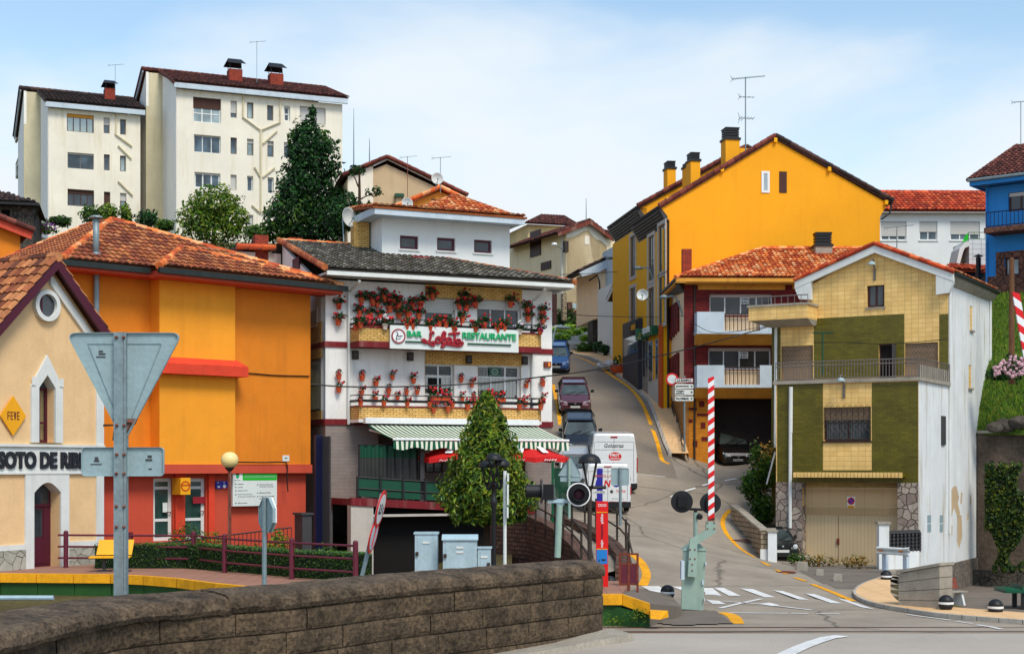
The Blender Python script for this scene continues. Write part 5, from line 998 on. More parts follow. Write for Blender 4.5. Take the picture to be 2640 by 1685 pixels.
def umbrella(c,r,h,label,rot,bott):
 t=T('cafe_umbrella',label,'umbrella',c,'red umbrellas on the bar terrace');c=Vector(c);n=8;top=c+Vector((0,0,h));mb=MB();zb=h-.85
 rim=[c+Vector((r*math.cos(rot+2*math.pi*i/n),r*math.sin(rot+2*math.pi*i/n),zb))for i in range(n)]
 for i in range(n):
  a,b=rim[i],rim[(i+1)%n];m_=(a+b)/2+Vector((0,0,.05));m_=c+Vector(((m_-c).x*.97,(m_-c).y*.97,(m_-c).z))
  sg_=[top.lerp(a,k_/3)-Vector((0,0,.07*math.sin(math.pi*k_/3)))for k_ in range(4)];s2=[top.lerp(m_,k_/3)-Vector((0,0,.12*math.sin(math.pi*k_/3)))for k_ in range(4)];s3=[top.lerp(b,k_/3)-Vector((0,0,.07*math.sin(math.pi*k_/3)))for k_ in range(4)]
  for q in((sg_,s2),(s2,s3)):
   for k_ in range(3):mb.add([q[0][k_],q[0][k_+1],q[1][k_+1],q[1][k_]],[(0,1,2,3)])
  dn=Vector((0,0,-.2));mb.add([a,m_,m_+dn*.8,a+dn],[(0,1,2,3)]);mb.add([m_,b,b+dn,m_+dn*.8],[(0,1,2,3)])
 mb.build('canopy',M['umbrella_red'],t,smooth=False)
 MB().tube([c,top+Vector((0,0,.1))],.03,8).build('pole',M['white_paint'],t)
 mb=MB()
 for k_ in bott:
  a,b=rim[k_%n],rim[(k_+1)%n];m_=(a+b)/2;ax=(top-m_).normalized();sd_=(b-a).normalized();nn=sd_.cross(ax)
  if nn.z<0:nn=-nn
  p0=m_+ax*.35+nn*.05
  pf=[(-.14,0),(-.15,.2),(-.12,.3),(-.14,.45),(-.06,.66),(-.06,.78),(.06,.78),(.06,.66),(.14,.45),(.12,.3),(.15,.2),(.14,0)]
  mb.poly([p0+sd_*x+ax*y for x,y in pf])
  d_=Vector((nn.x,nn.y,0)).normalized()
  q=[a.lerp(b,s_)+Vector((0,0,z_))+d_*.02 for s_,z_ in((.3,-.12),(.34,-.05),(.38,-.12),(.42,-.08),(.46,-.13),(.5,-.05),(.54,-.12),(.6,-.06),(.66,-.12),(.7,-.05))];mb.tube(q,.016,4)
 if bott:mb.build('printing',M['white_paint'],t)
 return t
p=P(fB.hit('H',945,400,1.6)[0],1.9,Zt-.2);umbrella(p,1.85,fB.hit('H',945,300,1.7)[1]-p.z,'red terrace umbrella closer to the grey wind screen',.2,(5,4))
p=P(fB.hit('H',1545,400,1.6)[0],2.1,Zt-.4);umbrella(p,1.85,fB.hit('H',1545,300,1.7)[1]-p.z,'red terrace umbrella closer to the parked vans',.2,(5,4,6))
def table(c,label):
 t=T('cafe_table',label,'table',c,'tables on the bar terrace');c=Vector(c);MB().lathe([(.4,.70),(.42,.715),(.4,.73)],20,c).build('top',M['white_paint'],t)
 mb=MB()
 for i in range(4):a=i*math.pi/2+.5;mb.tube([c+Vector((.05*math.cos(a),.05*math.sin(a),.7)),c+Vector((.35*math.cos(a),.35*math.sin(a),.01))],.018,6)
 mb.build('legs',M['chrome'],t)
def chair(c,rz,label):
 t=T('cafe_chair',label,'chair',c,'chairs on the bar terrace',world=False);t.rotation_euler=(0,0,rz)
 MB().box(LOC,-.22,.22,-.22,.22,.43,.46).build('seat',M['galv'],t);mb=MB()
 for i in range(5):mb.box(LOC,-.2+i*.09,-.16+i*.09,-.24,-.22,.5,.85)
 mb.tube([(-.22,.22,.45),(-.22,.26,.88),(.22,.26,.88),(.22,.22,.45)],.016,6);mb.build('backrest',M['chrome'],t)
 for x,y in((-.2,-.2),(.2,-.2),(-.2,.2),(.2,.2)):MB().tube([(x,y,.44),(x*1.15,y*1.2,0)],.014,6).build('leg',M['chrome'],t)
uT=fB.hit('H',740,740,1.7)[0];zt_=zl_(uT)
table(P(uT,1.6,zt_),'round terrace table by the wind screen post');chair(P(uT-.7,1.7,zt_),1.2,'metal terrace chair on the wind screen side of its table');chair(P(uT+.75,1.6,zt_),-1.2,'metal terrace chair between its table and the conical tree')
uT=fB.hit('H',1700,760,1.7)[0];table(P(uT-.5,1.6,zb_),'round terrace table beyond the conical tree');chair(P(uT+.2,1.8,zb_),-1.3,'metal terrace chair by the green fence near the vans')
t=T('terrace_gate','dark green metal fence closing the terrace beside the vans','fence',W(1310,1200,58));q0,q1=W(1300,1195,57.5),W(1345,1190,60);fq=Fr(q0.x,q0.y,q1.x-q0.x,q1.y-q0.y);L_=(Vector((q1.x-q0.x,q1.y-q0.y,0))).length
railing(t,fq,0,1.9,1.95,L_,2.0,M['green_dark'],.11,0,(.04,.99));MB().box(fq,-.06,.02,-.04,.04,1.7,4.2).build('post',M['green_sign'],t)
dishant(P(fB.hit('S',65,840,-4.8)[0],-4.8,fB.hit('S',65,840,-4.8)[1]),.42,'large grey satellite dish by the yellow brick chimney','x' and(.75,-.6,.1),P(fB.hit('S',30,1000,-4.8)[0],-4.8,fB.hit('S',0,1050,-4.8)[1]-.3))
# houses between the bar and the hill
f=Fr(*W(1230,800,80)[:2],.95,.25);rt=T('tile_roofed_house','grey house with weathered clay hip roof just above the bar attic','house',f.p(-3,0,13))
e0,e1=f.hit('S',765,795),f.hit('S',2168,838);apx=f.hit('S',1345,572,-4.5);ez=(e0[1]+e1[1])/2
mb=MB();a,b,c_=f.p(e0[0],0,e0[1]),f.p(e1[0],0,e0[1]),f.p(apx[0],-4.5,apx[1]);tiles(mb,[a,b,c_],'terra',.27,.42);bk,bl=f.p(e1[0],-9,e0[1]),f.p(e0[0],-9,e0[1]);mb.poly([b,bk,c_],TC['terra'][1]);mb.poly([bl,a,c_],TC['terra'][1]);mb.poly([bk,bl,c_],TC['terra'][1]);ridge(mb,a,c_,'old',.13);ridge(mb,b,c_,'old',.13);mb.build('roof',M['tiles'],rt,rec=False)
MB().box(f,e0[0],e1[0],0,.1,e0[1]-.2,e0[1]-.03).build('gutter',M['white_trim'],rt);MB().box(f,e0[0]+.6,e1[0]-.7,-8,-.7,12,e0[1]-.05).build('wall',M['grey_stucco'],rt);MB().box(f,e0[0]+5,e1[0]-1.3,-.72,-.66,e0[1]-1.2,e0[1]-.6).build('window',M['frame_white'],rt)
f=Fr(*W(1100,700,88)[:2],.97,.2);rt=T('ochre_gable_house','ochre gabled house wedged between the beige gable and the hip roof','house',f.p(-3,0,15))
def gable(f,z,L_,pk_,R_,zb,depth,wall,pal,rt,th=.18,ov=.35,drop=.12):
 l,p,r=f.hit(z,*L_,ov),f.hit(z,*pk_,ov),f.hit(z,*R_,ov)
 mb=MB();mb.prism(f,[(l[0]+.3,zb),(r[0]-.3,zb),(r[0]-.3,r[1]-drop+.3*(p[1]-r[1])/(r[0]-p[0])*.9),(p[0],p[1]-drop-.08),(l[0]+.3,l[1]-drop+.3*(p[1]-l[1])/(p[0]-l[0])*.9)],-depth,0);w=mb.build('wall',M[wall],rt)
 mb=MB();a,b,c_=f.p(l[0],ov,l[1]),f.p(p[0],ov,p[1]),f.p(r[0],ov,r[1]);bk=lambda q:f.p(q[0],-depth-.3,q[1])
 tiles(mb,[bk(l),a,b,bk(p)],pal,.3,.45);tiles(mb,[c_,bk(r),bk(p),b],pal,.3,.45);
 for s_,e_ in((a,b),(c_,b)):ridge(mb,s_+Vector((0,0,.03)),e_+Vector((0,0,.03)),pal,.12,.5)
 mb.build('roof',M['tiles'],rt,rec=False)
 return l,p,r
gable(f,'S',(560,740),(1185,470),(1480,620),12,7,'ochre_wall','terra',rt);r=f.rect('S',1075,615,1130,670);win(f,rt,r,0,-.02,'frame_brown',1,(),'glass')
MB().add([f.p(f.hit('S',600,755)[0],.1,f.hit('S',600,755)[1]),f.p(f.hit('S',1185,490)[0],.1,f.hit('S',1185,490)[1]),f.p(f.hit('S',1185,505)[0],.1,f.hit('S',1185,505)[1]),f.p(f.hit('S',600,775)[0],.1,f.hit('S',600,775)[1])],[(0,1,2,3)]).build('verge_board',M['tan_wall'],rt)
f=Fr(*W(990,600,97)[:2],.97,.22);rt=T('beige_gable_house','broad beige gable house with dark red verge tiles behind the trees','house',f.p(0,0,17))
l,p,r=gable(f,'S',(20,325),(550,108),(1505,565),15,9,'tan_wall','rust',rt,drop=.35)
mb=MB();u_=f.hit('S',378,300)[0];ztop=f.hit('S',378,215)[1];mb.prism(f,[(l[0]+.35,13),(u_,13),(u_,ztop),(l[0]+.35,f.hit('S',30,345)[1])],.003,.06);mb.build('pale_wall_strip',M['pale_wall'],rt)
mb=MB();q=lambda x,y:f.hit('S',x,y,.1);mb.prism(f,[q(385,230),q(550,150),q(1460,590),q(1495,570),q(550,128),q(375,215)],.06,.16);mb.build('verge_board',M['white_trim'],rt)
r=f.rect('S',632,565,735,680);mb=MB();mb.box(f,r[0],r[1],0,.5,r[2]+.4,r[3]);mb.build('wall_vent',M['green_dark'],rt);mb=MB();mb.box(f,r[0]+.1,r[1]-.1,.0,.3,r[2]-.5,r[2]+.4);mb.build('vent_duct',M['tan_wall'],rt)
dishant(tuple(W(*zz('S',1140,382),85)),.34,'white satellite dish with dark rim at the ochre gable peak',(.25,-1,.15));dishant(tuple(W(*zz('S',780,675),79)),.3,'pale satellite dish at the lower corner of the clay hip roof',(.3,-1,.2))
p=W(*zz('S',1183,480),86);antenna(tuple(p),1.75,'thin aerial on the ochre gable peak above the white dish',0,.55);p=W(*zz('S',790,630),80);antenna(tuple(p),2.35,'tall rusty mast aerial standing before the beige gable',2,.45,.1)
f=Fr(*W(*zz('R',630,300),125)[:2],.9,.43);rt=T('cream_house','cream house with brown shuttered openings and patchy olive gable','house',f.p(3,0,15));zb=13
ul,ur=0,f.hit('R',995,500)[0];pk_=f.hit('R',840,160,.4);el=f.hit('R',640,262,.3);er=f.hit('R',1048,322,.4)
mb=MB();mb.prism(f,[(0,zb),(ur,zb),(ur,er[1]+.5),(pk_[0],pk_[1]-.25),(0,el[1]-.1)],-10,0);mb.build('gable_wall',M['olive_render'],rt)
mb=MB();n_=[(u,z)for u,z in[f.hit('R',x,y,.02)for x,y in((632,330),(680,318),(740,290),(790,262),(830,258),(860,300),(905,340),(945,352),(995,400),(995,345),(840,185),(632,290))]];mb.prism(f,n_,.003,.02);mb.build('render_patch',M['pale_wall'],rt)
r=f.rect('R',793,308,836,385);MB().box(f,*r[:2],.022,.04,*r[2:]).build('repair_patch',M['pale_wall'],rt);r=f.rect('R',772,212,790,245);MB().box(f,*r[:2],.022,.08,*r[2:]).build('vent',M['white_paint'],rt)
fl=f.side(0,0);q=fl.hit('R',165,400)[0];mb=MB();mb.box(fl,0.0,14,-6,.02,zb,el[1]);mb.build('side_wall',M['cream_house'],rt)
a=fl.rect('R',303,260,395,490,.1);b=fl.rect('R',400,540,487,610,.1)
for r in(a,b):mb=MB();mb.box(fl,min(r[:2]),max(r[:2]),.02,.12,r[2],r[3]);mb.build('shuttered_opening',M['frame_brown'],rt)
mb=MB();A_,B_,C_,D_=f.p(el[0]-1.0,.5,el[1]-.25),f.p(pk_[0],.5,pk_[1]),f.p(pk_[0],-10.4,pk_[1]),f.p(el[0]-1.0,-10.4,el[1]-.25);tiles(mb,[D_,A_,B_,C_],'brown',.3,.45);E_,F_=f.p(er[0],.5,er[1]),f.p(er[0],-10.4,er[1]);tiles(mb,[E_,F_,C_,B_],'brown',.3,.45)
hp=f.hit('R',400,118,-8);hl=f.hit('R',240,190,-10)
mb.build('roof',M['tiles'],rt,rec=False)
mb=MB();mb.prism(f,[(el[0]-1,el[1]-.27),(pk_[0],pk_[1]-.03),(er[0],er[1]-.03),(er[0],er[1]-.35),(pk_[0],pk_[1]-.4),(el[0]-1,el[1]-.55)],.42,.52);mb.build('bargeboard',M['brown_wood']if 'brown_wood' in M else M['rust'],rt)
f2=Fr(*W(*zz('R',240,300),134)[:2],.93,.3);u1_=f2.hit('R',660,170)[0];mb=MB();mb.box(f2,.6,u1_,-8,-.5,zb,f2.hit('R',300,195)[1]);mb.build('rear_wall',M['olive_render'],rt);mb=MB();a,b,c_=f2.p(0,.2,f2.hit('R',240,190)[1]),f2.p(u1_,.2,f2.hit('R',660,175)[1]),f2.p(f2.hit('R',400,118,-4)[0],-4,f2.hit('R',400,118,-4)[1]);tiles(mb,[a,f2.p(u1_+1,.2,a.z),f2.p(u1_+1,-4,c_.z),c_],'brown',.3,.45);mb.poly([f2.p(0,-8,a.z),a,c_],TC['brown'][0]);mb.build('rear_roof',M['tiles'],rt,rec=False)
MB().tube([fl.p(.6,.1,el[1]),fl.p(.6,.1,zb+3)],.08,6).build('downpipe',M['white_trim'],rt)
r=f.rect('R',545,195,640,222,-3);t=T('street_lamp','wall-mounted street lamp on the corner of the cream house','street lamp',f.p(0,.1,f.hit('R',615,440)[1]));mb=MB();a=f.hit('R',610,430,.2);b=f.hit('R',545,392,1.2);mb.tube([f.p(a[0],.1,a[1]),f.p(b[0],1.2,b[1])],.05,6);mb.build('arm',M['galv'],t);MB().lathe([(.0,-.1),(.25,-.05),(.2,.1),(.05,.15)],10,f.p(b[0]-.3,1.3,b[1]+.05)).build('lamp_head',M['white_paint'],t)
MB().box(f,-.35,.0,.0,.4,f.hit('R',640,460)[1],f.hit('R',640,360)[1]).build('utility_box',M['iron_brown'],rt)
p=W(*zz('R',808,155),126);t=T('rod_aerial','bare rod aerial on the ridge of the cream house','antenna',p);MB().tube([p-Vector((0,0,.3)),W(*zz('R',808,-30),126)],[.05,.02],5).build('rod',M['galv'],t)
f=Fr(*W(*zz('R',640,900),122)[:2],.98,.2);t=T('garden_wall','stone garden wall with grey pierced balustrade below the cream house','wall',f.p(0,0,13));u1_=f.hit('R',830,950)[0]
mb=MB();mb.box(f,-.2,u1_+3,-.4,0,11,f.hit('R',700,975)[1]);mb.build('stone_base',M['stone_brown'],t);r=f.rect('R',680,915,820,960);mb=MB();mb.box(f,r[0],r[1]+3,-.2,-.05,r[2],r[3]);mb.build('balustrade',M['metal_grey'],t)
r=f.rect('R',640,905,680,985);MB().box(f,*r[:2],-.35,.15,r[2],r[3]).build('pillar',M['stone_brown'],t)
f=Fr(*W(*zz('R',500,900),116)[:2],.98,.2);t=T('brown_gate_wall','tall brown timber gate beside an ochre stone pier at the street top','gate',f.p(0,0,12));r=f.rect('R',500,820,545,1035);MB().box(f,*r[:2],-.2,0,r[2]-.5,r[3]).build('gate_leaf',M['frame_brown'],t);r=f.rect('R',592,825,630,1010);MB().box(f,*r[:2],-.4,.1,r[2]-.5,r[3]).build('pier',M['block_wall'],t)
f=Fr(*W(*zz('R',912,900),104)[:2],.985,.17);rt=T('overhanging_house','peach house with overhanging upper floor above a stone base on the street','house',f.p(1,0,11));uR_=f.hit('R',1140,800)[0];zo=f.hit('R',990,1045)[1];zb=9.5
rk0,rk1=f.hit('R',790,600,.2),f.hit('R',1140,440,.2);s_=(rk1[1]-rk0[1])/(rk1[0]-rk0[0]);zA=rk0[1]+s_*(0-rk0[0])
mb=MB();mb.prism(f,[(0,zo),(uR_,zo),(uR_,zA+s_*uR_-.2),(0,zA-.2)],-7,0);mb.build('upper_wall',M['pink_wall'],rt)
fl=f.side(0,0);qd=abs(fl.hit('R',820,900)[0]);mb=MB();zlft=fl.hit('R',865,1090)[1]
hs=[fl.rect('R',*q)for q in((880,770,902,935),(836,800,858,960))];hs=[(min(h[:2]),max(h[:2]),h[2],h[3])for h in hs]
mb.facade(fl,0,qd,zo,zA-.25,hs,.01,.2);mb.box(fl,0.01,qd,-2,-.25,zo,zA-.25);mb.build('side_wall',M['pink_wall'],rt)
for h in hs:win(fl,rt,h,0,.12,'wood',2,(),'glass')
mb=MB();mb.box(f,-.0,uR_,-qd,-1.6,zb,zo-.003);mb.build('stone_base',M['stone_dark'],rt)
mb=MB();mb.box(f,uR_-.6,uR_,-1.7,-.0,zb,zo-.003);mb.build('stone_pier',M['stone_brown'],rt)
ov=f.hit('R',745,625,.3)[0];mb=MB();zq=lambda u:zA+s_*u;a,b=f.p(ov,.4,zq(ov)),f.p(uR_+3,.4,zq(uR_+3));c_,d=f.p(uR_+3,-8,zq(uR_+3)),f.p(ov,-8,zq(ov));tiles(mb,[d,a,b,c_],'dark',.3,.45);mb.build('roof',M['tiles'],rt,rec=False)
mb=MB();mb.prism(f,[(ov,zq(ov)-.12),(uR_,zq(uR_)-.12),(uR_,zq(uR_)-.6),(-.02,zq(0)-.75),(ov+.2,zq(ov)-.4)],.003,.42);mb.build('soffit',M['fascia_blue'],rt)
MB().tube([f.p(f.hit('R',x,y)[0],.06,f.hit('R',x,y)[1])for x,y in((830,712),(905,662),(925,720),(930,830),(960,890),(1000,905))],.06,6).build('cable_duct',M['iron_brown'],rt)
f2=Fr(*W(*zz('R',1065,900),99)[:2],.985,.17);rt=T('narrow_white_house','narrow white house with small tiled canopy and ground-floor stone beside the yellow block','house',f2.p(1,0,10));fl=f2.side(0,0);u1_=f2.hit('R',1190,700)[0]
mb=MB();mb.box(f2,0,u1_+.5,-5,0,8.5,f2.hit('R',1100,720)[1]);mb.build('wall',M['white_wall'],rt);u2_=f2.hit('R',1142,600)[0];mb=MB();mb.box(f2,u2_,u1_+.6,-6,.0-.02,8.5,f2.hit('R',1160,345)[1]);mb.build('upper_wall',M['fascia_blue'],rt)
mb=MB();a,b,c_,d=[f2.p(f2.hit('R',x,y,o)[0],o,f2.hit('R',x,y,o)[1])for x,y,o in((985,895,1.1),(1060,740,1.1),(1140,705,.0),(1065,905,.0))];mb.slab([a,b,c_,d],.15,TC['dark'][0]);ridge(mb,b,c_,'orange',.12);mb.build('canopy_roof',M['tiles'],rt);MB().tube([b-Vector((0,0,.1)),a-Vector((0,0,.1))],.08,6).build('gutter',M['white_trim'],rt)
mb=MB();ob=f2.hit('R',1095,315,.5);mb.slab([f2.p(ob[0],.5,ob[1]),f2.p(u1_+1,.5,ob[1]),f2.p(u1_+1,-5,ob[1]+1.2),f2.p(ob[0]+.4,-5,ob[1]+1.2)],.15,TC['rust'][0]);mb.build('eave',M['tiles'],rt)
mb=MB()
for x0,x1,y0,y1 in((1085,1100,880,1090),(1106,1116,870,1080),(1080,1092,1180,1350),(1098,1112,1170,1345)):r=f2.rect('R',x0,y0,x1,y1,.03);mb.box(f2,*r[:2],.003,.06,*r[2:])
mb.build('window',M['frame_brown'],rt);r=f2.rect('R',1125,1095,1190,1460);MB().box(f2,r[0],r[1]+.3,.003,.1,8.5,r[3]).build('stone_front',M['stone_brown'],rt)
# big yellow block
fY=Fr(8.57,82,.9876,.157)
rt=T('yellow_building','big bright yellow building with blank gable and brown tile verge','building',fY.p(6,0,9))
zb=6.0
def ybody(f,du,lp,pk_,rp,corner_z,uR,wallm,name):
 l,p,r=[f.hit(*q,.0)for q in(lp,pk_,rp)]
 cz=corner_z;pts=[(du,zb),(uR,zb),(uR,f.hit('O',1757,940)[1]),(r[0]-.25,r[1]-.15),(p[0],p[1]-.22),(l[0]+.1,l[1]-.1),(du,cz)]
 mb=MB();mb.prism(f,pts,-6.3,0);w=mb.build(name,M[wallm],rt);return l,p,r,w
cz=fY.hit('O',400,935)[1];uR=fY.hit('O',1756,940)[0]
l,p,r,w_=ybody(fY,0,('O',345,868),('O',1085,420),('O',1832,835),cz,uR,'yellow_wall','gable_wall')
mb=MB()
def yroof(f,l,p,r,o0,o1,th=.2):
 q=lambda a,o:f.p(a[0],o,a[1])
 for a in(l,r):
  A_,B_=q(a,o1),q(p,o1);C_,D_=q(p,o0),q(a,o0);mb.slab([A_,B_,C_,D_],-th,TC['dark'][0]);ridge(mb,A_+Vector((0,0,.02)),B_+Vector((0,0,.02)),'rust' if a is l else 'dark',.13,.45)
yroof(fY,l,p,r,-6.4,.12)
f2=Fr(*fY.p(0,-6.4,0)[:2],.9876,.157);l2,p2=f2.hit('O',208,868),f2.hit('O',900,488);r2=(p2[0]+(p2[0]-l2[0]),l2[1]);du=f2.hit('O',262,1000)[0]-.1
yroof(f2,l2,p2,r2,-8,.1);rf=mb.build('roof',M['tiles'],rt)
pts=[(du,zb),(p2[0]+4,zb),(p2[0]+4,l2[1]),(p2[0],p2[1]-.2),(l2[0]+.1,l2[1]-.15),(du,f2.hit('O',235,925)[1])];MB().prism(f2,pts,-7.5,-.02).build('gable_wall',M['yellow_wall'],rt)
for f,a,du_,L_ in((fY,l,0,6.3),(f2,l2,du,7.6)):
 mb=MB();P_=f.p;mb.hexa([P_(a[0]-.05,-.02,a[1]-.25),P_(du_+.15,-.02,a[1]-1.3),P_(du_+.15,-L_,a[1]-1.3),P_(a[0]-.05,-L_,a[1]-.25),P_(a[0],-.02,a[1]-.12),P_(du_+.15,-.02,a[1]-.12),P_(du_+.15,-L_,a[1]-.12),P_(a[0],-L_,a[1]-.12)]);mb.build('eaves',M['panel_grey'],rt)
 mb=MB()
 for i in range(7):k_=(i+.5)/7;mb.tube([P_(a[0]-.05+(du_-a[0]+.1)*k_,-.05,a[1]-.25-1.02*k_),P_(a[0]-.05+(du_-a[0]+.1)*k_,-L_,a[1]-.27-1.02*k_)],.05,4)
 mb.tube([P_(a[0]-.1,.05,a[1]-.1),P_(a[0]-.1,-L_,a[1]-.1)],.08,6);mb.build('eave_batten',M['black_metal'],rt)
h=fY.rect('O',998,648,1050,786);win(fY,rt,h,0,-.05,'white_paint',1,(),'glass_pale',fw=.13);h=fY.rect('O',1112,650,1160,786);MB().box(fY,*h[:2],.003,.03,*h[2:]).build('glass_block_panel',M['shutter_brown'],rt)
mb=MB()
for x,y in((395,830),(743,640),(1083,452),(1427,637),(1790,850)):u,z=fY.hit('O',x,y);mb.box(fY,u-.09,u+.09,.003,.2,z-.12,z+.12)
mb.build('beam_end',M['yellow_side'],rt)
for f,du_,cols in((fY,0,((345,388),(280,318))),(f2,du,((165,197),(222,253)))):
 fs=f.side(du_-.22,0);ws=[];MB().box(f,du_-.22,du_,-.35,-.012,zb,(l if f is fY else l2)[1]-1.25).build('corner_strip',M['yellow_side'],rt)
 for i,(x0,x1)in enumerate(cols):
  ua,ub_=sorted((fs.hit('O',x0,1200)[0],fs.hit('O',x1,1200)[0]))
  base=(990,1290)if(f is fY and i==0)else(1062,1345)if f is fY else(1062,1320)if i==0 else(1035,1250)
  for k_ in range(3):
   d_=(0,330,640)[k_];xm=(x0+x1)/2;z1=fs.hit('O',xm,base[0]+d_)[1];z0=fs.hit('O',xm,base[1]+d_)[1]
   if z0<11.2:continue
   ws.append((ua,ub_,z0,z1))
 mb=MB();mb.facade(fs,0,6.2 if f is fY else 7.4,zb,(l if f is fY else l2)[1]-1.2,ws,.02,.09);mb.build('street_wall',M['yellow_side'],rt)
 for h in ws:
  w=win(fs,rt,h,.02,.03,'frame_grey',2,(.45,),'glass',fw=.09)
  mb=MB();a,b,c_,d=h;g_=.2
  for q in((a-g_,a,c_-g_,d+g_),(b,b+g_,c_-g_,d+g_),(a,b,c_-g_,c_),(a,b,d,d+g_)):mb.box(fs,q[0],q[1],.022,.07,q[2],q[3])
  mb.build('surround',M['grey_stucco'],w)
fs=fY.side(-.22,0);X_=lambda x0,y0,x1,y1,o=0:(lambda r:(min(r[:2]),max(r[:2]),r[2],r[3]))(fs.rect('X',x0,y0,x1,y1,o))
mb=MB();q=X_(785,430,882,1500);mb.box(fs,-.0,q[1],.025,.12,zb,fs.hit('X',850,470)[1]);mb.build('corner_pilaster',M['orange_post'],rt)
q=X_(725,700,775,1400);a=fs.hit('X',600,1000)[0];b=fs.hit('X',780,1000)[0];mb=MB();mb.box(fs,q[1]if 0 else b,a,.025,.08,zb,fs.hit('X',680,740)[1]);bf=mb.build('bank_front',M['grey_stucco'],rt)
for x0,y0,x1,y1,m in((615,790,672,1420,'glass'),(735,740,765,1385,'glass'),(690,720,722,1395,'paint_yellow')):q=X_(x0,y0,x1,y1);MB().box(fs,q[0],q[1],.081,.1,q[2],q[3]).build('window' if m=='glass' else 'yellow_stripe',M[m],bf)
a2=fs.hit('X',500,1000)[0];MB().box(fs,a+.003,a2,.025,.06,zb,fs.hit('X',540,760)[1]).build('shop_frame',M['mauve_brick'],rt)
for x0,x1 in((515,545),(560,590)):q=X_(x0,760,x1,1345);MB().box(fs,q[0],q[1],.061,.075,q[2],q[3]).build('window',M['glass'],rt)
a3=fs.hit('X',240,1000)[0];zt_=fs.hit('X',400,420)[1];MB().box(fs,a2+.003,a3,.025,.3,zb,zt_).build('dark_shopfront',M['dark_front'],rt)
q=X_(260,690,495,1150);MB().box(fs,q[0],q[1],.301,.32,q[2]+.6,q[3]).build('shop_glass',M['glass_blue'],rt);
q=X_(305,440,410,630,.3);t=T('shop_sign','dark shop sign with yellow writing above the dark shopfront','sign',fs.p(q[0],.4,q[2]));MB().box(fs,q[0],q[1],.3,.38,q[2],q[3]).build('panel',M['letter_dark'],t);MB().box(fs,q[0]+.3,q[1]-.3,.381,.395,q[2]+.2,q[2]+.5).box(fs,q[0]+.5,q[1]-.5,.381,.395,q[3]-.4,q[3]-.25).build('lettering',M['paint_yellow'],t)
q=X_(570,470,770,740);zz0,zz1=fs.hit('X',670,690)[1],fs.hit('X',670,540)[1];t=T('bank_sign','long green bank fascia sign with white lettering on the yellow building','sign',fs.p(q[0],.4,zz0));MB().box(fs,q[0],q[1],.1,.45,zz0,zz1).build('light_box',M['green_sign'],t)
mb=MB();puttext(mb,lambda x,y,d:fs.p((q[0]+q[1])/2-x-.1,.451+d,(zz0+zz1)/2+y+.05),'CAJA RURAL',(q[1]-q[0])*.66,.42,.02,bold=.03);mb.build('lettering',M['white_paint'],t)
ff=Fr(*fs.p(q[1]-.2,.4,0)[:2],1,0);rr=ff.rect('X',380,555,570,745,0);t=T('cash_machine_sign','green projecting sign for a round the clock cash machine above the street','sign',ff.p(rr[0],0,rr[2]));L_=rr[1]-rr[0];MB().box(ff,rr[0],rr[1],-.25,0,rr[2],rr[3]).build('light_box',M['green_sign'],t)
mb=MB();ftext(mb,ff,(rr[0]+.3*L_,rr[0]+.65*L_,rr[2]+.32*(rr[3]-rr[2]),rr[2]+.62*(rr[3]-rr[2])),'24h',.002,.01,bold=.03);ftext(mb,ff,(rr[0]+.13*L_,rr[0]+.3*L_,rr[2]+.1*(rr[3]-rr[2]),rr[2]+.26*(rr[3]-rr[2])),'+',.002,.01,bold=.02);mb.build('numerals',M['paint_yellow'],t)
mb=MB();ftext(mb,ff,(rr[0]+.35*L_,rr[0]+.88*L_,rr[2]+.1*(rr[3]-rr[2]),rr[2]+.24*(rr[3]-rr[2])),'ServiRed',.002,.01,bold=.02,shear=.3);mb.build('lettering',M['white_paint'],t)
mb=MB();mb.tube([fY.p(.02,.06,cz-.2),fY.p(.02,.06,zb)],.06,6);mb.tube([fY.p(l[0],.1,l[1]-.3),fY.p(-.05,.1,cz-.6)],.05,6);e_=fY.hit('O',1830,850);mb.tube([fY.p(e_[0],.05,e_[1]),fY.p(e_[0]-.15,.1,e_[1]-.6),fY.p(uR+.05,.06,fY.hit('O',1757,955)[1])],.06,6);mb.build('downpipe',M['black_metal'],rt)
for z_,r_,o in(('O',(770,435,860,560),-.9),('O',(547,572,608,690),-.9),('O',(519,610,546,670),-4.5),('O',(398,622,452,740),-6.6)):chimney(rt,fY,o,fY.rect(z_,*r_,o),'yellow_wall',2,.9,dig=1.2)
mb=MB();a=fY.hit('O',862,500,-5);b=fY.hit('O',925,500,-5);mb.box(fY,a[0],b[0],-6,-5,a[1]-1.5,a[1]);mb.build('roof_turret',M['yellow_wall'],rt)
p=W(*zz('O',897,500),85);t=antenna(tuple(p),4.05,'tall roof mast with long slanting yagi aerial on the yellow building',1,1.0,.2)
dishant(tuple(W(*zz('O',240,1442),78.5)),.3,'grey satellite dish on the street side of the yellow building',(-.2,-1,.2),tuple(W(*zz('O',300,1480),83)))
for z_,pts,d,lab in(('R',((1140,625),(1110,560),(1085,505),(1030,508)),96,'street lamp bracket on the white house beyond the yellow block'),('R',((1425,740),(1395,650),(1365,598),(1295,597)),84,'street lamp bracket on the street side of the yellow block'),('M',((205,500),(185,430),(150,370),(95,372)),77.5,'street lamp bracket on the corner of the dark red brick building')):
 q=[W(*zz(z_,x,y),d)for x,y in pts];t=T('street_lamp',lab,'street lamp',q[0],'bracket street lamps along the ramp street');MB().tube(catmull(q,4),.045,6).build('arm',M['galv'],t);a=q[-1];MB().lathe([(.05,-.05),(.22,-.02),(.26,.05),(.15,.14),(.03,.16)],10,a-Vector((.1,0,.05))).build('lamp_head',M['galv'],t,smooth=True)
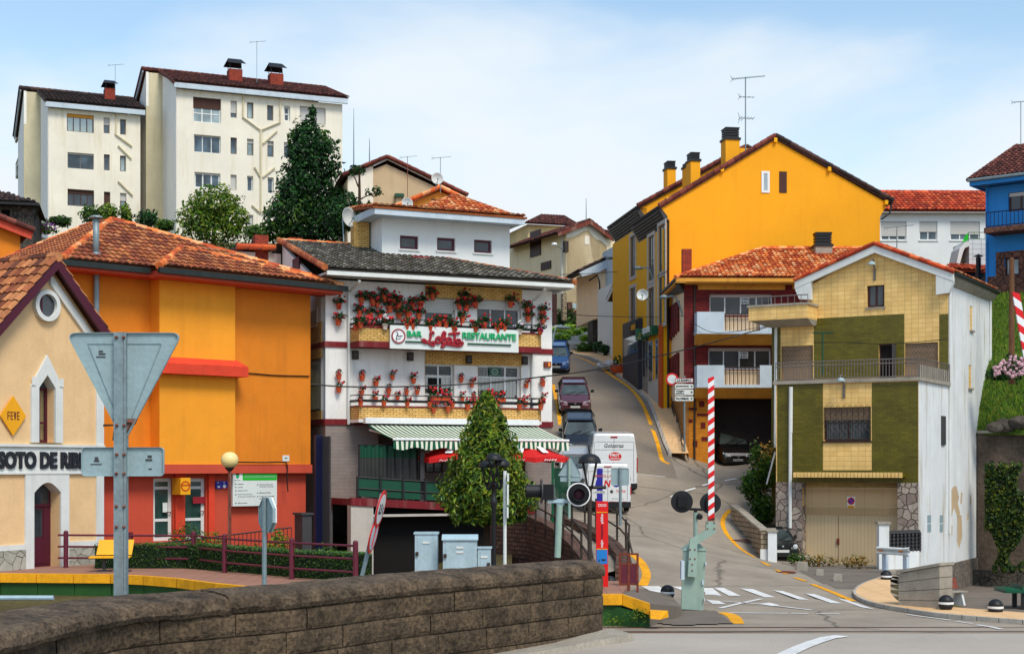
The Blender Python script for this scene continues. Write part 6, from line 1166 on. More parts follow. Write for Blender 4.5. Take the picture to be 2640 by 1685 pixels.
 # dark red brick house with balconies
fR=Fr(8.89,77,1,.02);rt=T('brick_apartment_house','dark red brick house with yellow bands and pale blue balconies','building',fR.p(3,0,4.2));zb=3.2;uR=6.6
ze=fR.hit('M',500,250)[1];zl=fR.hit('M',330,1035)[1]
w1=fR.rect('M',383,350,800,492);w2=fR.rect('M',375,705,790,850)
mb=MB();mb.facade(fR,0,uR,zl,ze,[w1,w2],0,.3);mb.box(fR,0.01,uR,-8,-.7,zl,ze-.01);mb.build('wall',M['brick_red'],rt)
mb=MB();g=fR.rect('M',415,1040,785,1390);mb.facade(fR,0,uR,zb,zl-.003,[(g[0],uR-.4,zb-.2,g[3])],-.01,.9);mb.box(fR,0.0,g[0],-8,-.02,zb,zl-.01);mb.build('base_wall',M['brick_orange'],rt)
MB().box(fR,g[0],uR-.4,-1.0,-.9,zb,g[3]).build('garage_door',M['door_dark'],rt)
mb=MB()
for x0,y0,x1,y1 in((313,1060,348,1098),(245,1102,298,1118),(300,1140,378,1158),(325,1200,355,1238),(330,1295,372,1322),(272,1320,302,1360),(245,1178,270,1200)):r=fR.rect('M',x0,y0,x1,y1);mb.box(fR,*r[:2],-.008,.02,*r[2:])
mb.build('brick_inlay',M['brick_red'],rt)
mb=MB()
for x0,y0,x1,y1 in((305,270,880,325),(930,270,1015,320)):r=fR.rect('M',x0,y0,x1,y1);mb.box(fR,r[0],min(r[1],uR),.003,.05,*r[2:])
mb.build('yellow_band',M['ochre_wall'],rt)
for w in(w1,w2):win(fR,rt,w,0,.22,'frame_white',4,(),'glass',sh=.16,sm='shutter_mauve',fw=.07)
for w,(x,y,x2,y2),lab in((w1,(588,377,646,418),'white for-sale notice in the upper window of the dark red brick house'),(w2,(582,735,637,777),'white for-sale notice in the lower window of the dark red brick house')):
 r=fR.rect('M',x,y,x2,y2,-.15);t=T('sale_notice',lab,'notice',fR.p(r[0],-.15,r[2]),'for-sale notices');MB().box(fR,r[0],r[1],-.17,-.16,r[2],r[3]).build('sheet',M['sign_white'],t)
 mb=MB();k_=(r[3]-r[2]);ftext(mb,fR,(r[0]+.05,r[1]-.05,r[3]-.42*k_,r[3]-.1*k_),'SE VENDE',-.159,.006,bold=.04);ftext(mb,fR,(r[0]+.05,r[1]-.05,r[2]+.08*k_,r[2]+.45*k_),'985 79 00 14',-.159,.006,bold=.04);mb.build('lettering',M['letter_dark'],t)
for z_ in((470,595,615,680),(822,950,970,1035)):
 zt,z1,z2,z3=[fR.hit('M',450,y,1.1)[1]for y in z_];ua,um,uz=[fR.hit('M',x,500,1.1)[0]for x in(300,480,715)]
 mb=MB();mb.box(fR,ua,um,1.0,1.1,z1,zt);mb.box(fR,uz,uR,1.0,1.1,z1,zt);mb.box(fR,ua,ua+.1,.003,1.0,z1,zt);bl=mb.build('balcony',M['fascia_blue'],rt)
 mb=MB();mb.box(fR,ua-.02,uR,.003,1.12,z2,z1-.002);mb.build('slab_edge',M['fascia_blue'],bl)
 mb=MB();P_=fR.p;mb.hexa([P_(ua,.003,z3),P_(uR,.003,z3),P_(uR,.3,z3),P_(ua,.3,z3),P_(ua,.003,z2-.003),P_(uR,.003,z2-.003),P_(uR,1.05,z2-.003),P_(ua,1.05,z2-.003)]);mb.build('soffit',M['ochre_wall'],bl)
 mb=MB()
 for a in np.arange(um+.08,uz,.2):mb.box(fR,a-.02,a+.02,1.02,1.06,z1,zt-.1)
 mb.box(fR,um,uz,1.0,1.08,zt-.14,zt-.08);mb.build('baluster',M['iron_brown'],bl);MB().box(fR,um,uz,.8,.86,z1,zt-.25).build('inner_parapet',M['pink_wall'],bl)
fl=fR.side(0,0);qd=7;mb=MB();mb.box(fl,0.01,qd,-.3,.0,zb,ze-.02);mb.build('side_wall',M['pink_wall'],rt);mb=MB()
for y0,y1 in((400,600),(740,900)):
 for x in(135,150,165,180):
  u=fl.hit('M',x,500)[0];a,b=fl.hit('M',x,y0+(180-x)*.8)[1],fl.hit('M',x,y1+(180-x)*1.2)[1];mb.box(fl,u-.28,u+.28,.003,.12,b,a)
mb.build('brick_fin',M['brick_red'],rt)
oe=.8;e0,e1=fR.hit('M',160,240,oe),(uR+1.5,0);zE=e0[1];rp=fR.hit('M',740,48,-4.2)
mb=MB();a,b=fR.p(e0[0],oe,zE),fR.p(uR+5,oe,zE);c_,d=fR.p(uR+5,-4.2,rp[1]),fR.p(rp[0],-4.2,rp[1]);tiles(mb,[a,b,c_,d],'terra',.22,.36);bk=fR.p(e0[0],-9,zE);mb.poly([bk,a,d],TC['terra'][0]);ridge(mb,a,d,'terra',.11);ridge(mb,d,c_,'terra',.11);rf=mb.build('roof',M['tiles'],rt,rec=False)
mb=MB();mb.box(fR,e0[0],uR+.5,oe-.1,oe+.02,zE-.24,zE-.06);mb.box(fR,e0[0],uR+.5,.003,oe-.1,zE-.3,zE-.2);mb.build('eave_board',M['ochre_wall'],rf);mb=MB();mb.hexa([fR.p(e0[0]-.05,oe,zE-.15),fR.p(e0[0]+.05,oe,zE-.15),fR.p(.05,0,zE-.7),fR.p(-.05,0,zE-.7),fR.p(e0[0]-.05,-8,zE-.15),fR.p(e0[0]+.05,-8,zE-.15),fR.p(e0[0]+.05,-8,zE),fR.p(e0[0]-.05,oe,zE)]);mb.build('soffit',M['panel_grey'],rf)
mb=MB();mb.box(fl,-oe,8,.003,abs(e0[0])-.02,zE-.3,zE-.2);mb.build('side_soffit',M['ochre_wall'],rf)
chimney(rt,fR,-3,fR.rect('M',203,55,265,215,-3),'brick_chimney',0);chimney(rt,fR,-3.0,fR.rect('O',1345,1115,1452,1240,-3),'concrete',2)
MB().tube([fR.p(.55,.06,ze),fR.p(.55,.06,zb)],.05,6).build('downpipe',M['iron_brown'],rt)
# tiled house with olive panels
f1=Fr(11.19,63.07,5.2,-3.073);P=f1.p;rt=T('tiled_house','yellow-tiled house with olive green panels and white flank','house',P(3,-3,0));zb=-.4
U1=math.hypot(5.2,3.073);S_=4.03*1.1616;zt1=f1.hit('N',500,880)[1]
f2=Fr(P(0,-S_,0).x,P(0,-S_,0).y,5.2,-3.073)
U2=f2.hit('v',2230,900)[0];uLo=f2.hit('N',72,900)[0];uHi=f2.hit('N',290,350)[0]
gw=f1.rect('N',395,1030,685,1240);gd=f1.rect('L',645,178,1402,800);gd=(gd[0],gd[1],zb-.2,gd[3])
zst=f1.hit('L',500,130)[1];ztile=f1.hit('N',500,1460)[1]
mb=MB();mb.facade(f1,0,U1,zst,zt1,[gw,(gd[0],gd[1],zst-1,gd[3])],0,.2);mb.box(f1,.01,U1-.01,-S_,-.9,zb,zt1-.01);mb.build('tiled_wall',M['tile_yellow'],rt)
mb=MB();mb.facade(f1,0,U1,zb,zst-.003,[(gd[0],gd[1],zb-.5,zst)],.03,.5);mb.build('stone_wall',M['stone_light'],rt)
mb=MB()
for x0,y0,x1,y1 in((106,885,388,1490),(692,876,978,1490),(388,1420,692,1490)):
 r=f1.rect('N',x0,y0,x1,y1);a,b=max(r[0],0),min(r[1],U1);mb.facade(f1,a,b,zst+.0,r[3],[gd,gw],.012 if x0!=388 else .01,.02)
mb.build('olive_panel',M['tile_olive'],rt)
win(f1,rt,gw,0,.16,'frame_brown',2,(),'glass',sh=.38,sm='shutter_wood',fw=.06,sill='iron_brown')
mb=MB()
for a in np.linspace(gw[0]+.05,gw[1]-.05,9):mb.box(f1,a-.012,a+.012,.02,.045,gw[2]+.1,gw[3]-.05)
for k_ in(.06,.55):z=gw[2]+(gw[3]-gw[2])*k_;mb.box(f1,gw[0],gw[1],.046,.06,z-.015,z+.015)
n_=8;w_=(gw[1]-gw[0])/n_;zh=gw[2]+(gw[3]-gw[2])*.6
for i in range(n_):
 a=gw[0]+i*w_
 for j in range(3):z=zh+j*.26;mb.tube([f1.p(a,.05,z),f1.p(a+w_/2,.05,z+.13),f1.p(a+w_,.05,z),f1.p(a+w_/2,.05,z-.13),f1.p(a,.05,z)],.009,4)
 mb.tube([f1.p(a+w_/2+.1*math.sin(k_),.05,gw[2]+.15+.1*k_)for k_ in range(7)],.01,4)
mb.build('window_grille',M['iron_brown'],rt)
zc0=f1.hit('N',500,1462,.5)[1];zc1=f1.hit('N',500,1438,.5)[1];ca,cb=f1.hit('N',205,1450,.5)[0],f1.hit('N',882,1450,.5)[0]
mb=MB();mb.box(f1,ca,cb,.013,.5,zc0,zc1);cn=mb.build('garage_canopy',M['tile_olive'],rt)
mb=MB();n_=30
for i in range(n_):a=ca+(cb-ca)*i/n_;mb.box(f1,a+.01,a+(cb-ca)/n_-.01,.501,.54,zc0-.02,zc1+.03)
mb.build('canopy_tile',M['tile_yellow'],cn)
zg=f1.hit('L',1000,380,-.4)[1];z0g=f1.hit('L',1000,800,-.4)[1]
mb=MB();mb.box(f1,gd[0],gd[1],-.5,-.4,z0g-.3,zg-.06);go=mb.build('garage_door',M['garage_door'],rt);MB().box(f1,gd[0],gd[1],-.5,-.39,zg,gd[3]+.02).build('upper_panel',M['garage_panel'],go);MB().box(f1,gd[0],gd[1],-.5,-.37,zg-.06,zg-.002).build('door_rail',M['garage_panel'],go)
q=f1.hit('L',930,600,-.4);mb=MB();mb.box(f1,q[0]-.05,q[0]+.05,-.399,-.34,q[1]-.12,q[1]+.12);mb.box(f1,q[0]-.01,q[0]+.01,-.399,-.393,z0g,zg-.1);mb.build('lock',M['rust'],go)
r=f1.rect('L',1002,245,1065,335,-.4);t=T('no_parking_sign','small no-parking sign on the beige garage door','sign',f1.p(r[0],-.38,r[2]));MB().box(f1,*r[:2],-.388,-.375,*r[2:]).build('plate',M['orange_post']if 0 else M['sign_white'],t)
cc=((r[0]+r[1])/2,r[2]+(r[3]-r[2])*.62);R_=(r[1]-r[0])*.46;mb=MB();mb.lathe([(R_,0),(R_,.006),(0,.006)],20,f1.p(cc[0],-.374,cc[1]),None,(f1.nx,f1.ny,0));mb.build('red_ring',M['red_sign'],t);mb=MB();mb.lathe([(R_*.72,0),(R_*.72,.004),(0,.004)],20,f1.p(cc[0],-.366,cc[1]),None,(f1.nx,f1.ny,0));mb.build('blue_disc',M['blue_sign'],t)
mb=MB();mb.prism(f1,[(cc[0]-R_*.6,cc[1]+R_*.45),(cc[0]-R_*.45,cc[1]+R_*.6),(cc[0]+R_*.6,cc[1]-R_*.45),(cc[0]+R_*.45,cc[1]-R_*.6)],-.361,-.357);mb.build('red_bar',M['red_sign'],t);MB().box(f1,r[0]+.02,r[1]-.02,-.374,-.37,r[2],r[2]+(r[3]-r[2])*.22).build('orange_label',M['paint_yellow'],t)
fs1=f1.side(U1,0,False);mb=MB();mb.box(fs1,0.003,S_,-.3,.004,-1.9,zt1+.0);mb.build('white_flank',M['peel_white'],rt)
fs2=f2.side(U2,0,False);D2=fs2.hit('v',2328,900)[0];zE=f2.hit('N',1165,235,.3)[1];zEl=f2.hit('N',240,250,.3)[1]
sl=[(lambda r:(min(r[:2]),max(r[:2]),r[2],r[3]))(fs2.rect('N',*q))for q in((1298,405,1314,555),(1290,770,1307,912))];sl2=[(lambda r:(min(r[:2]),max(r[:2]),r[2],r[3]))(fs2.rect('L',*q))for q in((1957,378,1968,442),(2036,374,2046,436))]
zst2=zb+1.5;hf=f2.hit('N',1165,270)[1]
mb=MB();mb.facade(fs2,-.0,D2,-1.9,hf+.2,sl+sl2,.004,.25);mb.build('white_flank',M['peel_white'],rt)
for h in sl:mb=MB();mb.box(fs2,h[0],h[1],-.24,-.2,h[2],h[3]);sw=mb.build('slit_window',M['panel_grey'],rt);MB().box(fs2,h[0]-.1,h[1]+.1,.006,.1,h[2]-.08,h[2]-.002).build('sill',M['concrete'],sw)
for h in sl2:MB().box(fs2,h[0],h[1],-.24,-.2,h[2],h[3]).build('slit_window',M['dark_room'],rt)
q=fs1.rect('N',1118,1085,1140,1265);MB().box(fs1,min(q[:2]),max(q[:2]),.006,.07,q[2],q[3]).build('slit_window',M['panel_grey'],rt)
for x0,x1 in((1637,1665),(1735,1760)):
 for y0,y1 in((392,452),(462,525)):q=fs1.rect('L',x0,y0,x1,y1);MB().box(fs1,min(q[:2]),max(q[:2]),.006,.02,q[2],q[3]).build('vent_panel',M['sign_back'],rt)
mb=MB()
for pts in(((1815,210),(1850,160),(1870,165),(1890,250),(1880,300),(1900,380),(1880,420),(1850,330),(1835,390),(1820,420),(1812,330)),((1875,400),(1910,390),(1915,560),(1890,660),(1875,600)),((1818,455),(1838,480),(1835,555),(1820,520)),((1905,210),(1918,215),(1912,300),(1900,300)),((1978,235),(1988,232),(1986,310),(1978,300))):
 mb.poly([fs2.p(a,.008,b)for a,b in[fs2.hit('L',x,y)for x,y in pts]])
mb.build('bare_plaster',M['tan_wall'],rt)
q=[fs2.hit('L',x,y)for x,y in((1740,795),(2120,705))];mb=MB();mb.prism(fs2,[(-.1,-2),(D2+.02,-2),(D2+.02,q[1][1]),(0,q[0][1])],.005,.09);mb.build('rough_plinth',M['plinth_rough'],rt)
zbal=f2.hit('N',150,490)[1];zpk=f2.hit('N',700,32,.35);
dw=f2.rect('N',733,640,840,800);dw=(dw[0],dw[1],zt1-.1,dw[3]);s1_=f2.rect('N',132,652,326,800);s2_=f2.rect('N',898,632,1100,780);s1_=(s1_[0],s1_[1],zt1+.3,s1_[3]);s2_=(s2_[0],s2_[1],zt1+.3,s2_[3]);up_=f2.rect('N',660,268,768,412)
ztop=hf+.15
mb=MB();mb.facade(f2,uLo,U2,zt1-.6,zbal,[dw,s1_,s2_],0,.2);mb.facade(f2,uHi,U2,zbal,ztop,[up_],0,.2);q=f2.hit('N',700,62)
mb.prism(f2,[(uHi,ztop),(U2,ztop),(U2,ztop+.12),(q[0],q[1]),(uHi,ztop+.12)],-.3,-.0);mb.box(f2,uLo+.02,U2-.02,-7,-.5,-.4,zbal);mb.box(f2,uHi+.02,U2-.02,-7,-.5,zbal,ztop);mb.build('tiled_wall',M['tile_yellow'],rt)
mb=MB()
for x0,y0,x1,y1 in((333,468,892,850),(1110,454,1165,850),(72,500,126,975)):
 r=f2.rect('N',x0,y0,x1,y1);a=max(r[0],uLo);mb.facade(f2,a,min(r[1],U2),max(r[2],zt1-.5),r[3],[dw,s1_,s2_],.012,.02)
mb.box(f2,uLo-.02,uLo+.35,-.1,.006,1.0,zt1);mb.build('olive_panel',M['tile_olive'],rt)
win(f2,rt,up_,0,.14,'frame_brown',2,(),'glass',fw=.1,sill='concrete');win(f2,rt,dw,0,.14,'frame_brown',1,(),'dark_room',name='terrace_door')
MB().box(f2,dw[1]-.03,dw[1]+.02,.0,.5,dw[2]+.2,dw[3]-.05).build('open_leaf',M['panel_grey'],rt)
for h in(s1_,s2_):
 w=win(f2,rt,h,0,.12,'frame_brown',1,(),'glass',sh=.97,sm='shutter_wood',fw=.05);mb=MB();n_=9;w_=(h[1]-h[0])/n_
 for i in range(n_):
  a=h[0]+i*w_
  for j in range(3):z=h[3]-.2-j*.24;mb.tube([f2.p(a,.02,z),f2.p(a+w_/2,.02,z+.1),f2.p(a+w_,.02,z),f2.p(a+w_/2,.02,z-.1),f2.p(a,.02,z)],.008,4)
 mb.build('window_grille',M['iron_brown'],w)
mb=MB();mb.box(f1,-.1,U1+.1,-S_,.12,zt1-.0,zt1+.14);mb.build('terrace_slab',M['concrete'],rt)
zr0,zr1_=zt1+.14,f1.hit('N',550,742,.05)[1];mb=MB();railing(rt,f1,0,zr0,zr0,U1,zr1_-zr0,M['frame_grey'],.13,.04,(.06,.78,1));fr_=f1.side(U1,.0,False);MB().box(fr_,.05,S_-.05,-.05,.03,zr0,zr1_-.25).build('solid_parapet',M['concrete'],rt);railing(rt,fr_,0,zr0,zr0,S_,zr1_-zr0,M['frame_grey'],.3,.05,(1,))
ba=f2.hit('N',-60,400,1.2)[0];bz0,bz1=f2.hit('N',150,490,1.0)[1],f2.hit('N',150,408,1.0)[1];ba2=f2.hit('N',-72,440,1.3)[0];bb=f2.hit('N',292,440,1.3)[0]
mb=MB();mb.box(f2,ba2,bb,.013,1.3,bz0,bz1);bl=mb.build('side_balcony',M['tile_yellow'],rt);MB().box(f2,ba2-.06,bb+.06,.0,1.36,bz1+.003,bz1+.1).build('coping',M['concrete'],bl);mb=MB();mb.hexa([f2.p(ba2+.6,.013,bz0-.25),f2.p(bb-.05,.013,bz0-.25),f2.p(bb-.05,.5,bz0-.25),f2.p(ba2+.6,.5,bz0-.25),f2.p(ba2,.013,bz0-.003),f2.p(bb,.013,bz0-.003),f2.p(bb,1.25,bz0-.003),f2.p(ba2,1.25,bz0-.003)]);mb.build('soffit',M['concrete'],bl)
zrt=f2.hit('N',150,342,1.25)[1];railing(rt,f2,ba2,bz1+.1,bz1+.1,bb,zrt-bz1-.1,M['frame_grey'],.3,1.25,(1,))
ov=.35;eL,eR=f2.hit('N',212,240,ov),f2.hit('N',1195,190,ov);pkk=f2.hit('N',705,15,ov);pku=(eL[0]+eR[0])/2;eLz=min(eL[1],eR[1])
mb=MB();A_,B_,C_=f2.p(eL[0],ov,eL[1]),f2.p(pkk[0],ov,pkk[1]),f2.p(eR[0],ov,eR[1]);ob=-D2-.2;bk=lambda q:f2.p(q[0],ob,q[1])
tiles(mb,[bk(eL),A_,B_,bk(pkk)],'terra',.24,.4);tiles(mb,[C_,bk(eR),bk(pkk),B_],'terra',.24,.4);ridge(mb,A_,B_,'red',.09,.4);ridge(mb,C_,B_,'red',.09,.4);rf=mb.build('roof',M['tiles'],rt,rec=False)
mb=MB()
for e_ in(eL,eR):
 mb.prism(f2,[(e_[0],e_[1]-.08),(pkk[0],pkk[1]-.08),(pkk[0],pkk[1]-.42),(e_[0],e_[1]-.42)],.13,.33)
 s=1 if e_ is eL else-1;mb.prism(f2,[(e_[0],e_[1]-.43),(e_[0]+s*.75,e_[1]-.1),(e_[0]+s*.75,e_[1]-.95),(e_[0]+s*.2,e_[1]-.9)],.02,.31)
mb.build('bargeboard',M['white_trim'],rf)
mb=MB();ex=eR[0];mb.hexa([f2.p(U2,.0,hf-.05),f2.p(ex,.2,eR[1]-.25),f2.p(ex,ob,eR[1]-.25),f2.p(U2,ob,hf-.05),f2.p(U2,.0,hf+.5),f2.p(ex,.2,eR[1]-.08),f2.p(ex,ob,eR[1]-.08),f2.p(U2,ob,hf+.5)]);mb.build('side_cornice',M['concrete'],rf);MB().tube([f2.p(ex+.06,.2,eR[1]-.1),f2.p(ex+.06,ob,eR[1]-.1)],.09,7).build('gutter',M['gutter_dark'],rf)
mb=MB();h_=lambda f,z,x,y,o:f.p(f.hit(z,x,y,o)[0],o,f.hit(z,x,y,o)[1])
mb.tube([h_(f2,'N',285,485,.6),h_(f2,'N',270,500,.4),h_(f2,'N',110,528,.1),h_(f2,'N',97,545,.1),h_(f2,'N',93,1280,.1)],.07,7);mb.tube([h_(f1,'N',190,905,.1),h_(f1,'N',188,1190,.1)],.085,8);mb.tube([h_(f1,'N',187,1190,.1),h_(f1,'L',546,495,.1)],.075,8);mb.tube([fs2.p(.06,.06,hf),fs2.p(.06,.06,zb+1.5)],.055,6);mb.tube([fs2.p(D2-.15,.06,hf),fs2.p(D2-.15,.06,zb)],.06,6);mb.build('downpipe',M['white_trim'],rt)
for f,(x,y),(x2,y2),lab in((f2,(710,210),(690,140),'wall lamp under the peak of the tiled gable'),(f1,(520,935),(500,860),'wall lamp on the yellow strip below the terrace railing')):
 a=f.hit('N',x,y);b=f.hit('N',x2,y2,.5);t=T('gooseneck_lamp',lab,'lamp',f.p(a[0],.05,a[1]),'wall lamps on the tiled house');mb=MB();mb.box(f,a[0]-.05,a[0]+.05,.0,.06,a[1]-.25,a[1]+.25);mb.tube(catmull([f.p(a[0],.05,a[1]+.2),f.p(a[0],.25,a[1]+.65),f.p(a[0]-.05,.4,b[1]+.12),f.p(b[0],.5,b[1]+.08)],4),.035,6);mb.build('arm',M['frame_grey'],t);MB().lathe([(.17,-.02),(.16,.06),(.08,.12),(0,.14)],12,f.p(b[0],.5,b[1]-.05)).build('lamp_shade',M['metal_grey'],t)
t=T('terrace_clothes_pole','thin green T-shaped pole standing on the terrace of the tiled house','pole',h_(f2,'N',386,840,1.5));mb=MB();mb.tube([h_(f2,'N',386,830,1.5),h_(f2,'N',386,570,1.5)],.035,6);mb.tube([h_(f2,'N',325,572,1.5),h_(f2,'N',452,570,1.5)],.03,6);mb.build('pole',M['green_dark'],t)
# white house, tiled balcony, blue house behind
f=Fr(*W(2070,600,100)[:2],1,.02);rt=T('white_house','long white house with orange tile roof between the yellow and blue houses','house',f.p(4,0,14));uR=f.hit('v',2318,600)[0]+1
hs=[f.rect('Q',*q)for q in((97,955,298,1105),(400,955,543,1105),(645,955,880,1105))];ze=f.hit('Q',500,880)[1]
mb=MB();mb.facade(f,-1,uR,11,ze,hs,0,.15);mb.box(f,-1,uR,-6,-.3,11,ze-.01);mb.build('wall',M['white_wall'],rt)
for h,n_,s in zip(hs,(3,2,3),(.78,.55,.68)):win(f,rt,h,0,.1,'frame_white',n_,(),'glass_blue',sh=s,fw=.08,sill='white_trim')
mb=MB();e0,e1=f.p(-2,.6,f.hit('Q',500,868,.6)[1]),f.p(uR,.6,f.hit('Q',500,868,.6)[1]);zr=f.hit('Q',500,722,-3.5)[1];tiles(mb,[e0,e1,f.p(uR,-3.5,zr),f.p(-2,-3.5,zr)],'red',.3,.48);ridge(mb,f.p(-2,-3.5,zr),f.p(uR,-3.5,zr),'red',.13);mb.build('roof',M['tiles'],rt,rec=False)
MB().box(f,-2,uR,.1,.55,ze-.1,e0.z-.12).build('fascia',M['white_trim'],rt)
f=Fr(*W(*zz('Q',795,1200),88)[:2],1,.02);rt=T('tiled_stair_block','white-tiled stair block with green railing beside the blue house','building',f.p(1,0,11));u1_=f.hit('Q',925,1200)[0]
mb=MB();mb.box(f,0,u1_,-3,0,10,f.hit('Q',860,1100)[1]);mb.build('wall',M['tile_white'],rt)
mb=MB();q=lambda x,y:f.hit('Q',x,y,.05);mb.prism(f,[q(690,1310),q(720,1170),q(760,1120),q(800,1110),q(800,1150),q(762,1165),q(748,1195),q(715,1315)],-1.5,.05);mb.build('stair_parapet',M['white_trim'],rt);MB().prism(f,[q(715,1310),q(755,1175),q(795,1160),q(795,1310)],-1.2,-1.0).build('stair_void',M['tan_wall'],rt)
mb=MB();zt=f.hit('Q',850,1040)[1];z0=f.hit('Q',850,1098)[1];railing(rt,f,0,z0,z0,u1_,zt-z0,M['green_sign'],.3,-.1);q0=f.hit('Q',745,1125);mb.add([f.p(q0[0],-.1,q0[1]),f.p(0,-.1,z0),f.p(0,-.1,zt),f.p(f.hit('Q',765,1070)[0],-.1,f.hit('Q',765,1070)[1])],[(0,1,2,3)]);mb.build('railing_panel',M['green_bright'],rt)
mb=MB();a=[f.p(*(lambda h:(h[0],1.5,h[1]))(f.hit('Q',x,y,1.5)))for x,y in((620,1330),(930,1350))];b=[f.p(*(lambda h:(h[0],-.2,h[1]))(f.hit('Q',x,y,-.2)))for x,y in((930,1308),(640,1308))];tiles(mb,[*a,*b],'red',.28,.4);mb.build('lean_to_roof',M['tiles'],rt,rec=False);MB().box(f,f.hit('Q',700,1400)[0],u1_,-.5,1.2,9.5,f.hit('Q',800,1350,1.2)[1]).build('lean_to_wall',M['navy'],rt)
p=W(*zz('Q',868,1430),79);t=T('stove_pipe','black stove pipe with conical cap before the tiled stair block','flue',p);MB().tube([p-Vector((0,0,1)),W(*zz('Q',868,1240),79)],.13,10).build('pipe',M['black_metal'],t);MB().lathe([(.28,0),(.05,.1),(.02,.14)],12,W(*zz('Q',868,1232),79)).build('cap',M['black_metal'],t)
p=W(*zz('Q',222,1175),82);antenna(tuple(p),1.25,'rusty aerial with red-tipped rods behind the tiled gable',0,.85,.3)
f=Fr(*W(*zz('Q',925,900),76)[:2],1,-.8);rt=T('blue_house','bright blue house with brown tile roof and stone trim','house',f.p(3,0,11));uR=9;zst=f.hit('Q',960,1395)[1];ze=f.hit('Q',900,690)[1]
wn=f.rect('Q',1075,1240,1195,1385);wn2=f.rect('Q',1105,720,1300,870)
mb=MB();mb.facade(f,0,uR,zst,ze,[wn,wn2],0,.2);mb.box(f,0.01,uR,-8,-.5,8,ze-.01);mb.add([f.p(0,0,zst),f.p(0,-8,zst),f.p(0,-8,ze),f.p(0,0,ze)],[(0,1,2,3)]);mb.build('wall',M['blue_wall'],rt)
MB().box(f,-.05,uR,-8,.06,8.0,zst-.002).build('stone_base',M['stone_brown'],rt)
mb=MB();rr=[f.hit('Q',x,y)for x,y in((1010,1395),(1030,1200))];mb.facade(f,rr[0][0],uR,zst,rr[1][1],[wn],.05,.06);mb.facade(f,rr[0][0]+.25,rr[0][0]+.5,zst,zst+.4,[],.07,.06);mb.build('stone_surround',M['stone_brown'],rt)
win(f,rt,wn,0,.12,'frame_brown',2,(),'glass_pale',fw=.1);win(f,rt,wn2,0,.12,'frame_brown',2,(),'glass',fw=.1,sh=.2)
zb0,zb1=f.hit('Q',1000,1040,1.3)[1],f.hit('Q',1000,998,1.3)[1];ub0=f.hit('Q',912,1020,1.3)[0];MB().box(f,ub0,uR,.003,1.3,zb0,zb1).build('balcony',M['stone_brown'],rt);railing(rt,f,f.hit('Q',932,950,1.2)[0],zb1,zb1,uR,f.hit('Q',1000,880,1.2)[1]-zb1,M['blue_dark'],.2,1.2)
e0=f.hit('Q',788,625,.9);pk_=f.hit('Q',1175,352,-4);mb=MB();a,b=f.p(e0[0],.9,e0[1]),f.p(uR+6,.9,e0[1]);c_,d=f.p(uR+4,-4,pk_[1]),f.p(pk_[0],-4,pk_[1]);tiles(mb,[a,b,c_,d],'brown',.24,.36);mb.poly([f.p(e0[0],-9,e0[1]),a,d],TC['brown'][1]);ridge(mb,a,d,'brown',.11);rf=mb.build('roof',M['tiles'],rt,rec=False)
mb=MB();mb.box(f,e0[0]+.05,uR,.7,.88,ze+.0,e0[1]-.12);mb.box(f,e0[0]+.05,uR,-8,.7,ze+.05,ze+.15);mb.box(f,e0[0]+.04,e0[0]+.14,-8,.7,ze,e0[1]-.12);mb.build('fascia',M['blue_wall'],rf);MB().tube([f.p(e0[0],.97,e0[1]-.06),f.p(uR,.97,e0[1]-.06)],.08,6).build('gutter',M['galv'],rf);MB().tube([f.p(.08,.06,ze),f.p(.08,.06,9)],.05,6).build('downpipe',M['blue_wall'],rt)
p=f.p(pk_[0]+.2,-4,pk_[1]);antenna(tuple(p),2.3,'aerial mast on the ridge of the blue house',0,.6,.4)
mb=MB();gA=[W(2322,900,70),W(2412,900,64)]
t_=MB();X0=W(2300,700,76)
rows=[(690,74.5),(730,73.5),(800,72),(870,70.5),(905,69.8),(960,69),(1022,68.4)]
lawn=MB()
for(y0,d0),(y1,d1)in zip(rows[:-1],rows[1:]):
 for i in range(8):
  xa,xb=2290+i*40,2330+i*40;lawn.add([W(xa,y1,d1-i*.5),W(xb,y1,d1-(i+1)*.5),W(xb,y0,d0-(i+1)*.5),W(xa,y0,d0-i*.5)],[(0,1,2,3)],C('#5E7A1C',.6))
for _ in range(11000):
 i=R.uniform(0,8);k_=R.uniform(0,len(rows)-1.001);a=rows[int(k_)];b=rows[int(k_)+1];fr_=k_-int(k_);y=a[0]+(b[0]-a[0])*fr_;d=a[1]+(b[1]-a[1])*fr_-i*.5
 c=LG['lime' if R.random()<.5 else 'mid'][R.randrange(4)];c=[v*R.uniform(.6,1.1)for v in c];p=W(2290+40*i,y,d);lawn.add([p,p+Vector((.05,0,.0)),p+Vector((R.uniform(-.1,.1),-.05,R.uniform(.08,.22)))],[(0,1,2)],tuple(c))
tag(lawn.build('grass_slope',M['lawn'],rec=False),'sunlit green grass covering the bank below the blue house','grass',None,'stuff')
f=Fr(*W(2330,1010,68)[:2],1,-.5);t=T('retaining_wall','stained dark retaining wall below the grassy bank','wall',f.p(2,0,0));zt=f.hit('U',750,1600)[1]if 0 else f.hit('N',1550,1190)[1]
mb=MB();mb.box(f,-.6,9,-.6,0,-2,zt);mb.build('wall_face',M['retaining'],t);MB().box(f,-.6,9,-.7,.08,zt,zt+.12).build('coping',M['concrete'],t);MB().box(f,-1,9,.6,1.0,-2,-.7).build('stone_foot',M['stone_dark'],t)
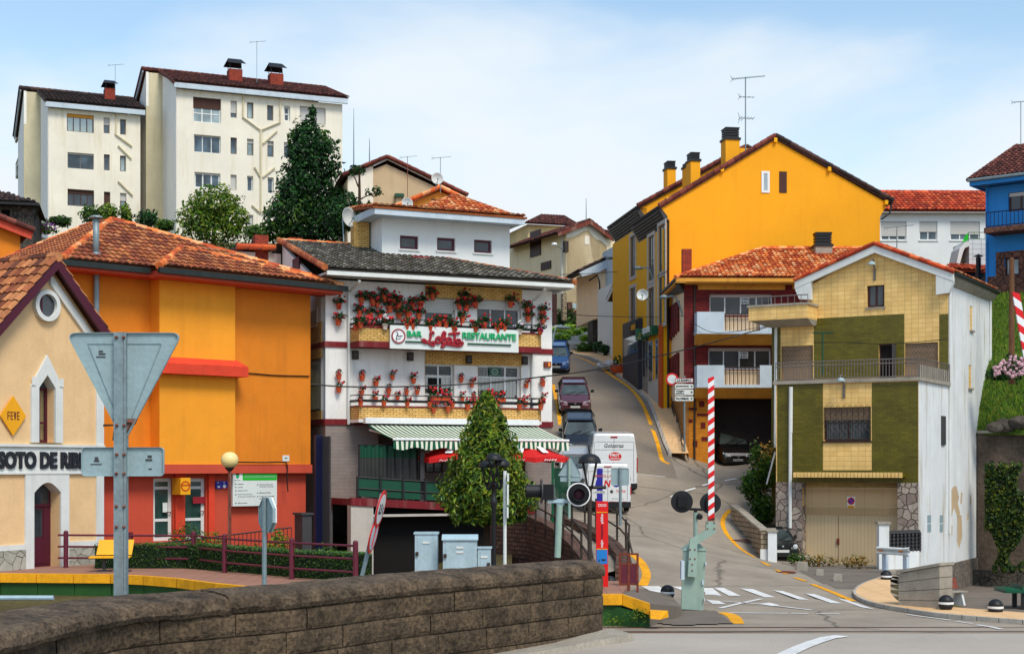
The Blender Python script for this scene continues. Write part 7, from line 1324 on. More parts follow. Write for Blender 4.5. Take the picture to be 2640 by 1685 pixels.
for i,(x,y,s,lab)in enumerate(((2362,1000,.42,'large grey rock above the retaining wall'),(2395,992,.36,'smaller grey rock beside the hydrangea bush'),(2342,1003,.3,'low rock next to the white flank of the tiled house'))):
 p=W(x,y,67.5-i*.3);t=T('rock',lab,'rock',p,'rocks on the bank');mb=MB();bm_=bmesh.new();bmesh.ops.create_icosphere(bm_,subdivisions=3,radius=s)
 for v in bm_.verts:k_=1+.35*noise.noise(v.co*1.6+Vector((i*3,0,0)))+.12*noise.noise(v.co*5);v.co=Vector((v.co.x*1.25*k_,v.co.y*k_,v.co.z*.8*k_))
 mb.add([p+v.co for v in bm_.verts],[tuple(v.index for v in f_.verts)for f_ in bm_.faces]);bm_.free();mb.build('stone',M['rock'],t)
 # foreground parapet wall
RP=catmull([W(x,y,3290/(y-1095))for x,y in((-420,1530),(-140,1478),(0,1447),(122,1424),(260,1405),(459,1390),(500,1387),(636,1378),(855,1357),(1040,1342),(1150,1333.5),(1366,1316))],8)
for p in RP:p.z=0
RP=dens([tuple(p)for p in RP],.05)
def rpn(i):
 t=RP[min(i+1,len(RP)-1)]-RP[max(i-1,0)];t.z=0;t.normalize();return Vector((t.y,-t.x,0))
rt=T('parapet_wall','weathered grey block parapet wall with mossy rounded coping beside the road','wall',(0,14,2.3))
prof=[(-.16,-.14),(-.17,-.05),(-.13,.0),(-.06,.008),(.02,.01),(.10,.004),(.18,-.008),(.25,-.016),(.285,-.034),(.305,-.07),(.308,-.115),(.29,-.15)]
mb=MB();n=len(RP);k_=len(prof)
for i,p in enumerate(RP):
 nn=rpn(i);js=.008 if abs(p.x+2.34)<.03 else 0;wide=1.0+.15*max(0,min(1,(-2.3-p.x)/.4));low=-.006*max(0,min(1,(-2.3-p.x)/.2))
 for a,b in prof:
  q=p+nn*(a*wide);h=noise.noise(Vector((q.x*4,q.y*4,b*6)))*.007+noise.noise(Vector((q.x*16,q.y*16,b*20)))*.008+noise.noise(Vector((q.x*50,q.y*50,b*60)))*.009
  mb.v.append(tuple(q+nn*h+Vector((0,0,3.06+b+h+low-js*2))))
for i in range(n-1):
 for j in range(k_-1):mb.f.append((i*k_+j,i*k_+j+1,(i+1)*k_+j+1,(i+1)*k_+j));mb.c.append((1,1,1))
mb.f.append(tuple((n-1)*k_+j for j in range(k_)));mb.c.append((1,1,1));mb.build('coping',M['concrete_top'],rt)
mb=MB();core=MB();zc=[2.90,2.73,2.55,2.36,2.10];L_=[0]
for a,b in zip(RP[:-1],RP[1:]):L_.append(L_[-1]+(b-a).length)
def atl(s):
 s=max(0,min(s,L_[-1]-1e-6));j=max(0,min(int(np.searchsorted(L_,s))-1,n-2));f_=(s-L_[j])/(L_[j+1]-L_[j]);return RP[j].lerp(RP[j+1],f_),rpn(j)
tot=L_[-1]
for c in range(4):
 s=(.0,.27,.12,.36)[c]-.5
 while s<tot:
  e=min(s+R.uniform(.5,.7),tot);a0=max(s,0)
  if tot-e<.2:e=tot
  if e-a0>.08:
   off=R.uniform(-.004,.006);N_=max(2,int((e-a0)/.05));g_=.004;vs=[];rows_=5
   for i in range(N_+1):
    p,nn=atl(a0+g_+(e-a0-2*g_)*i/N_)
    for j in range(rows_+1):
     z=zc[c+1]+.006+(zc[c]-zc[c+1]-.012)*j/rows_;ed=.010 if i in(0,N_)or j in(0,rows_)else 0
     q=p+nn*(.285+off-ed);q.z=z;q+=nn*(noise.noise(q*9)*.008+noise.noise(q*30)*.004);vs.append(q)
   mb.add(vs,[(i*(rows_+1)+j,(i+1)*(rows_+1)+j,(i+1)*(rows_+1)+j+1,i*(rows_+1)+j+1)for i in range(N_)for j in range(rows_)])
  s=e
for i in range(n-1):
 a,b=RP[i],RP[i+1];na,nb=rpn(i),rpn(i+1);f_=.262
 core.add([a-na*.14+Vector((0,0,1.2)),a+na*f_+Vector((0,0,1.2)),b+nb*f_+Vector((0,0,1.2)),b-nb*.14+Vector((0,0,1.2)),a-na*.14+Vector((0,0,2.93)),a+na*f_+Vector((0,0,2.93)),b+nb*f_+Vector((0,0,2.93)),b-nb*.14+Vector((0,0,2.93))],[(0,1,5,4),(1,2,6,5),(2,3,7,6),(3,0,4,7)])
core.build('mortar_core',M['concrete_old'],rt,rec=False);mb.build('block_face',M['concrete_old'],rt,rec=False)
p=RP[-1];nn=rpn(n-1);t_=Vector((-nn.y,nn.x,0));mb=MB()
def onend(a,b,z):q=p+nn*a+t_*b;q.z=z;return q
mb.hexa([onend(.0,-1.6,2.2),onend(.30,.16,2.2),onend(.62,.1,2.2),onend(.62,-2.2,2.2),onend(.0,-1.6,2.30),onend(.30,.12,2.39),onend(.58,.06,2.36),onend(.56,-2.2,2.31)]);mb.build('foot',M['concrete'],rt)
# signs seen from behind
def post(mb,x,y0,y1,d,w,z='v',H=False):
 a=W(x,y0,d,z);b=W(x,y1,d,z)
 if H:mb.box(LOC,a.x-w/2,a.x+w/2,-d-.02,-d+.0,b.z,a.z);mb.box(LOC,a.x+w*.22,a.x+w/2,-d+.0,-d+.05,b.z,a.z);mb.box(LOC,a.x-w/2,a.x-w*.22,-d+.0,-d+.05,b.z,a.z)
 else:mb.tube([b,a],w/2,8)
d=11.0;t=T('give_way_sign','large inverted triangular sign and plate seen from behind on a perforated post','road sign',W(285,1398,d))
mb=MB();a=W(285,782,d);b=W(285,1402,d);a.x-=.0
mb.box(LOC,a.x-.044,a.x+.03,-d+.03,-d+.045,b.z-.1,a.z);mb.box(LOC,a.x-.044,a.x-.03,-d-.03,-d+.03,b.z-.1,a.z);mb.box(LOC,a.x+.028,a.x+.046,-d-.03,-d+.045,b.z-.1,a.z);mb.build('post',M['galv'],t)
def rpoly(pts,r,k=5):
 o=[];n=len(pts)
 for i in range(n):
  p0,p1,p2=Vector(pts[i-1]),Vector(pts[i]),Vector(pts[(i+1)%n]);a_=p1+(p0-p1).normalized()*r;c_=p1+(p2-p1).normalized()*r
  for j in range(k+1):s_=j/k;o.append(tuple(a_.lerp(p1,s_).lerp(p1.lerp(c_,s_),s_)))
 return o
def plate(mb,pts,d,th=.012,rim=.02):
 P3=[(W(x,y,d).x,W(x,y,d).z)for x,y in pts];mb.prism(LOC,P3,-d-th,-d)
 cx_=sum(a for a,b in P3)/len(P3);cz_=sum(b for a,b in P3)/len(P3);inn_=[(cx_+(a-cx_)*.985,cz_+(b-cz_)*.985)for a,b in P3];ringp(mb,LOC,P3,inn_,-d,-d+rim)
mb=MB();plate(mb,rpoly([(156,782),(430,782),(293,1040)],26),d);mb.build('triangle_plate',M['sign_back'],t)
mb=MB()
for pa,pb in(((208,812),(278,985)),((378,812),(308,985)),((205,808),(380,808))):mb.tube([W(*pa,d-.004),W(*pb,d-.004)],.003,4)
mb.build('fold_line',M['galv'],t)
mb=MB();plate(mb,rpoly([(193,1051),(386,1051),(386,1119),(193,1119)],10),d);mb.build('lower_plate',M['sign_back'],t)
mb=MB()
for x,y in((274,793),(291,793),(275,1000),(292,1000),(275,1068),(292,1068),(274,1113),(292,1113),(274,1190),(292,1190),(274,1238),(292,1238)):mb.lathe([(.012,0),(.012,.012),(.005,.02)],6,W(x,y,d-.045),None,(0,-1,0))
mb.build('bolt',M['rust'],t)
mb=MB()
for i,(x,y,w_,h_)in enumerate(((237,826,10,4),(240,832,16,4),(237,839,22,3),(227,1077,8,6),(227,1083,12,5),(226,1091,26,2.4),(352,1073,10,6),(350,1081,16,5),(353,1102,8,3))):a=W(x-w_/2,y+h_/2,d-.002);b=W(x+w_/2,y-h_/2,d-.002);mb.box(LOC,a.x,b.x,-d+.001,-d+.003,a.z,b.z)
mb.build('maker_stamp',M['panel_grey'],t)
mb=MB();plate(mb,[(275,992),(311,992),(296,1022),(290,1022)],d-.006);
for pts in(((262,984),(324,984),(318,998),(268,998)),):plate(mb,list(pts),d-.003,.004,.002)
mb.build('rust_patch',M['rust'],t)
d=25;c=W(628,1210,d);t=T('stop_sign','octagonal stop sign turned away on a thin grey post behind the parapet','road sign',(c.x,d,0));f=Fr(c.x,c.y,.55,-.83);f.nx,f.ny=-.83,-.55
mb=MB();mb.prism(f,[(.31*math.cos(math.pi/8+i*math.pi/4),c.z+.31*math.sin(math.pi/8+i*math.pi/4))for i in range(8)],-.0,.015);ringp(mb,f,[(.315*math.cos(math.pi/8+i*math.pi/4),c.z+.315*math.sin(math.pi/8+i*math.pi/4))for i in range(8)],[(.3*math.cos(math.pi/8+i*math.pi/4),c.z+.3*math.sin(math.pi/8+i*math.pi/4))for i in range(8)],-.02,.03);mb.build('plate',M['sign_back'],t)
mb=MB();ringp(mb,f,[(.318*math.cos(math.pi/8+i*math.pi/4),c.z+.318*math.sin(math.pi/8+i*math.pi/4))for i in range(8)],[(.298*math.cos(math.pi/8+i*math.pi/4),c.z+.298*math.sin(math.pi/8+i*math.pi/4))for i in range(8)],-.045,-.021);mb.build('white_rim',M['white_paint'],t)
mb=MB();q=f.p(0,.05,0);mb.tube([(q.x,q.y,0),(q.x,q.y,c.z+.3)],.04,8);mb.build('post',M['galv'],t)
d=28;t=T('leaning_signpost','leaning post with two red-rimmed round signs seen almost edge-on','road sign',W(845,1375,d));a,b=W(840,1400,d),W(898,1160,d);MB().tube([a,b],.04,8).build('post',M['galv'],t)
for(x,y),r_,m,nm in(((890,1186+9),.36,'white_paint','round_sign'),((873,1258),.34,'fascia_blue','lower_round_sign')):
 c=W(x,y,d-.1);up=(b-a).normalized();ax=Vector((.95,-.1,-.2));ax=(ax-up*ax.dot(up)).normalized();c=c+ax*.03
 mb=MB();mb.lathe([(r_,0),(r_,.02),(r_*.78,.021),(r_*.78,.0)],26,c,None,ax);s_=mb.build(nm,M['red_sign'],t);MB().lathe([(r_*.8,-.0),(r_*.8,.024),(0,.024)],26,c,None,ax).build('disc',M[m],s_)
 if m=='white_paint':mb=MB();sd_=up.cross(ax);puttext(mb,lambda x_,y_,o:c+sd_*x_+up*y_+ax*(.025+o),'3.5 t',.42,.2,.004,bold=.03);mb.build('lettering',M['letter_dark'],s_)
 else:mb=MB();mb.tube([c+up*r_*.6+ax*.026,c-up*r_*.6+ax*.026],.02,4);mb.build('bar',M['red_sign'],s_)
d=45;t=T('warning_sign_back','grey back of a triangular sign with plate on a post beside the terrace gate','road sign',W(1325,1290,d));mb=MB();plate(mb,rpoly([zz('J',530,750),zz('J',685,520),zz('J',810,750)],5),d);mb.build('triangle_plate',M['sign_back'],t);mb=MB();plate(mb,[zz('J',562,757),zz('J',800,757),zz('J',800,815),zz('J',562,815)],d);mb.build('lower_plate',M['sign_back'],t);mb=MB();post(mb,668,560,1250,d-.08,.08,'J');mb.build('post',M['mint'],t)
d=44;t=T('sign_back','plain grey rectangular sign back on a galvanised post before the smaller van','road sign',W(1432,1290,d));mb=MB();plate(mb,rpoly([zz('J',1155,660),zz('J',1360,660),zz('J',1360,862),zz('J',1155,862)],4),d);mb.build('plate',M['sign_back'],t);mb=MB();post(mb,1262,655,1330,d-.06,.085,'J');mb.build('post',M['galv'],t)
d=33;t=T('white_signpost','white post with narrow sign plates seen edge-on beside the triple lantern','road sign',W(1188,1330,d));mb=MB();post(mb,1403,605,1480,d,.075,'H');mb.build('post',M['white_trim'],t);mb=MB()
for y0,y1,x in((625,700,1432),(725,910,1430),(930,1025,1428)):a=W(x,y1,d,'H');b=W(x,y0,d,'H');mb.box(LOC,a.x-.02,a.x+.02,-d-.15,-d+.18,a.z,b.z)
mb.build('plate',M['sign_white'],t)
d=73.5;t=T('direction_signpost','post with four white finger signs and a round limit sign on the pavement','road sign',W(1408,1105,d,'I'))
mb=MB();mb.tube([W(1408,1110,d,'I'),W(1408,395,d,'I')],.045,8);mb.build('post',M['galv'],t)
for y0,y1,s,ar in((418,462,'LA RAMPLA',0),(475,518,'ayuntamiento',1),(527,578,'colegio',1),(590,634,'PALOMBAR',1)):
 a=W(1318,y1,d,'I');b=W(1490,y0,d,'I');mb=MB();mb.prism(LOC,rpoly([(a.x,a.z),(b.x,a.z),(b.x,b.z),(a.x,b.z)],.04),-d+.06,-d+.09);pl=mb.build('sign_plate',M['sign_white'],t)
 mb=MB();h_=b.z-a.z;w_=b.x-a.x;fb_=lambda x0,x1,y0_,y1_:(a.x+x0*w_,a.x+x1*w_,a.z+y0_*h_,a.z+y1_*h_)
 if s=='colegio':ftext(mb,LOC,fb_(.04,.5,.52,.92),'colegio',-d+.091,.006,bold=.04);ftext(mb,LOC,fb_(.04,.5,.08,.5),'público',-d+.091,.006,bold=.04)
 else:ftext(mb,LOC,fb_(.1 if not ar else .04,.9 if not ar else .76,.25,.75),s,-d+.091,.006,bold=.045)
 if ar:mb.box(LOC,*fb_(.82,.93,.45,.55)[:2],-d+.091,-d+.097,*fb_(.82,.93,.45,.55)[2:]);mb.prism(LOC,[(a.x+.9*w_,a.z+.25*h_),(a.x+.97*w_,a.z+.5*h_),(a.x+.9*w_,a.z+.75*h_),(a.x+.87*w_,a.z+.7*h_),(a.x+.92*w_,a.z+.5*h_),(a.x+.87*w_,a.z+.3*h_)],-d+.091,-d+.097)
 mb.build('lettering',M['letter_dark'],pl)
 if not ar:mb=MB();ringp(mb,LOC,[(a.x,a.z),(b.x,a.z),(b.x,b.z),(a.x,b.z)],[(a.x+.03,a.z+.03),(b.x-.03,a.z+.03),(b.x-.03,b.z-.03),(a.x+.03,b.z-.03)],-d+.0905,-d+.095);mb.build('border',M['letter_red'],pl)
c=W(1290,428,d+.1,'I');r_=.31;mb=MB();mb.lathe([(r_,0),(r_,.02),(r_*.7,.02),(r_*.7,0)],26,c,None,(0,-1,0));s_=mb.build('round_sign',M['red_sign'],t);MB().lathe([(r_*.72,0),(r_*.72,.022),(0,.022)],26,c,None,(0,-1,0)).build('disc',M['sign_white'],s_);mb=MB();ftext(mb,LOC,(c.x-.13,c.x+.13,c.z-.1,c.z+.1),'16',-c.y+.023,.004,bold=.0);mb.build('numerals',M['fascia_blue'],s_)
# level crossing
d=41;t=T('crossing_barrier','pale green level-crossing barrier machine with raised red and white arm','barrier',W(1640,1440,d))
def kbox(mb,x0,y0,x1,y1,da,db,z='K',dd=None):
 dd=dd or d;a=W(x0,y1,dd,z);b=W(x1,y0,dd,z);mb.box(LOC,a.x,b.x,-dd-db,-dd-da,a.z,b.z)
P_=lambda x,y,o=0:(lambda v:Vector((v.x,v.y+o,v.z)))(W(x,y,d,'K'))
mb=MB();kx=lambda o:[P_(1192,1170,o),P_(1372,1180,o),P_(1395,680,o),P_(1210,682,o)]
A0=kx(0);A1=[v+Vector((.06,.62,0))for v in kx(0)];mb.hexa([A0[0],A0[1],A1[1],A1[0],A0[3],A0[2],A1[2],A1[3]]);mb.build('cabinet',M['mint'],t)
mb=MB();q=[P_(1205,690,-.03),P_(1400,690,-.03),P_(1400,690,.66),P_(1205,690,.66),P_(1260,640,.1),P_(1350,640,.1),P_(1350,640,.5),P_(1260,640,.5)];mb.hexa(q);mb.build('lid',M['mint'],t)
mb=MB()
q=[(1240,900),(1310,905),(1316,640),(1470,540),(1467,452),(1390,450),(1388,525),(1255,600)]
mb.prism(LOC,[(P_(x,y).x,P_(x,y).z)for x,y in q],-d+.05,-d+.2);mb.build('crank_arm',M['mint'],t)
mb=MB()
for x,y in((1258,680),(1258,755),(1297,680),(1297,755),(1400,462),(1455,462),(1400,510),(1455,510),(1275,800),(1275,850)):v=P_(x,y);mb.lathe([(.022,0),(.022,.02),(0,.024)],8,(v.x,d-.2,v.z),None,(0,-1,0))
mb.build('bolt',M['rust'],t)
mb=MB();kbox(mb,1180,770,1206,920,-.1,-.4);kbox(mb,1385,785,1397,805,0,-.1);kbox(mb,1360,935,1375,970,.0,-.05);kbox(mb,1375,1080,1384,1100,.0,-.1);mb.build('side_box',M['fascia_blue'],t)
r0=W(1438,440,d-.1,'K');tip=W(1672,884,d-.1);w_=.165;mb=MB();wb=MB();n_=27;H_=tip.z-r0.z;xa=r0.x;yy=d-.1
for i in range(n_):
 z0,z1=r0.z+H_*i/n_,r0.z+H_*(i+1)/n_;sl_=.12;m_=(mb,wb)[i%2];lo=lambda z:max(r0.z,min(z,tip.z))
 x_0=xa+(tip.x-xa)*i/n_;pts=[(x_0-w_/2,lo(z0-sl_/2)),(x_0+w_/2,lo(z0+sl_/2)),(x_0+w_/2,lo(z1+sl_/2)),(x_0-w_/2,lo(z1-sl_/2))];m_.prism(LOC,pts,-yy-.03,-yy+.03)
am=wb.build('barrier_arm',M['white_paint'],t);mb.build('red_stripe',M['stripe_red'],am);MB().box(LOC,xa-w_*.55,xa+w_*.55,-yy-.04,-yy+.05,r0.z-.05,r0.z).build('arm_socket',M['rust'],t)
mb=MB();kbox(mb,1408,400,1462,450,.02,-.1);mb.build('bracket',M['iron_brown'],t)
d2=42;t=T('crossing_signal','twin black crossing signal targets facing away beside the raised barrier','signal',W(1309,1180,d2,'K'))
Q_=lambda x,y:W(x,y,d2,'K')
MB().tube([Q_(1309,1180),Q_(1309,380)],.062,10).build('post',M['mint'],t);mb=MB();mb.tube([Q_(1225,352),Q_(1390,358)],.04,6);mb.tube([Q_(1309,395),Q_(1309,350)],.05,6);mb.build('crossbar',M['black_metal'],t)
for x,y,r_ in((1198,293,.31),(1431,305,.30)):
 c=Q_(x,y);mb=MB();mb.lathe([(r_,0),(r_,.02),(r_*.97,.025),(0,.03)],28,c,None,(0,-1,0));tg=mb.build('target',M['black_metal'],t);mb=MB();mb.box(LOC,c.x-.13,c.x+.13,-c.y+.03,-c.y+.14,c.z-.15,c.z+.15);mb.build('lamp_housing',M['black'],tg);ringp(mb_:=MB(),LOC,[(c.x+r_*1.01*math.cos(k*math.pi/14),c.z+r_*1.01*math.sin(k*math.pi/14))for k in range(28)],[(c.x+r_*.95*math.cos(k*math.pi/14),c.z+r_*.95*math.sin(k*math.pi/14))for k in range(28)],-c.y-.01,-c.y+.0);mb_.build('rim',M['galv'],tg)
MB().lathe([(.07,-.12),(.09,.1),(.05,.14)],10,Q_(1340,412),None,(0,-1,-.1)).build('bell',M['black_metal'],t)
d=30;t=T('crossing_light','round black crossing light with white rim on a pale green post','signal',W(1313,1330,d));J_=lambda x,y,o=0:(lambda v:Vector((v.x,v.y+o,v.z)))(W(x,y,d,'J'))
mb=MB();mb.tube([J_(530,1700),J_(555,1090)],.065,12);mb.build('post',M['mint'],t)
mb=MB();kbox(mb,415,1030,680,1065,.0,.12,'J');kbox(mb,520,1020,610,1092,.03,.16,'J');mb.build('bracket',M['cabinet'],t)
c=J_(773,965,-.1);r_=.238;mb=MB();mb.lathe([(r_,0),(r_,.03),(r_*.9,.032),(r_*.9,0)],32,c,None,(0,-1,0));tg=mb.build('target_rim',M['white_paint'],t);MB().lathe([(r_*.91,-.02),(r_*.91,.01),(0,.012)],32,c,None,(0,-1,0)).build('target_disc',M['black'],tg);MB().lathe([(.125,0),(.13,.18),(.12,.18),(.115,.02)],24,c,None,(0,-1,0)).build('visor',M['black_metal'],tg);MB().lathe([(.11,.015),(.07,.03),(0,.035)],24,c,None,(0,-1,0)).build('lens',M['lamp_red_dark']if 'lamp_red_dark' in M else M['maroon'],tg)
c=J_(345,930,.1);mb=MB();mb.lathe([(.13,0),(.13,.32),(.12,.32),(.11,.02)],20,c,None,(-1,-.08,0));mb.build('side_visor',M['black_metal'],t);MB().lathe([(.25,-.01),(.25,.015),(0,.016)],26,c,None,(-1,-.08,0)).build('side_target',M['panel_grey'],t);mb=MB();mb.box(LOC,c.x+.02,c.x+.25,-c.y-.13,-c.y+.13,c.z-.17,c.z+.14);mb.build('lamp_housing',M['black'],t)
d=39.5;a=W(1402,1382,d);b=W(1430,1178,d);t=T('information_totem','slim bright red information totem with blue panel and sideways writing','totem',((a.x+b.x)/2,d,a.z));MB().box(LOC,a.x,b.x,-d-.12,-d,a.z,b.z).build('body',M['red_plastic'],t);wd=b.x-a.x
zk=lambda y:W(1400,y,d,'K').z
MB().box(LOC,a.x+.01,b.x-.02,-d+.001,-d+.01,zk(800),zk(685)).build('blue_panel',M['blue_info'],t);MB().box(LOC,a.x+.01,b.x-.02,-d+.001,-d+.011,zk(683),zk(676)).box(LOC,a.x+.01,b.x-.02,-d+.001,-d+.011,zk(383),zk(376)).build('yellow_line',M['paint_yellow'],t)
mb=MB();uc=(a.x+b.x)/2
for i in(-1,0,1):ang=[k*math.pi/9 for k in range(18)];cc_=uc+i*.075;ringp(mb,LOC,[(cc_+.036*math.cos(k),zk(322)+.036*math.sin(k))for k in ang],[(cc_+.025*math.cos(k),zk(322)+.025*math.sin(k))for k in ang],-d+.001,-d+.008)
def vert(s,y0,y1,mbx,w=.09):L0=abs(zk(y1)-zk(y0));zc_=(zk(y0)+zk(y1))/2;puttext(mbx,lambda x,y,o:Vector((uc-y,d-.001-o,zc_+x)),s,L0,w,.006,bold=.02)
vert('mejor',667,605,mb);vert('público',470,392,mb);mb.build('lettering',M['white_paint'],t);mb=MB();vert('transporte',595,482,mb,.08);mb.build('dark_lettering',M['maroon'],t)
mb=MB();mb.prism(LOC,[(uc-.11,zk(780)),(uc-.06,zk(780)),(uc-.085,zk(757))],-d+.011,-d+.016);mb.box(LOC,uc-.02,uc+.09,-d+.011,-d+.015,zk(775),zk(760));mb.build('pictogram',M['letter_dark'],t)
d=40;t=T('rusty_panel','rusty maroon metal panel on legs at the end of the platform','panel',W(1478,1392,d));K_=lambda x,y:W(x,y,d,'K');f=Fr(K_(692,800).x,d,1,-.05);w_=K_(835,800).x-K_(692,800).x
z0,z1,z2,z3=K_(760,1010).z,K_(760,958).z,K_(760,795).z,K_(760,712).z;mb=MB()
for u in(0,w_/2,w_):mb.box(f,u-.03,u+.03,-.03,.03,z0-.1,z3)
for z in(z3,z2,z1):mb.box(f,.03,w_-.03,-.02,.02,z-.05,z)
mb.build('frame',M['rust'],t);MB().box(f,.03,w_-.03,-.012,.012,z1+.001,z2-.051).build('sheet',M['rail_maroon'],t)
def bollard(p,r,label):
 t=T('bollard',label,'bollard',p,'black ball bollards with a white band',world=False);prof=[(r*.55,-.1),(r*.8,0),(r*.95,r*.3),(r,r*.62)];MB().lathe(prof,24).build('base',M['black_metal'],t,smooth=True);MB().lathe([(r*1.02,r*.62),(r*1.03,r*.7),(r*1.02,r*.92)],24).build('white_band',M['white_paint'],t)
 MB().lathe([(r,r*.92)]+[(r*math.cos(k*math.pi/14),r*.92+r*.95*math.sin(k*math.pi/14))for k in range(1,8)],24).build('dome',M['black_metal'],t,smooth=True)
for z_,x,y,d,r_,lab in(('K',1080,1078,42.3,.2,'ball bollard beside the sloping platform end and zebra crossing'),('K',665,975,46,.2,'ball bollard partly behind the rusty maroon panel'),('K',612,992,43.5,.18,'ball bollard just beside the foot of the red totem'),('L',1310,912,50.5,.19,'ball bollard at the tip of the corner pavement by the guard rail'),('L',1787,1135,40.3,.2,'ball bollard at the end of the grey block wall by the bench'),('L',2182,1170,39.6,.2,'ball bollard standing before the ping-pong table')):
 bollard(W(*zz(z_,x,y),d),r_,lab)
for x,y,s,lab in((640,832,.32,'squat pale stone block beside the old dark car'),(780,872,.22,'middle small stone block on the dark forecourt'),(922,918,.25,'small stone block closest to the corner pavement')):
 p=gp('L',x,y);t=T('stone_block',lab,'stone block',p,'stone blocks marking the forecourt edge');f=Fr(p.x-s*.6,p.y,1,-.3);mb=MB();mb.hexa([f.p(0,-s,p.z-.1),f.p(s*1.2,-s,p.z-.1),f.p(s*1.25,0,p.z-.1),f.p(0,0,p.z-.1),f.p(.04,-s*.95,p.z+s),f.p(s*1.15,-s*.95,p.z+s*.92),f.p(s*1.2,-.03,p.z+s*.9),f.p(.03,-.02,p.z+s)]);mb.build('stone',M['concrete'],t)
q=[W(x,y,3.2*F/(y-1095))for x,y in((-250,1348),(0,1348),(260,1350),(337,1353.5),(415,1359.5),(504,1371),(601,1380),(900,1391),(1414,1397),(1464,1397))]
t=T('train_platform','low train platform with yellow edge and green painted face','platform',(-8,42,0));zp=.8
top=[(p.x,p.y)for p in q];bk=[(3.3,41.5),(-1,42.0),(-4,41.8),(-6,43.4),(-9,46.8),(-12.4,48.2),(-13,52),(-22,53)]
mb=MB();mb.slab([Vector((x,y+.22,zp-.35))for x,y in top]+[Vector((x,y,zp-.35))for x,y in bk],.345);mb.build('paving',M['platform_paving'],t)
mb=MB();gm_=MB()
for(x0,y0),(x1,y1)in zip(top[:-1],top[1:]):
 n_=max(1,int(math.hypot(x1-x0,y1-y0)/1.1))
 for i in range(n_):
  a=Vector((x0+(x1-x0)*i/n_,y0+(y1-y0)*i/n_,0));b=Vector((x0+(x1-x0)*(i+1)/n_,y0+(y1-y0)*(i+1)/n_,0));b=b.lerp(a,.015);k=Vector((0,.26,0));Z=lambda z:Vector((0,0,z))
  mb.hexa([a+Z(zp-.26),b+Z(zp-.26),b+k+Z(zp-.26),a+k+Z(zp-.26),a+Z(zp),b+Z(zp),b+k+Z(zp),a+k+Z(zp)])
  gm_.hexa([a+k*.4+Z(-.2),b+k*.4+Z(-.2),b+k+Z(-.2),a+k+Z(-.2),a+k*.4+Z(zp-.262),b+k*.4+Z(zp-.262),b+k+Z(zp-.262),a+k+Z(zp-.262)])
mb.build('yellow_edge',M['paint_yellow'],t);gm_.build('green_face',M['green_paint'],t)
mb=MB();eN=W(1464,1397,37.1);eS=W(*zz('K',938,1128),36.7);zS=eS.z
mb.hexa([Vector((eN.x,eN.y,zp-.27)),Vector((eS.x,eS.y,zS-.27)),Vector((eS.x,eS.y+.3,zS-.27)),Vector((eN.x,eN.y+.3,zp-.27)),Vector((eN.x,eN.y,zp)),Vector((eS.x,eS.y,zS)),Vector((eS.x,eS.y+.3,zS)),Vector((eN.x,eN.y+.3,zp))]);mb.build('sloping_edge',M['paint_yellow'],t)
mb=MB();mb.hexa([Vector((eN.x-.3,eN.y+.1,-.2)),Vector((eS.x,eS.y+.1,-.2)),Vector((eS.x,eS.y+.3,-.2)),Vector((eN.x-.3,eN.y+.3,-.2)),Vector((eN.x-.3,eN.y+.1,zp-.28)),Vector((eS.x,eS.y+.1,zS-.28)),Vector((eS.x,eS.y+.3,zS-.28)),Vector((eN.x-.3,eN.y+.3,zp-.28))]);mb.build('green_face',M['green_paint'],t)
mb=MB();bx_=[eN+Vector((0,.3,0)),eS+Vector((0,.3,0)),W(*zz('K',1195,1150),39.5),W(*zz('K',1100,1050),41.5),W(*zz('K',850,1000),42),W(*zz('K',690,1040),38.5)];bx_[0].z=zp-.01;bx_[1].z=zS-.01
mb.slab([Vector((v.x,v.y,v.z))for v in bx_],-.9);mb.build('ramp_end',M['asphalt_dark'],t)
p=W(*zz('K',1020,1210),36.6);t=T('yellow_kerbstone','yellow painted kerbstone at the foot of the platform end','kerbstone',p);w_=.75;mb=MB();a=W(*zz('K',938,1245),36.5);b=W(*zz('K',1100,1190),36.5);mb.hexa([(a.x,36.4,a.z),(b.x-.25,36.4,a.z-.02),(b.x,36.8,a.z),(a.x,36.9,a.z),(a.x,36.45,b.z+.02),(b.x-.28,36.45,b.z),(b.x-.02,36.75,b.z),(a.x,36.85,b.z+.02)]);mb.build('stone',M['paint_yellow'],t)
mb=MB();isl=[gp('K',*v)for v in((940,1290),(1060,1240),(1180,1185),(1380,1180),(1470,1190),(1560,1240),(1610,1290),(1400,1300),(1200,1310))];sheet(mb,2,9,33.4,42,.2,.03,lambda x,y:inpoly(x,y,[(p.x,p.y)for p in isl]));tag(mb.build('crossing_island',M['asphalt_dark'],rec=False),kind='structure')
mb=MB();a=W(*zz('D',0,1213),30);b=W(*zz('D',310,1212),30);t=T('guide_pipe','pale metal pipe running low beside the track','pipe',a);MB().tube([a-Vector((3,0,0)),b],.05,8).build('pipe',M['cabinet'],t)
pp=[W(155,1335,47),W(455,1337,46.5),W(528,1347,44.7),W(686,1362,42.2),W(836,1372,40.7)]
for p in pp:p.z=zp
t=T('platform_fence','maroon steel fence with three rails along the platform','fence',pp[1]);
for p in pp:MB().tube([p,p+Vector((0,0,1.12))],.075,10).lathe([(.075,1.12),(.05,1.16),(0,1.17)],10,p).build('post',M['rail_maroon'],t)
mid=W(307,1338,46.8);mid.z=zp;MB().tube([mid,mid+Vector((0,0,1.12))],.075,10).build('post',M['rail_maroon'],t)
for h_ in(.3,.66,1.02):
 ext=[pp[0]+Vector((-.25,.0,0))]+pp;MB().tube([p+Vector((0,0,h_))for p in ext],.032,8).build('rail',M['rail_maroon'],t)
c=W(262,1330,45.2);c.z=zp;t=T('platform_bench','yellow perforated metal bench on the platform beside the hedge','bench',c);w_=.58
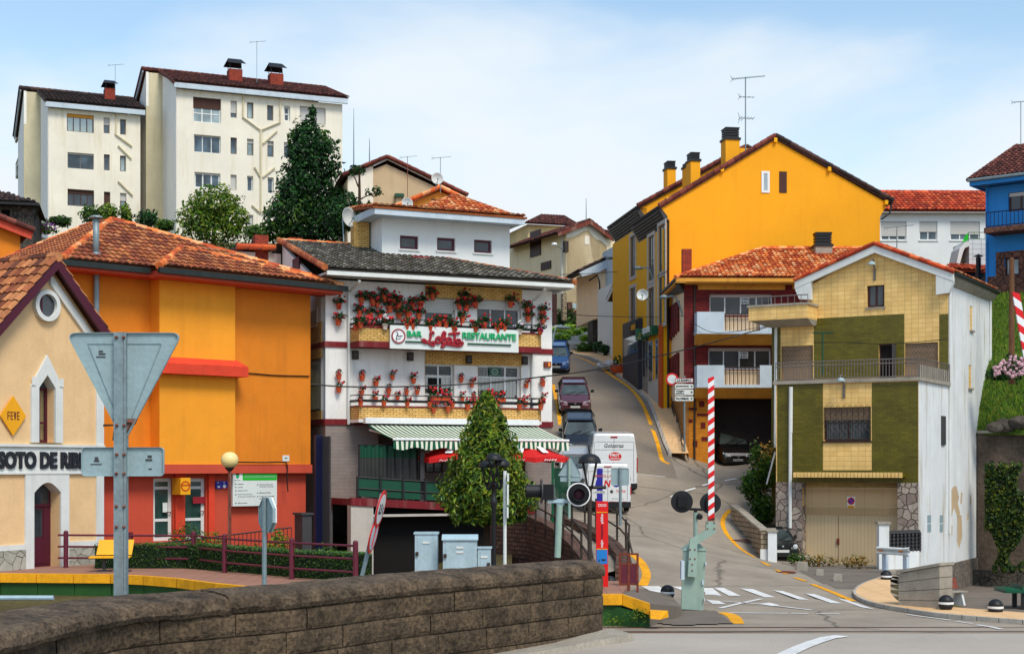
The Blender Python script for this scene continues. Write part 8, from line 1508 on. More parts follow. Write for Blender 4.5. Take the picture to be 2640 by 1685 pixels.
f=Fr(c.x-w_,c.y,1,.1);mb=MB();mb.hexa([f.p(-.05,-.1,zp+.44),f.p(2*w_,-.1,zp+.44),f.p(2*w_,.35,zp+.42),f.p(-.05,.35,zp+.42),f.p(-.05,-.1,zp+.47),f.p(2*w_,-.1,zp+.47),f.p(2*w_,.35,zp+.46),f.p(-.05,.35,zp+.46)]);mb.build('seat',M['bench_yellow'],t);mb=MB();mb.hexa([f.p(.1,-.12,zp+.5),f.p(2*w_,-.12,zp+.5),f.p(2*w_,-.09,zp+.5),f.p(.1,-.09,zp+.5),f.p(.16,-.3,zp+.95),f.p(2*w_+.05,-.3,zp+.95),f.p(2*w_+.05,-.27,zp+.95),f.p(.16,-.27,zp+.95)]);mb.build('backrest',M['bench_yellow'],t)
for u in(.35,.95):MB().box(f,u-.04,u+.04,-.05,.05,zp,zp+.44).box(f,u-.2,u+.2,-.12,.14,zp,zp+.03).build('leg',M['panel_grey'],t)
d=48;c=W(540,1081,d);t=T('globe_lamp','cream globe lamp on a rusty pole before the orange building','street lamp',(c.x,d,.8));MB().lathe([(.02+.265*math.sin(math.pi*i/14),-.265*math.cos(math.pi*i/14))for i in range(15)],24,c).build('globe',M['globe'],t,smooth=True);MB().tube([(c.x,d,.8),(c.x,d,c.z-.25)],.055,10).build('pole',M['rust'],t);MB().lathe([(.06,-.36),(.15,-.27),(.16,-.2)],14,c).build('collar',M['iron_brown'],t)
def lantern(t,top,r,H,m='black_metal'):
 top=Vector(top);mb=MB();mb.lathe([(r*1.05,-.02),(r,.02)]+[(r*math.cos(k*math.pi/14),.02+r*.75*math.sin(k*math.pi/14))for k in range(1,8)],22,top-Vector((0,0,r*.75)));c_=mb.build('dome',M[m],t,smooth=True);b=top-Vector((0,0,r*.75));mb=MB()
 for k in range(4):a=math.pi/4+k*math.pi/2;mb.tube([b+Vector((r*.85*math.cos(a),r*.85*math.sin(a),0)),b+Vector((r*.3*math.cos(a),r*.3*math.sin(a),-H))],.022,5)
 mb.lathe([(r*.4,-H),(r*.3,-H-.04),(.05,-H-.12)],12,b);mb.build('cage',M[m],c_);return b-Vector((0,0,H+.1))
d=42;t=T('triple_lantern','black cast post with three domed lanterns before the conical tree','street lamp',W(1161,1340,d));tp=W(1303,455,d-.3,'H');bs=[]
for x,y,o in((1240,515,.2),(1372,500,-.15),(1303,450,-.3)):bs.append(lantern(t,W(x,y,d+o,'H'),.235,.42))
hub=W(1303,740,d,'H');mb=MB()
for b in bs:mb.tube(catmull([b,b.lerp(hub,.5)+Vector(((b.x-hub.x)*.3,0,-.1)),hub],4),.035,6)
mb.build('arm',M['black_metal'],t);MB().lathe([(.17,-4),(.17,-3.3),(.12,-3.2),(.07,-3.0),(.065,-.6),(.1,-.5),(.1,-.4),(.06,-.35),(.06,-.1),(.14,0),(.14,.06),(.03,.15)],14,hub).build('pole',M['black_metal'],t,smooth=True)
d=36;t=T('single_lantern','dark post with one domed lantern and a cross arm before the vans','street lamp',W(1387,1310,d));b=lantern(t,W(905,498,d,'J'),.27,.56);mb=MB();mb.tube([b+Vector((0,0,.1)),Vector((b.x,b.y,.2))],.055,10);mb.build('pole',M['iron_brown'],t);mb=MB();mb.tube([W(905,885,d,'J'),W(1098,885,d,'J')],.04,8);mb.build('cross_arm',M['black_metal'],t)
def cabinet(z_,r,d,dep,label,roof=.05,door=1,slots=1):
 a=W(r[0],r[3],d,z_);b=W(r[2],r[1],d,z_);t=T('utility_cabinet',label,'cabinet',((a.x+b.x)/2,d+.2,0),'pale blue utility cabinets');z0=0;mb=MB();f=Fr(a.x,d,1,.0);w_=b.x-a.x
 mb.box(f,0,w_,-dep,0,z0,b.z-roof);c_=mb.build('body',M['cabinet'],t)
 if roof>.06:n_=6;pr=[(.05-(dep+.1)*k/n_,b.z-roof+roof*math.sin(math.pi*(.5+.5*(1-2*abs(k/n_-.5)))*.0+math.pi*k/n_))for k in range(n_+1)];mb=MB();P0=[f.p(-.03,o,z)for o,z in pr];P1=[f.p(w_+.03,o,z)for o,z in pr];mb.add(P0+P1,[(i,i+1,n_+2+i,n_+1+i)for i in range(n_)]+[tuple(range(n_+1)),tuple(range(n_+1,2*n_+2))[::-1]]);mb.box(f,-.03,w_+.03,-dep-.05,.05,b.z-roof-.03,b.z-roof);mb.build('lid',M['cabinet'],t)
 else:MB().box(f,-.03,w_+.03,-dep-.03,.03,b.z-roof,b.z).build('lid',M['cabinet'],t)
 mb=MB();mb.box(f,.07,w_-.07,.0,.012,z0+.15,b.z-roof-.08);dr=mb.build('door',M['cabinet'],t);mb=MB()
 for k in range(slots):mb.box(f,w_/2-.09,w_/2+.09,.012,.03,b.z-roof-.25-k*.12,b.z-roof-.2-k*.12)
 mb.build('vent',M['white_trim'],dr);MB().box(f,.02 if door else w_-.1,.1 if door else w_-.02,.012,.06,.72*b.z,.72*b.z+.1).build('handle',M['iron_brown'],dr);return t
cabinet('H',(592,1158,795,1500),40,.45,'tall narrow pale blue utility cabinet with a flat lid')
cabinet('H',(845,1178,1150,1490),39.5,.5,'wide pale blue utility cabinet with a rounded lid',.12,1,2)
cabinet('H',(1158,1290,1276,1450),39.7,.35,'low small utility cabinet attached beside the wide one',.04,0,1)
# stone walls and railings of the walkway
def lowwall(pts,th,z0,m,t,name='masonry',top=None):
 mb=MB();P3=pts
 for i,(a,b)in enumerate(zip(P3[:-1],P3[1:])):
  t_=(b-a);t_.z=0;t_.normalize();k=Vector((-t_.y,t_.x,0))*th;f0=lambda v,z:Vector((v.x,v.y,z));za=z0 if not callable(z0)else z0(a);zb__=z0 if not callable(z0)else z0(b)
  mb.hexa([f0(a,za),f0(b,zb__),f0(b+k,zb__),f0(a+k,za),a,b,b+k,a+k])
 return mb.build(name,m,t)
A_=[W(1150,1212,58),W(1238,1212,56),W(1275,1228,53),W(1309,1249,50),W(1340,1280,47),W(1367,1314,44.5),W(1385,1345,42.5)]
B_=[W(1317,1207,60),W(1350,1218,57.5),W(1386,1233,55),W(1425,1252,51.5),W(1458,1275,48.5),W(1480,1303,46),W(1478,1335,44.5)]
mb=MB()
for a,b,c_,e in zip(A_[1:-1],A_[2:],B_[:-1],B_[1:]):mb.add([a-Vector((0,0,.12)),b-Vector((0,0,.12)),e-Vector((0,0,.4)),c_-Vector((0,0,.3))],[(0,1,2,3)])
tag(mb.build('walkway',M['asphalt']),kind='structure')
t=T('stone_retaining_wall','reddish rubble stone wall holding up the railed walkway','wall',W(1280,1320,50));lowwall(A_[::-1],-.4,-.2,M['stone_ramp'],t);
t=T('kerb_stone_wall','low rubble stone wall between the walkway and the road','wall',W(1430,1300,50));lowwall(B_,-.4,-.2,M['stone_ramp'],t)
def walkrail(pts,label,h=1.0,drop=.0,posts=8):
 t=T('walkway_railing',label,'railing',pts[0],'brown handrails along the walkway');D_=dens([tuple(p)for p in pts],.12)
 for i in range(posts):p=D_[int((len(D_)-1)*i/(posts-1))];mb=MB();mb.box(LOC,p.x-.035,p.x+.035,-p.y-.035,-p.y+.035,p.z-.5,p.z+h+(.06 if i%2 else-.02));mb.build('post',M['iron_brown'],t)
 for h_ in(h-.1,h*.45):mb=MB();mb.tube([p+Vector((0,0,h_))for p in D_[::4]]+[D_[-1]+Vector((0,0,h_-.0)),D_[-1]+Vector((.1,-.2,h_-.45))],.032,7);mb.build('handrail',M['iron_brown'],t)
walkrail(A_[1:],'handrail on the reddish stone wall closest to the bar',1.0);walkrail(B_,'handrail on the low stone wall beside the road',1.0)
hr=[Vector((8.75,y,G(8.75,y)+.14))for y in(75.6,77,79,81,83)]
t=T('pavement_handrail','dark handrail fixed along the street front of the brick house','railing',hr[0])
for p in hr:MB().box(LOC,p.x-.03,p.x+.03,-p.y-.03,-p.y+.03,p.z-.1,p.z+.95).build('post',M['iron_brown'],t)
for h_ in(.9,.5):MB().tube([p+Vector((0,0,h_))for p in hr],.03,6).build('handrail',M['iron_brown'],t)
# right side: bank wall, gate pillars, guard rail, block wall, park
bw=[W(1719,1190,66),W(1742,1207,64.4),W(1768,1230,62.6),W(1789,1247,60.9)];t=T('bank_wall','low concrete block wall with coping stepping down the planted bank','wall',W(1760,1260,65));lowwall(bw,.25,lambda v:v.z-.9-.9*max(0,(66-v.y)/4),M['block_wall'],t);mb=MB()
for a,b in zip(bw[:-1],bw[1:]):k=Vector((.3,.16,0));u_=Vector((0,0,.09));e=Vector((-.05,-.03,0));mb.hexa([a+e,b+e,b+k,a+k,a+e+u_,b+e+u_,b+k+u_,a+k+u_])
mb.build('coping',M['concrete'],t);f=Fr(bw[-1].x,bw[-1].y,1,-.1);ue=.6;MB().box(f,0,ue,-.25,0,bw[-1].z-.75,bw[-1].z).build('end_block',M['block_wall'],t);MB().box(f,-.05,ue+.02,-.3,.04,bw[-1].z+.001,bw[-1].z+.1).build('end_coping',M['concrete'],t);MB().box(f,-.02,ue+.02,-.25,.03,-.1,bw[-1].z-.753).build('painted_base',M['peel_white'],t)
f2_=Fr(W(1806,1260,60.7).x,60.7,1,-.1);MB().box(f2_,0,.36,-.36,0,-.1,W(1815,1250,60.7).z).build('pillar',M['peel_white'],t);MB().box(f2_,-.05,.41,-.41,.05,W(1815,1250,60.7).z+.001,W(1815,1250,60.7).z+.07).build('pillar_cap',M['concrete'],t)
d=57.5;a=W(1255,640,d,'L');b=W(1335,465,d,'L');t=T('gate_pillar','white gate pillar with dark cap before the garage door','pillar',(a.x,d,0));MB().box(LOC,a.x,b.x,-d-.4,-d,-.1,b.z).build('shaft',M['peel_white'],t);MB().box(LOC,a.x-.06,b.x+.06,-d-.46,-d+.06,b.z+.001,b.z+.09).build('cap',M['concrete'],t)
x0=b.x;q=W(1560,520,59,'L');f=Fr(x0,d,q.x-x0,1.2);L_=math.hypot(q.x-x0,1.2);t=T('lattice_wall','dark pierced concrete lattice wall beside the white gate pillar','wall',(x0,d,0));zt,zb_=W(1400,518,d,'L').z,W(1400,690,d,'L').z;MB().box(f,0,L_,-.2,0,-.1,zb_).build('base',M['peel_white'],t);mb=MB();mb.box(f,0,L_,-.2,.02,zt-.12,zt)
for i in range(int(L_/.24)+1):
 for j in range(5):u=i*.24+.12;z=zb_+(zt-.12-zb_)*(j+.5)/5;mb.prism(f,[(u-.11,z),(u-.05,z-.13),(u+.02,z),(u-.05,z+.13)],-.15,0)
mb.box(f,0,L_,-.2,-.15,zb_+.001,zt-.121);mb.build('lattice',M['panel_grey'],t)
d=55.5;a=W(1252,670,d,'L');b=W(1520,690,d-1.3,'L');f=Fr(a.x,a.y,b.x-a.x,b.y-a.y);L_=math.hypot(b.x-a.x,b.y-a.y);t=T('guard_rail','short steel crash barrier with orange reflectors beside the block wall','guard rail',(a.x,d,0));z0=W(1300,700,d,'L').z;z1=W(1300,640,d,'L').z;h_=z1-z0
pr=[(0,0),(.07,.12),(.07,.3),(.0,.42),(.0,.58),(.07,.7),(.07,.88),(0,1)];mb=MB();n_=12;vs=[]
for i in range(n_+1):
 u=L_*i/n_;fl_=.35*max(0,(i-9)/3);vs+=[f.p(u,.06+o_*1.4+fl_*.2,z0+h_*(k+(k-.5)*fl_*.8))for o_,k in pr]
m8=len(pr);mb.add(vs,[(i*m8+j,(i+1)*m8+j,(i+1)*m8+j+1,i*m8+j+1)for i in range(n_)for j in range(m8-1)]);mb.build('beam',M['white_trim'],t)
for u in(L_*.18,L_*.8):MB().box(f,u-.09,u+.09,-.1,.05,-.1,z1-.05).build('post',M['fascia_blue'],t)
for u in(L_*.1,L_*.7):MB().box(f,u-.09,u+.09,.07,.1,z0+h_*.42,z0+h_*.62).build('reflector',M['orange_refl'],t)
c0,c1,c2=W(1340,1085,42.8,'L'),W(1410,1112,41.6,'L'),W(1735,1135,40.6,'L');t=T('block_wall','low grey block wall with stone coping at the pavement corner','wall',c1)
for p in(c0,c1,c2):p.z=0
zA,zB=W(1410,862,41.6,'L').z,W(1735,800,40.6,'L').z
f=Fr(c1.x,c1.y,c2.x-c1.x,c2.y-c1.y);L_=math.hypot(c2.x-c1.x,c2.y-c1.y);dp=.62;mb=MB();nco=4
for j in range(nco):
 za0,za1=.0+(zA)*j/nco,(zA)*(j+1)/nco;zb0,zb1=zB*j/nco,zB*(j+1)/nco;g_=.02
 mb.hexa([f.p(0,-dp,za0+g_),f.p(L_,-dp,zb0+g_),f.p(L_,0,zb0+g_),f.p(0,0,za0+g_),f.p(0,-dp,za1),f.p(L_,-dp,zb1),f.p(L_,0,zb1),f.p(0,0,za1)])
 mb.hexa([f.p(.03,-dp+.03,za1-.0),f.p(L_-.03,-dp+.03,zb1),f.p(L_-.03,-.03,zb1),f.p(.03,-.03,za1),f.p(.03,-dp+.03,za1+g_),f.p(L_-.03,-dp+.03,zb1+g_),f.p(L_-.03,-.03,zb1+g_),f.p(.03,-.03,za1+g_)])
mb.build('blocks',M['block_wall2']if 'block_wall2' in M else M['concrete'],t);mb=MB();mb.hexa([f.p(-.06,-dp-.05,zA+.021),f.p(L_+.03,-dp-.05,zB+.021),f.p(L_+.03,.05,zB+.021),f.p(-.06,.05,zA+.021),f.p(-.06,-dp-.05,zA+.1),f.p(L_+.03,-dp-.05,zB+.1),f.p(L_+.03,.05,zB+.1),f.p(-.06,.05,zA+.1)]);mb.build('coping',M['concrete'],t)
d=57;zq=-1.4;c=W(1850,1120,d,'L');t=T('park_bench','dark red park bench with grey concrete feet against the rough plinth','bench',(c.x,d,zq));f=Fr(c.x-.7,d+.3,1,.55)
mb=MB();
for j in range(4):mb.box(f,0,1.6,-.25+j*.12,-.15+j*.12,zq+.5,zq+.54)
mb.build('seat',M['concrete'],t);mb=MB()
for j in range(3):mb.hexa([f.p(.0,-.32-.05*j,zq+.62+j*.14),f.p(1.6,-.32-.05*j,zq+.62+j*.14),f.p(1.6,-.28-.05*j,zq+.62+j*.14),f.p(0,-.28-.05*j,zq+.62+j*.14),f.p(0,-.36-.05*j,zq+.74+j*.14),f.p(1.6,-.36-.05*j,zq+.74+j*.14),f.p(1.6,-.32-.05*j,zq+.74+j*.14),f.p(0,-.32-.05*j,zq+.74+j*.14)])
mb.build('backrest',M['bench_wood'],t)
for u in(.15,1.35):MB().hexa([f.p(u,-.4,zq),f.p(u+.1,-.4,zq),f.p(u+.1,.25,zq),f.p(u,.25,zq),f.p(u,-.2,zq+.5),f.p(u+.1,-.2,zq+.5),f.p(u+.1,.1,zq+.5),f.p(u,.1,zq+.5)]).build('foot',M['white_trim'],t)
d=56;c=W(2380,985,d,'L');t=T('ping_pong_table','green outdoor ping-pong table cut by the frame edge','table',(c.x+.8,d,-1.4));x0=W(2258,990,d,'L').x;z=W(2300,985,d,'L').z;MB().box(LOC,x0,x0+2.74,-d-1.2,-d+.1,z-.05,z+.02).build('table_top',M['pingpong'],t);MB().box(LOC,x0-.03,x0+2.77,-d-1.23,-d+.13,z-.12,z-.051).build('frame',M['green_dark'],t)
for x,y in((.7,0),(2.0,0),(.7,-1.0),(2.0,-1.0)):MB().box(LOC,x0+x-.08,x0+x+.08,-d-.1+y,-d+.02+y,-1.4,z-.12).build('leg',M['black_metal'],t)
MB().box(LOC,x0+.6,x0+.62,-d-1.25,-d+.15,z+.021,z+.17).build('net',M['green_dark'],t)
a,b=W(797,1400,67,'U'),W(797,375,67,'U');t=T('utility_pole','dark wooden utility pole rising out of the hydrangea bush','pole',a);MB().tube([a-Vector((0,0,.5)),b],[.14,.11],10).lathe([(.11,0),(.06,.06),(0,.07)],10,b).build('shaft',M['wood'],t)
d=30;a=W(835,662,d,'U');b=W(2432,930,d);t=T('far_barrier_arm','slanting red and white barrier arm cut by the frame edge','barrier',(b.x+.3,d,0));ax=(b-a);Ln=ax.length;ax.normalize();sd_=Vector((ax.z,0,-ax.x));
if sd_.x<0:sd_=-sd_
mb=MB();wb=MB();n_=12
for i in range(n_):
 p0,p1=a+ax*Ln*i/n_,a+ax*Ln*(i+1)/n_;w_=.07;m_=(mb,wb)[i%2];k=ax*.07;Y=Vector((0,.05,0));m_.hexa([p0-sd_*w_-k*(i>0),p0+sd_*w_+k,p0+sd_*w_+k+Y,p0-sd_*w_-k*(i>0)+Y,p1-sd_*w_-k,p1+sd_*w_+k,p1+sd_*w_+k+Y,p1-sd_*w_-k+Y])
am=wb.build('barrier_arm',M['white_paint'],t);mb.build('red_stripe',M['stripe_red'],am);mb=MB();mb.hexa([Vector((b.x+.2,d,0)),Vector((b.x+.8,d,0)),Vector((b.x+.8,d+.5,0)),Vector((b.x+.2,d+.5,0)),b+Vector((.15,0,.3)),b+Vector((.5,0,.3)),b+Vector((.5,.4,.3)),b+Vector((.15,.4,.3))]);mb.build('cabinet',M['mint'],t)
q=[W(*zz('R',x,y),80)for x,y in((500,1290),(520,1180),(545,1125),(590,1112))];t=T('street_lamp','curved street lamp reaching from behind the bar corner over the blue car','street lamp',q[0],'bracket street lamps along the ramp street');MB().tube(catmull(q,4),.05,6).build('arm',M['galv'],t);MB().lathe([(.05,.05),(.25,.03),(.42,-.04),(.3,-.1),(.05,-.12)],12,W(*zz('R',605,1128),80)).build('lamp_head',M['galv'],t)
p=W(*zz('R',1020,1432),94);p.z=G(p.x,p.y)+.1;t=T('plastic_bag','crumpled white plastic sack lying on the pavement by the planter','bag',p);bm_=bmesh.new();bmesh.ops.create_icosphere(bm_,subdivisions=3,radius=.5);mb=MB()
for v in bm_.verts:k_=1+.45*noise.noise(v.co*4);v.co=Vector((v.co.x*1.5*k_,v.co.y*.8*k_,(v.co.z*.55+.25)*k_))
mb.add([p+v.co for v in bm_.verts],[tuple(v.index for v in f_.verts)for f_ in bm_.faces]);bm_.free();mb.build('sack',M['plastic_bag'],t)
# vehicles (u across, o towards the end facing the camera, z up)
def wheel(t,u,o,r,w):
 s=1 if u>0 else-1;MB().lathe([(r*.7,-w/2),(r,-w/2+.03),(r,w/2-.03),(r*.7,w/2)],18,(u,-o,r),None,(s,0,0)).build('tyre',M['tyre'],y:=MB().lathe([(r*.66,-w/2),(r*.66,w/2-.02),(r*.5,w/2-.05),(r*.15,w/2+.0),(0,w/2+.01)],14,(u,-o,r),None,(s,0,0)).build('wheel',M['rim'],t),org=(0,0,0))
def place(t,x,y,yaw,L):
 a,b=G(x,y-L*.35),G(x,y+L*.35);t.location=(x,y,(a+b)/2);t.rotation_euler=(math.atan2(b-a,L*.7),0,yaw)
def loft(mb,secs):
 n=10;vs=[]
 for o,w,zb,zt in secs:vs+=[LOC.p(u*w,o,z)for u,z in((-.9,zb),(-1,zb+.12),(-1,zb+(zt-zb)*.6),(-.95,zb+(zt-zb)*.88),(-.84,zt),(.84,zt),(.95,zb+(zt-zb)*.88),(1,zb+(zt-zb)*.6),(1,zb+.12),(.9,zb))]
 return mb.add(vs,[(i*n+j,i*n+(j+1)%n,(i+1)*n+(j+1)%n,(i+1)*n+j)for i in range(len(secs)-1)for j in range(n)]+[tuple(range(n)),tuple(range((len(secs)-1)*n,len(secs)*n))])
def car(label,x,y,yaw,paint,L=3.9,W_=1.68,H=1.44,plate='',old=0):
 t=T('parked_car',label,'car',(0,0,0),'parked cars',world=False);h=W_/2;f=L/2;hb=.98 if not old else .92
 mb=MB();loft(mb,[(f,h*.8,.3,.56),(f-.06,h*.9,.24,.64),(f-.25,h*.97,.2,.76),(f-.6,h,.2,hb-.12),(f-1.0,h,.2,hb-.03),(0,h*1.01,.2,hb),(-f+.5,h,.22,hb+.02),(-f+.12,h*.95,.25,hb-.02),(-f,h*.86,.32,hb-.2)]);mb.build('body',M[paint],t,smooth=False)
 a0,a1,b0,b1=f-.95,-f+.2,f-1.62,-f+.75;wb_,wr=h*.93,h*.72;P=LOC.p
 g=[P(-wb_,a1,hb-.02),P(wb_,a1,hb-.02),P(wb_,a0,hb-.05),P(-wb_,a0,hb-.05),P(-wr,b1,H-.05),P(wr,b1,H-.05),P(wr,b0,H-.04),P(-wr,b0,H-.04)];MB().hexa(g).build('windscreen_glass',M['car_glass'],t)
 mb=MB()
 for i in range(4):mb.tube([g[i],g[i+4]],.045,6)
 for s in(-1,1):mb.tube([P(s*wb_,.1,hb),P(s*wr,.05,H-.05)],.035,5)
 loft(mb,[(b0+.05,wr*.97,H-.07,H-.045),(b0-.25,wr*1.02,H-.07,H-.01),(0,wr*1.03,H-.07,H),(b1,wr,H-.07,H-.03)]);mb.build('roof',M[paint],t)
 for s in(-1,1):
  mb=MB()
  if old:mb.lathe([(.1,0),(.1,.03),(.05,.05)],14,P(s*h*.68,f-.03,.66),None,(0,-1,0))
  else:mb.hexa([P(s*h*.52,f-.06,.6),P(s*h*.9,f-.2,.62),P(s*h*.92,f-.3,.62),P(s*h*.52,f-.2,.6),P(s*h*.5,f-.1,.7),P(s*h*.9,f-.26,.76),P(s*h*.9,f-.36,.76),P(s*h*.5,f-.25,.7)])
  mb.build('headlight',M['lamp_clear'],t);m_=MB().hexa([P(s*h*1.0,a0-.25,hb+.02),P(s*(h+.2),a0-.28,hb+.03),P(s*(h+.2),a0-.4,hb+.03),P(s*h*1.0,a0-.35,hb+.02),P(s*h*1.02,a0-.25,hb+.15),P(s*(h+.19),a0-.28,hb+.16),P(s*(h+.19),a0-.4,hb+.16),P(s*h*1.02,a0-.35,hb+.15)]);m_.build('wing_mirror',M['plastic_black'],t)
  for o in(f-.75,-f+.7):wheel(t,s*(h-.08),o,.3,.19)
 MB().box(LOC,-h*.45,h*.45,f-.04,f+.012,.58,.7).build('grille',M['black'],t);MB().box(LOC,-h*.72,h*.72,f-.05,f+.015,.28,.38).build('air_intake',M['plastic_black'],t);MB().lathe([(.05,0),(.05,.02),(0,.025)],10,P(0,f+.012,.66),None,(0,-1,0)).build('badge',M['chrome'],t)
 p=MB().box(LOC,-.26,.26,f+.016,f+.03,.42,.53).build('number_plate',M['plate'],t)
 if plate:ftext(mb:=MB(),LOC,(-.23,.23,.445,.505),plate,f+.031,.004,bold=.02);mb.build('lettering',M['letter_dark'],p)
 mb=MB()
 for s in(-.5,.1):mb.tube([P(s*h,a0+.0,hb-.01),P((s+.55)*h,a0-.16,hb+.1)],.012,4)
 mb.build('wiper',M['black'],t);place(t,x,y,yaw,L)
 if old:t.location.z=.02;t.rotation_euler.x=0
car('dark blue-black hatchback with its nose behind the white van',3.42,75.4,0,'paint_dark',4.0,1.78,1.44)
car('maroon hatchback parked on the ramp behind the dark car',3.4,82.0,0,'paint_maroon',3.9,1.74,1.42)
car('bright blue saloon half hidden by the corner of the bar',2.85,95,-.05,'paint_blue',4.1,1.7,1.42,'O 4871 CF')
car('silver car squeezed between the terrace fence and the large van',3.0,70.3,0,'paint_silver',3.8,1.6,1.42)
car('glossy black hatchback parked before the dark garage of the brick house',11.35,79.0,.18,'paint_black',3.9,1.7,1.44,'7734 DLM')
car('old dark green car with round headlights among weeds beside the garage',11.05,63.1,.06,'paint_green',3.6,1.55,1.38,'',1)
def van(label,x,y,yaw,W_,H,L,big):
 t=T('parked_van',label,'van',(0,0,0),'white vans',world=False);h=W_/2;f=L/2;P=LOC.p;zb=.34;vs=[];k=14
 pf=lambda w,H_:rpoly([(-w,zb),(w,zb),(w*1.0,zb+(H_-zb)*.55),(w*.86,H_),(-w*.86,H_),(-w*1.0,zb+(H_-zb)*.55)],.12,2)
 S=[(f,.95,H-.1),(f-.05,.985,H-.03),(f-.25,1,H),(0,1,H),(-f+1.5,1,H-.02),(-f+.9,.97,H*.62),(-f+.1,.93,H*.5),(-f,.85,H*.42)];R_=[[P(u,o,z)for u,z in pf(h*s,hh)]for o,s,hh in S];n=len(R_[0]);mb=MB();mb.add([q for r in R_ for q in r],[(i*n+j,i*n+(j+1)%n,(i+1)*n+(j+1)%n,(i+1)*n+j)for i in range(len(S)-1)for j in range(n)]+[tuple(range(n)),tuple(range((len(S)-1)*n,len(S)*n))]);mb.build('body',M['paint_white_car'],t)
 e=f+.004;mb=MB();mb.box(LOC,-.008,.008,f-.05,e,zb+.2,H-.16)
 for z in((.86,.73)if big else(.84,)):mb.box(LOC,-h*.8,h*.8,f-.03,e-.001,H*z-.008,H*z+.008)
 for s in(-1,1):mb.box(LOC,s*h*.83-.008,s*h*.83+.008,f-.05,e-.001,zb+.25,H*.86)
 mb.build('door_seam',M['panel_grey'],t)
 MB().box(LOC,-h*.98,h*.98,f-.25,f+.07,zb-.08,zb+.16).build('bumper',M['plastic_black'],t);MB().box(LOC,-.16,.16,f-.05,f+.02,H*.925,H*.95).build('brake_light',M['lamp_red'],t)
 for s in(-1,1):
  MB().box(LOC,s*h*.985-.09,s*h*.985+.02,f-.12,f-.005,H*.36 if big else H*.38,H*.6 if big else H*.54).build('tail_light',M['lamp_red'],t);MB().box(LOC,s*(h+.02),s*(h+.22),-f+1.5,-f+1.6,H*.5,H*.62).build('wing_mirror',M['plastic_black'],t)
  for o in(f-1.0,-f+.9):wheel(t,s*(h-.13),o,.34,.24)
 def tx(s,u,z,w,hh,m,**kk):ftext(mb:=MB(),LOC,(u-w/2,u+w/2,z-hh/2,z+hh/2),s,e,.006,**kk);mb.build('lettering',M[m],t)
 if big:
  tx('Golosinas',0,H*.8,.9,.19,'letter_dark',shear=.25,bold=.01);ang=[i*math.pi/12 for i in range(24)];mb=MB();mb.prism(LOC,[(.05+.3*math.cos(a),H*.62+.2*math.sin(a))for a in ang],e,e+.004);b=mb.build('round_logo',M['red_sign'],t);ftext(mb:=MB(),LOC,(-.17,.27,H*.62,H*.62+.13),'FRIT',e+.004,.004,bold=.03);ftext(mb,LOC,(-.15,.25,H*.62-.12,H*.62-.05),'RAVICH',e+.004,.004,bold=.03);mb.build('lettering',M['white_paint'],b)
 else:
  MB().box(LOC,-h*.47,-h*.22,e-.002,e+.003,zb+.17,H*.9).build('blue_stripe',M['blue_sign'],t);tx('EXCLUSIVAS',.05,H*.75,1.2,.1,'orange_post',shear=.2,bold=.02);tx('N',-.02,H*.6,.3,.3,'red_sign',shear=.2,bold=.04);tx('E',-.42,H*.6,.26,.3,'blue_sign',shear=.2,bold=.04);tx('C',.36,H*.6,.28,.3,'blue_sign',shear=.2,bold=.04);tx('985.26.21.20',.42,H*.23,.7,.07,'red_sign',bold=.02);tx('Pol. Ind. Silvota',.42,H*.3,.5,.035,'letter_dark')
  mb=MB();mb.prism(LOC,rpoly([(.32,H*.41),(.78,H*.41),(.78,H*.48),(.32,H*.48)],.03),e,e+.003);b=mb.build('oval_logo',M['sign_white'],t);ftext(mb:=MB(),LOC,(.35,.75,H*.42,H*.475),'Tosfrit',e+.003,.004,bold=.02,shear=.2);mb.build('lettering',M['red_sign'],b);mb=MB();mb.lathe([(.07,0),(.07,.01),(0,.012)],14,P(.16,e,H*.44),None,(0,-1,0));mb.build('badge',M['panel_grey'],t)
  p=MB().box(LOC,-.62,-.1,e,e+.012,H*.405,H*.455).build('number_plate',M['plate'],t);ftext(mb:=MB(),LOC,(-.54,-.14,H*.413,H*.447),'1112 GCS',e+.012,.003,bold=.02);mb.build('lettering',M['letter_dark'],p)
 place(t,x,y,yaw,L);t.location.z=G(x,y-L/2)+.12;t.rotation_euler.x=.055
van('smaller white delivery van with blue stripe and red lettering at the rear',4.05,65.3,0,1.98,2.12,4.7,0)
van('larger high-roofed white van with Golosinas written across its rear doors',4.72,71.7,0,2.2,2.82,5.4,1)
# plants
def plant(name,label,cat,base,stems,blobs,sz,pal,group=None,kids=('trunk','crown'),shell=.5):
 t=T(name,label,cat,base,group);base=Vector(base);mb=MB()
 for a,b,r in stems:a,b=base+Vector(a),base+Vector(b);m_=a.lerp(b,.5)+Vector((R.uniform(-.1,.1),0,0));mb.tube([a,m_,b],[r,r*.75,r*.4],7)
 if stems:mb.build(kids[0],M['bark'],t)
 mb=MB()
 for c,rad,n,*q in blobs:leafball(mb,base+Vector(c),rad,n,sz,LG[q[0]if q else pal],shell)
 mb.build(kids[1],M['leaves'],t,rec=False);return t
def px(x,y,d,b):v=W(x,y,d);return(v.x-b.x,v.y-b.y,v.z-b.z)
b=W(1145,1330,47);b.z=.6;t=T('conical_tree','glossy conical evergreen tree standing before the bar terrace','tree',b);s=3500/47;mb=MB();top=W(1145,928,47).z;zb=W(1145,1225,47).z;mb.tube([b,(b.x,b.y,zb+1.2)],[.13,.08],8);mb.build('trunk',M['bark'],t);mb=MB()
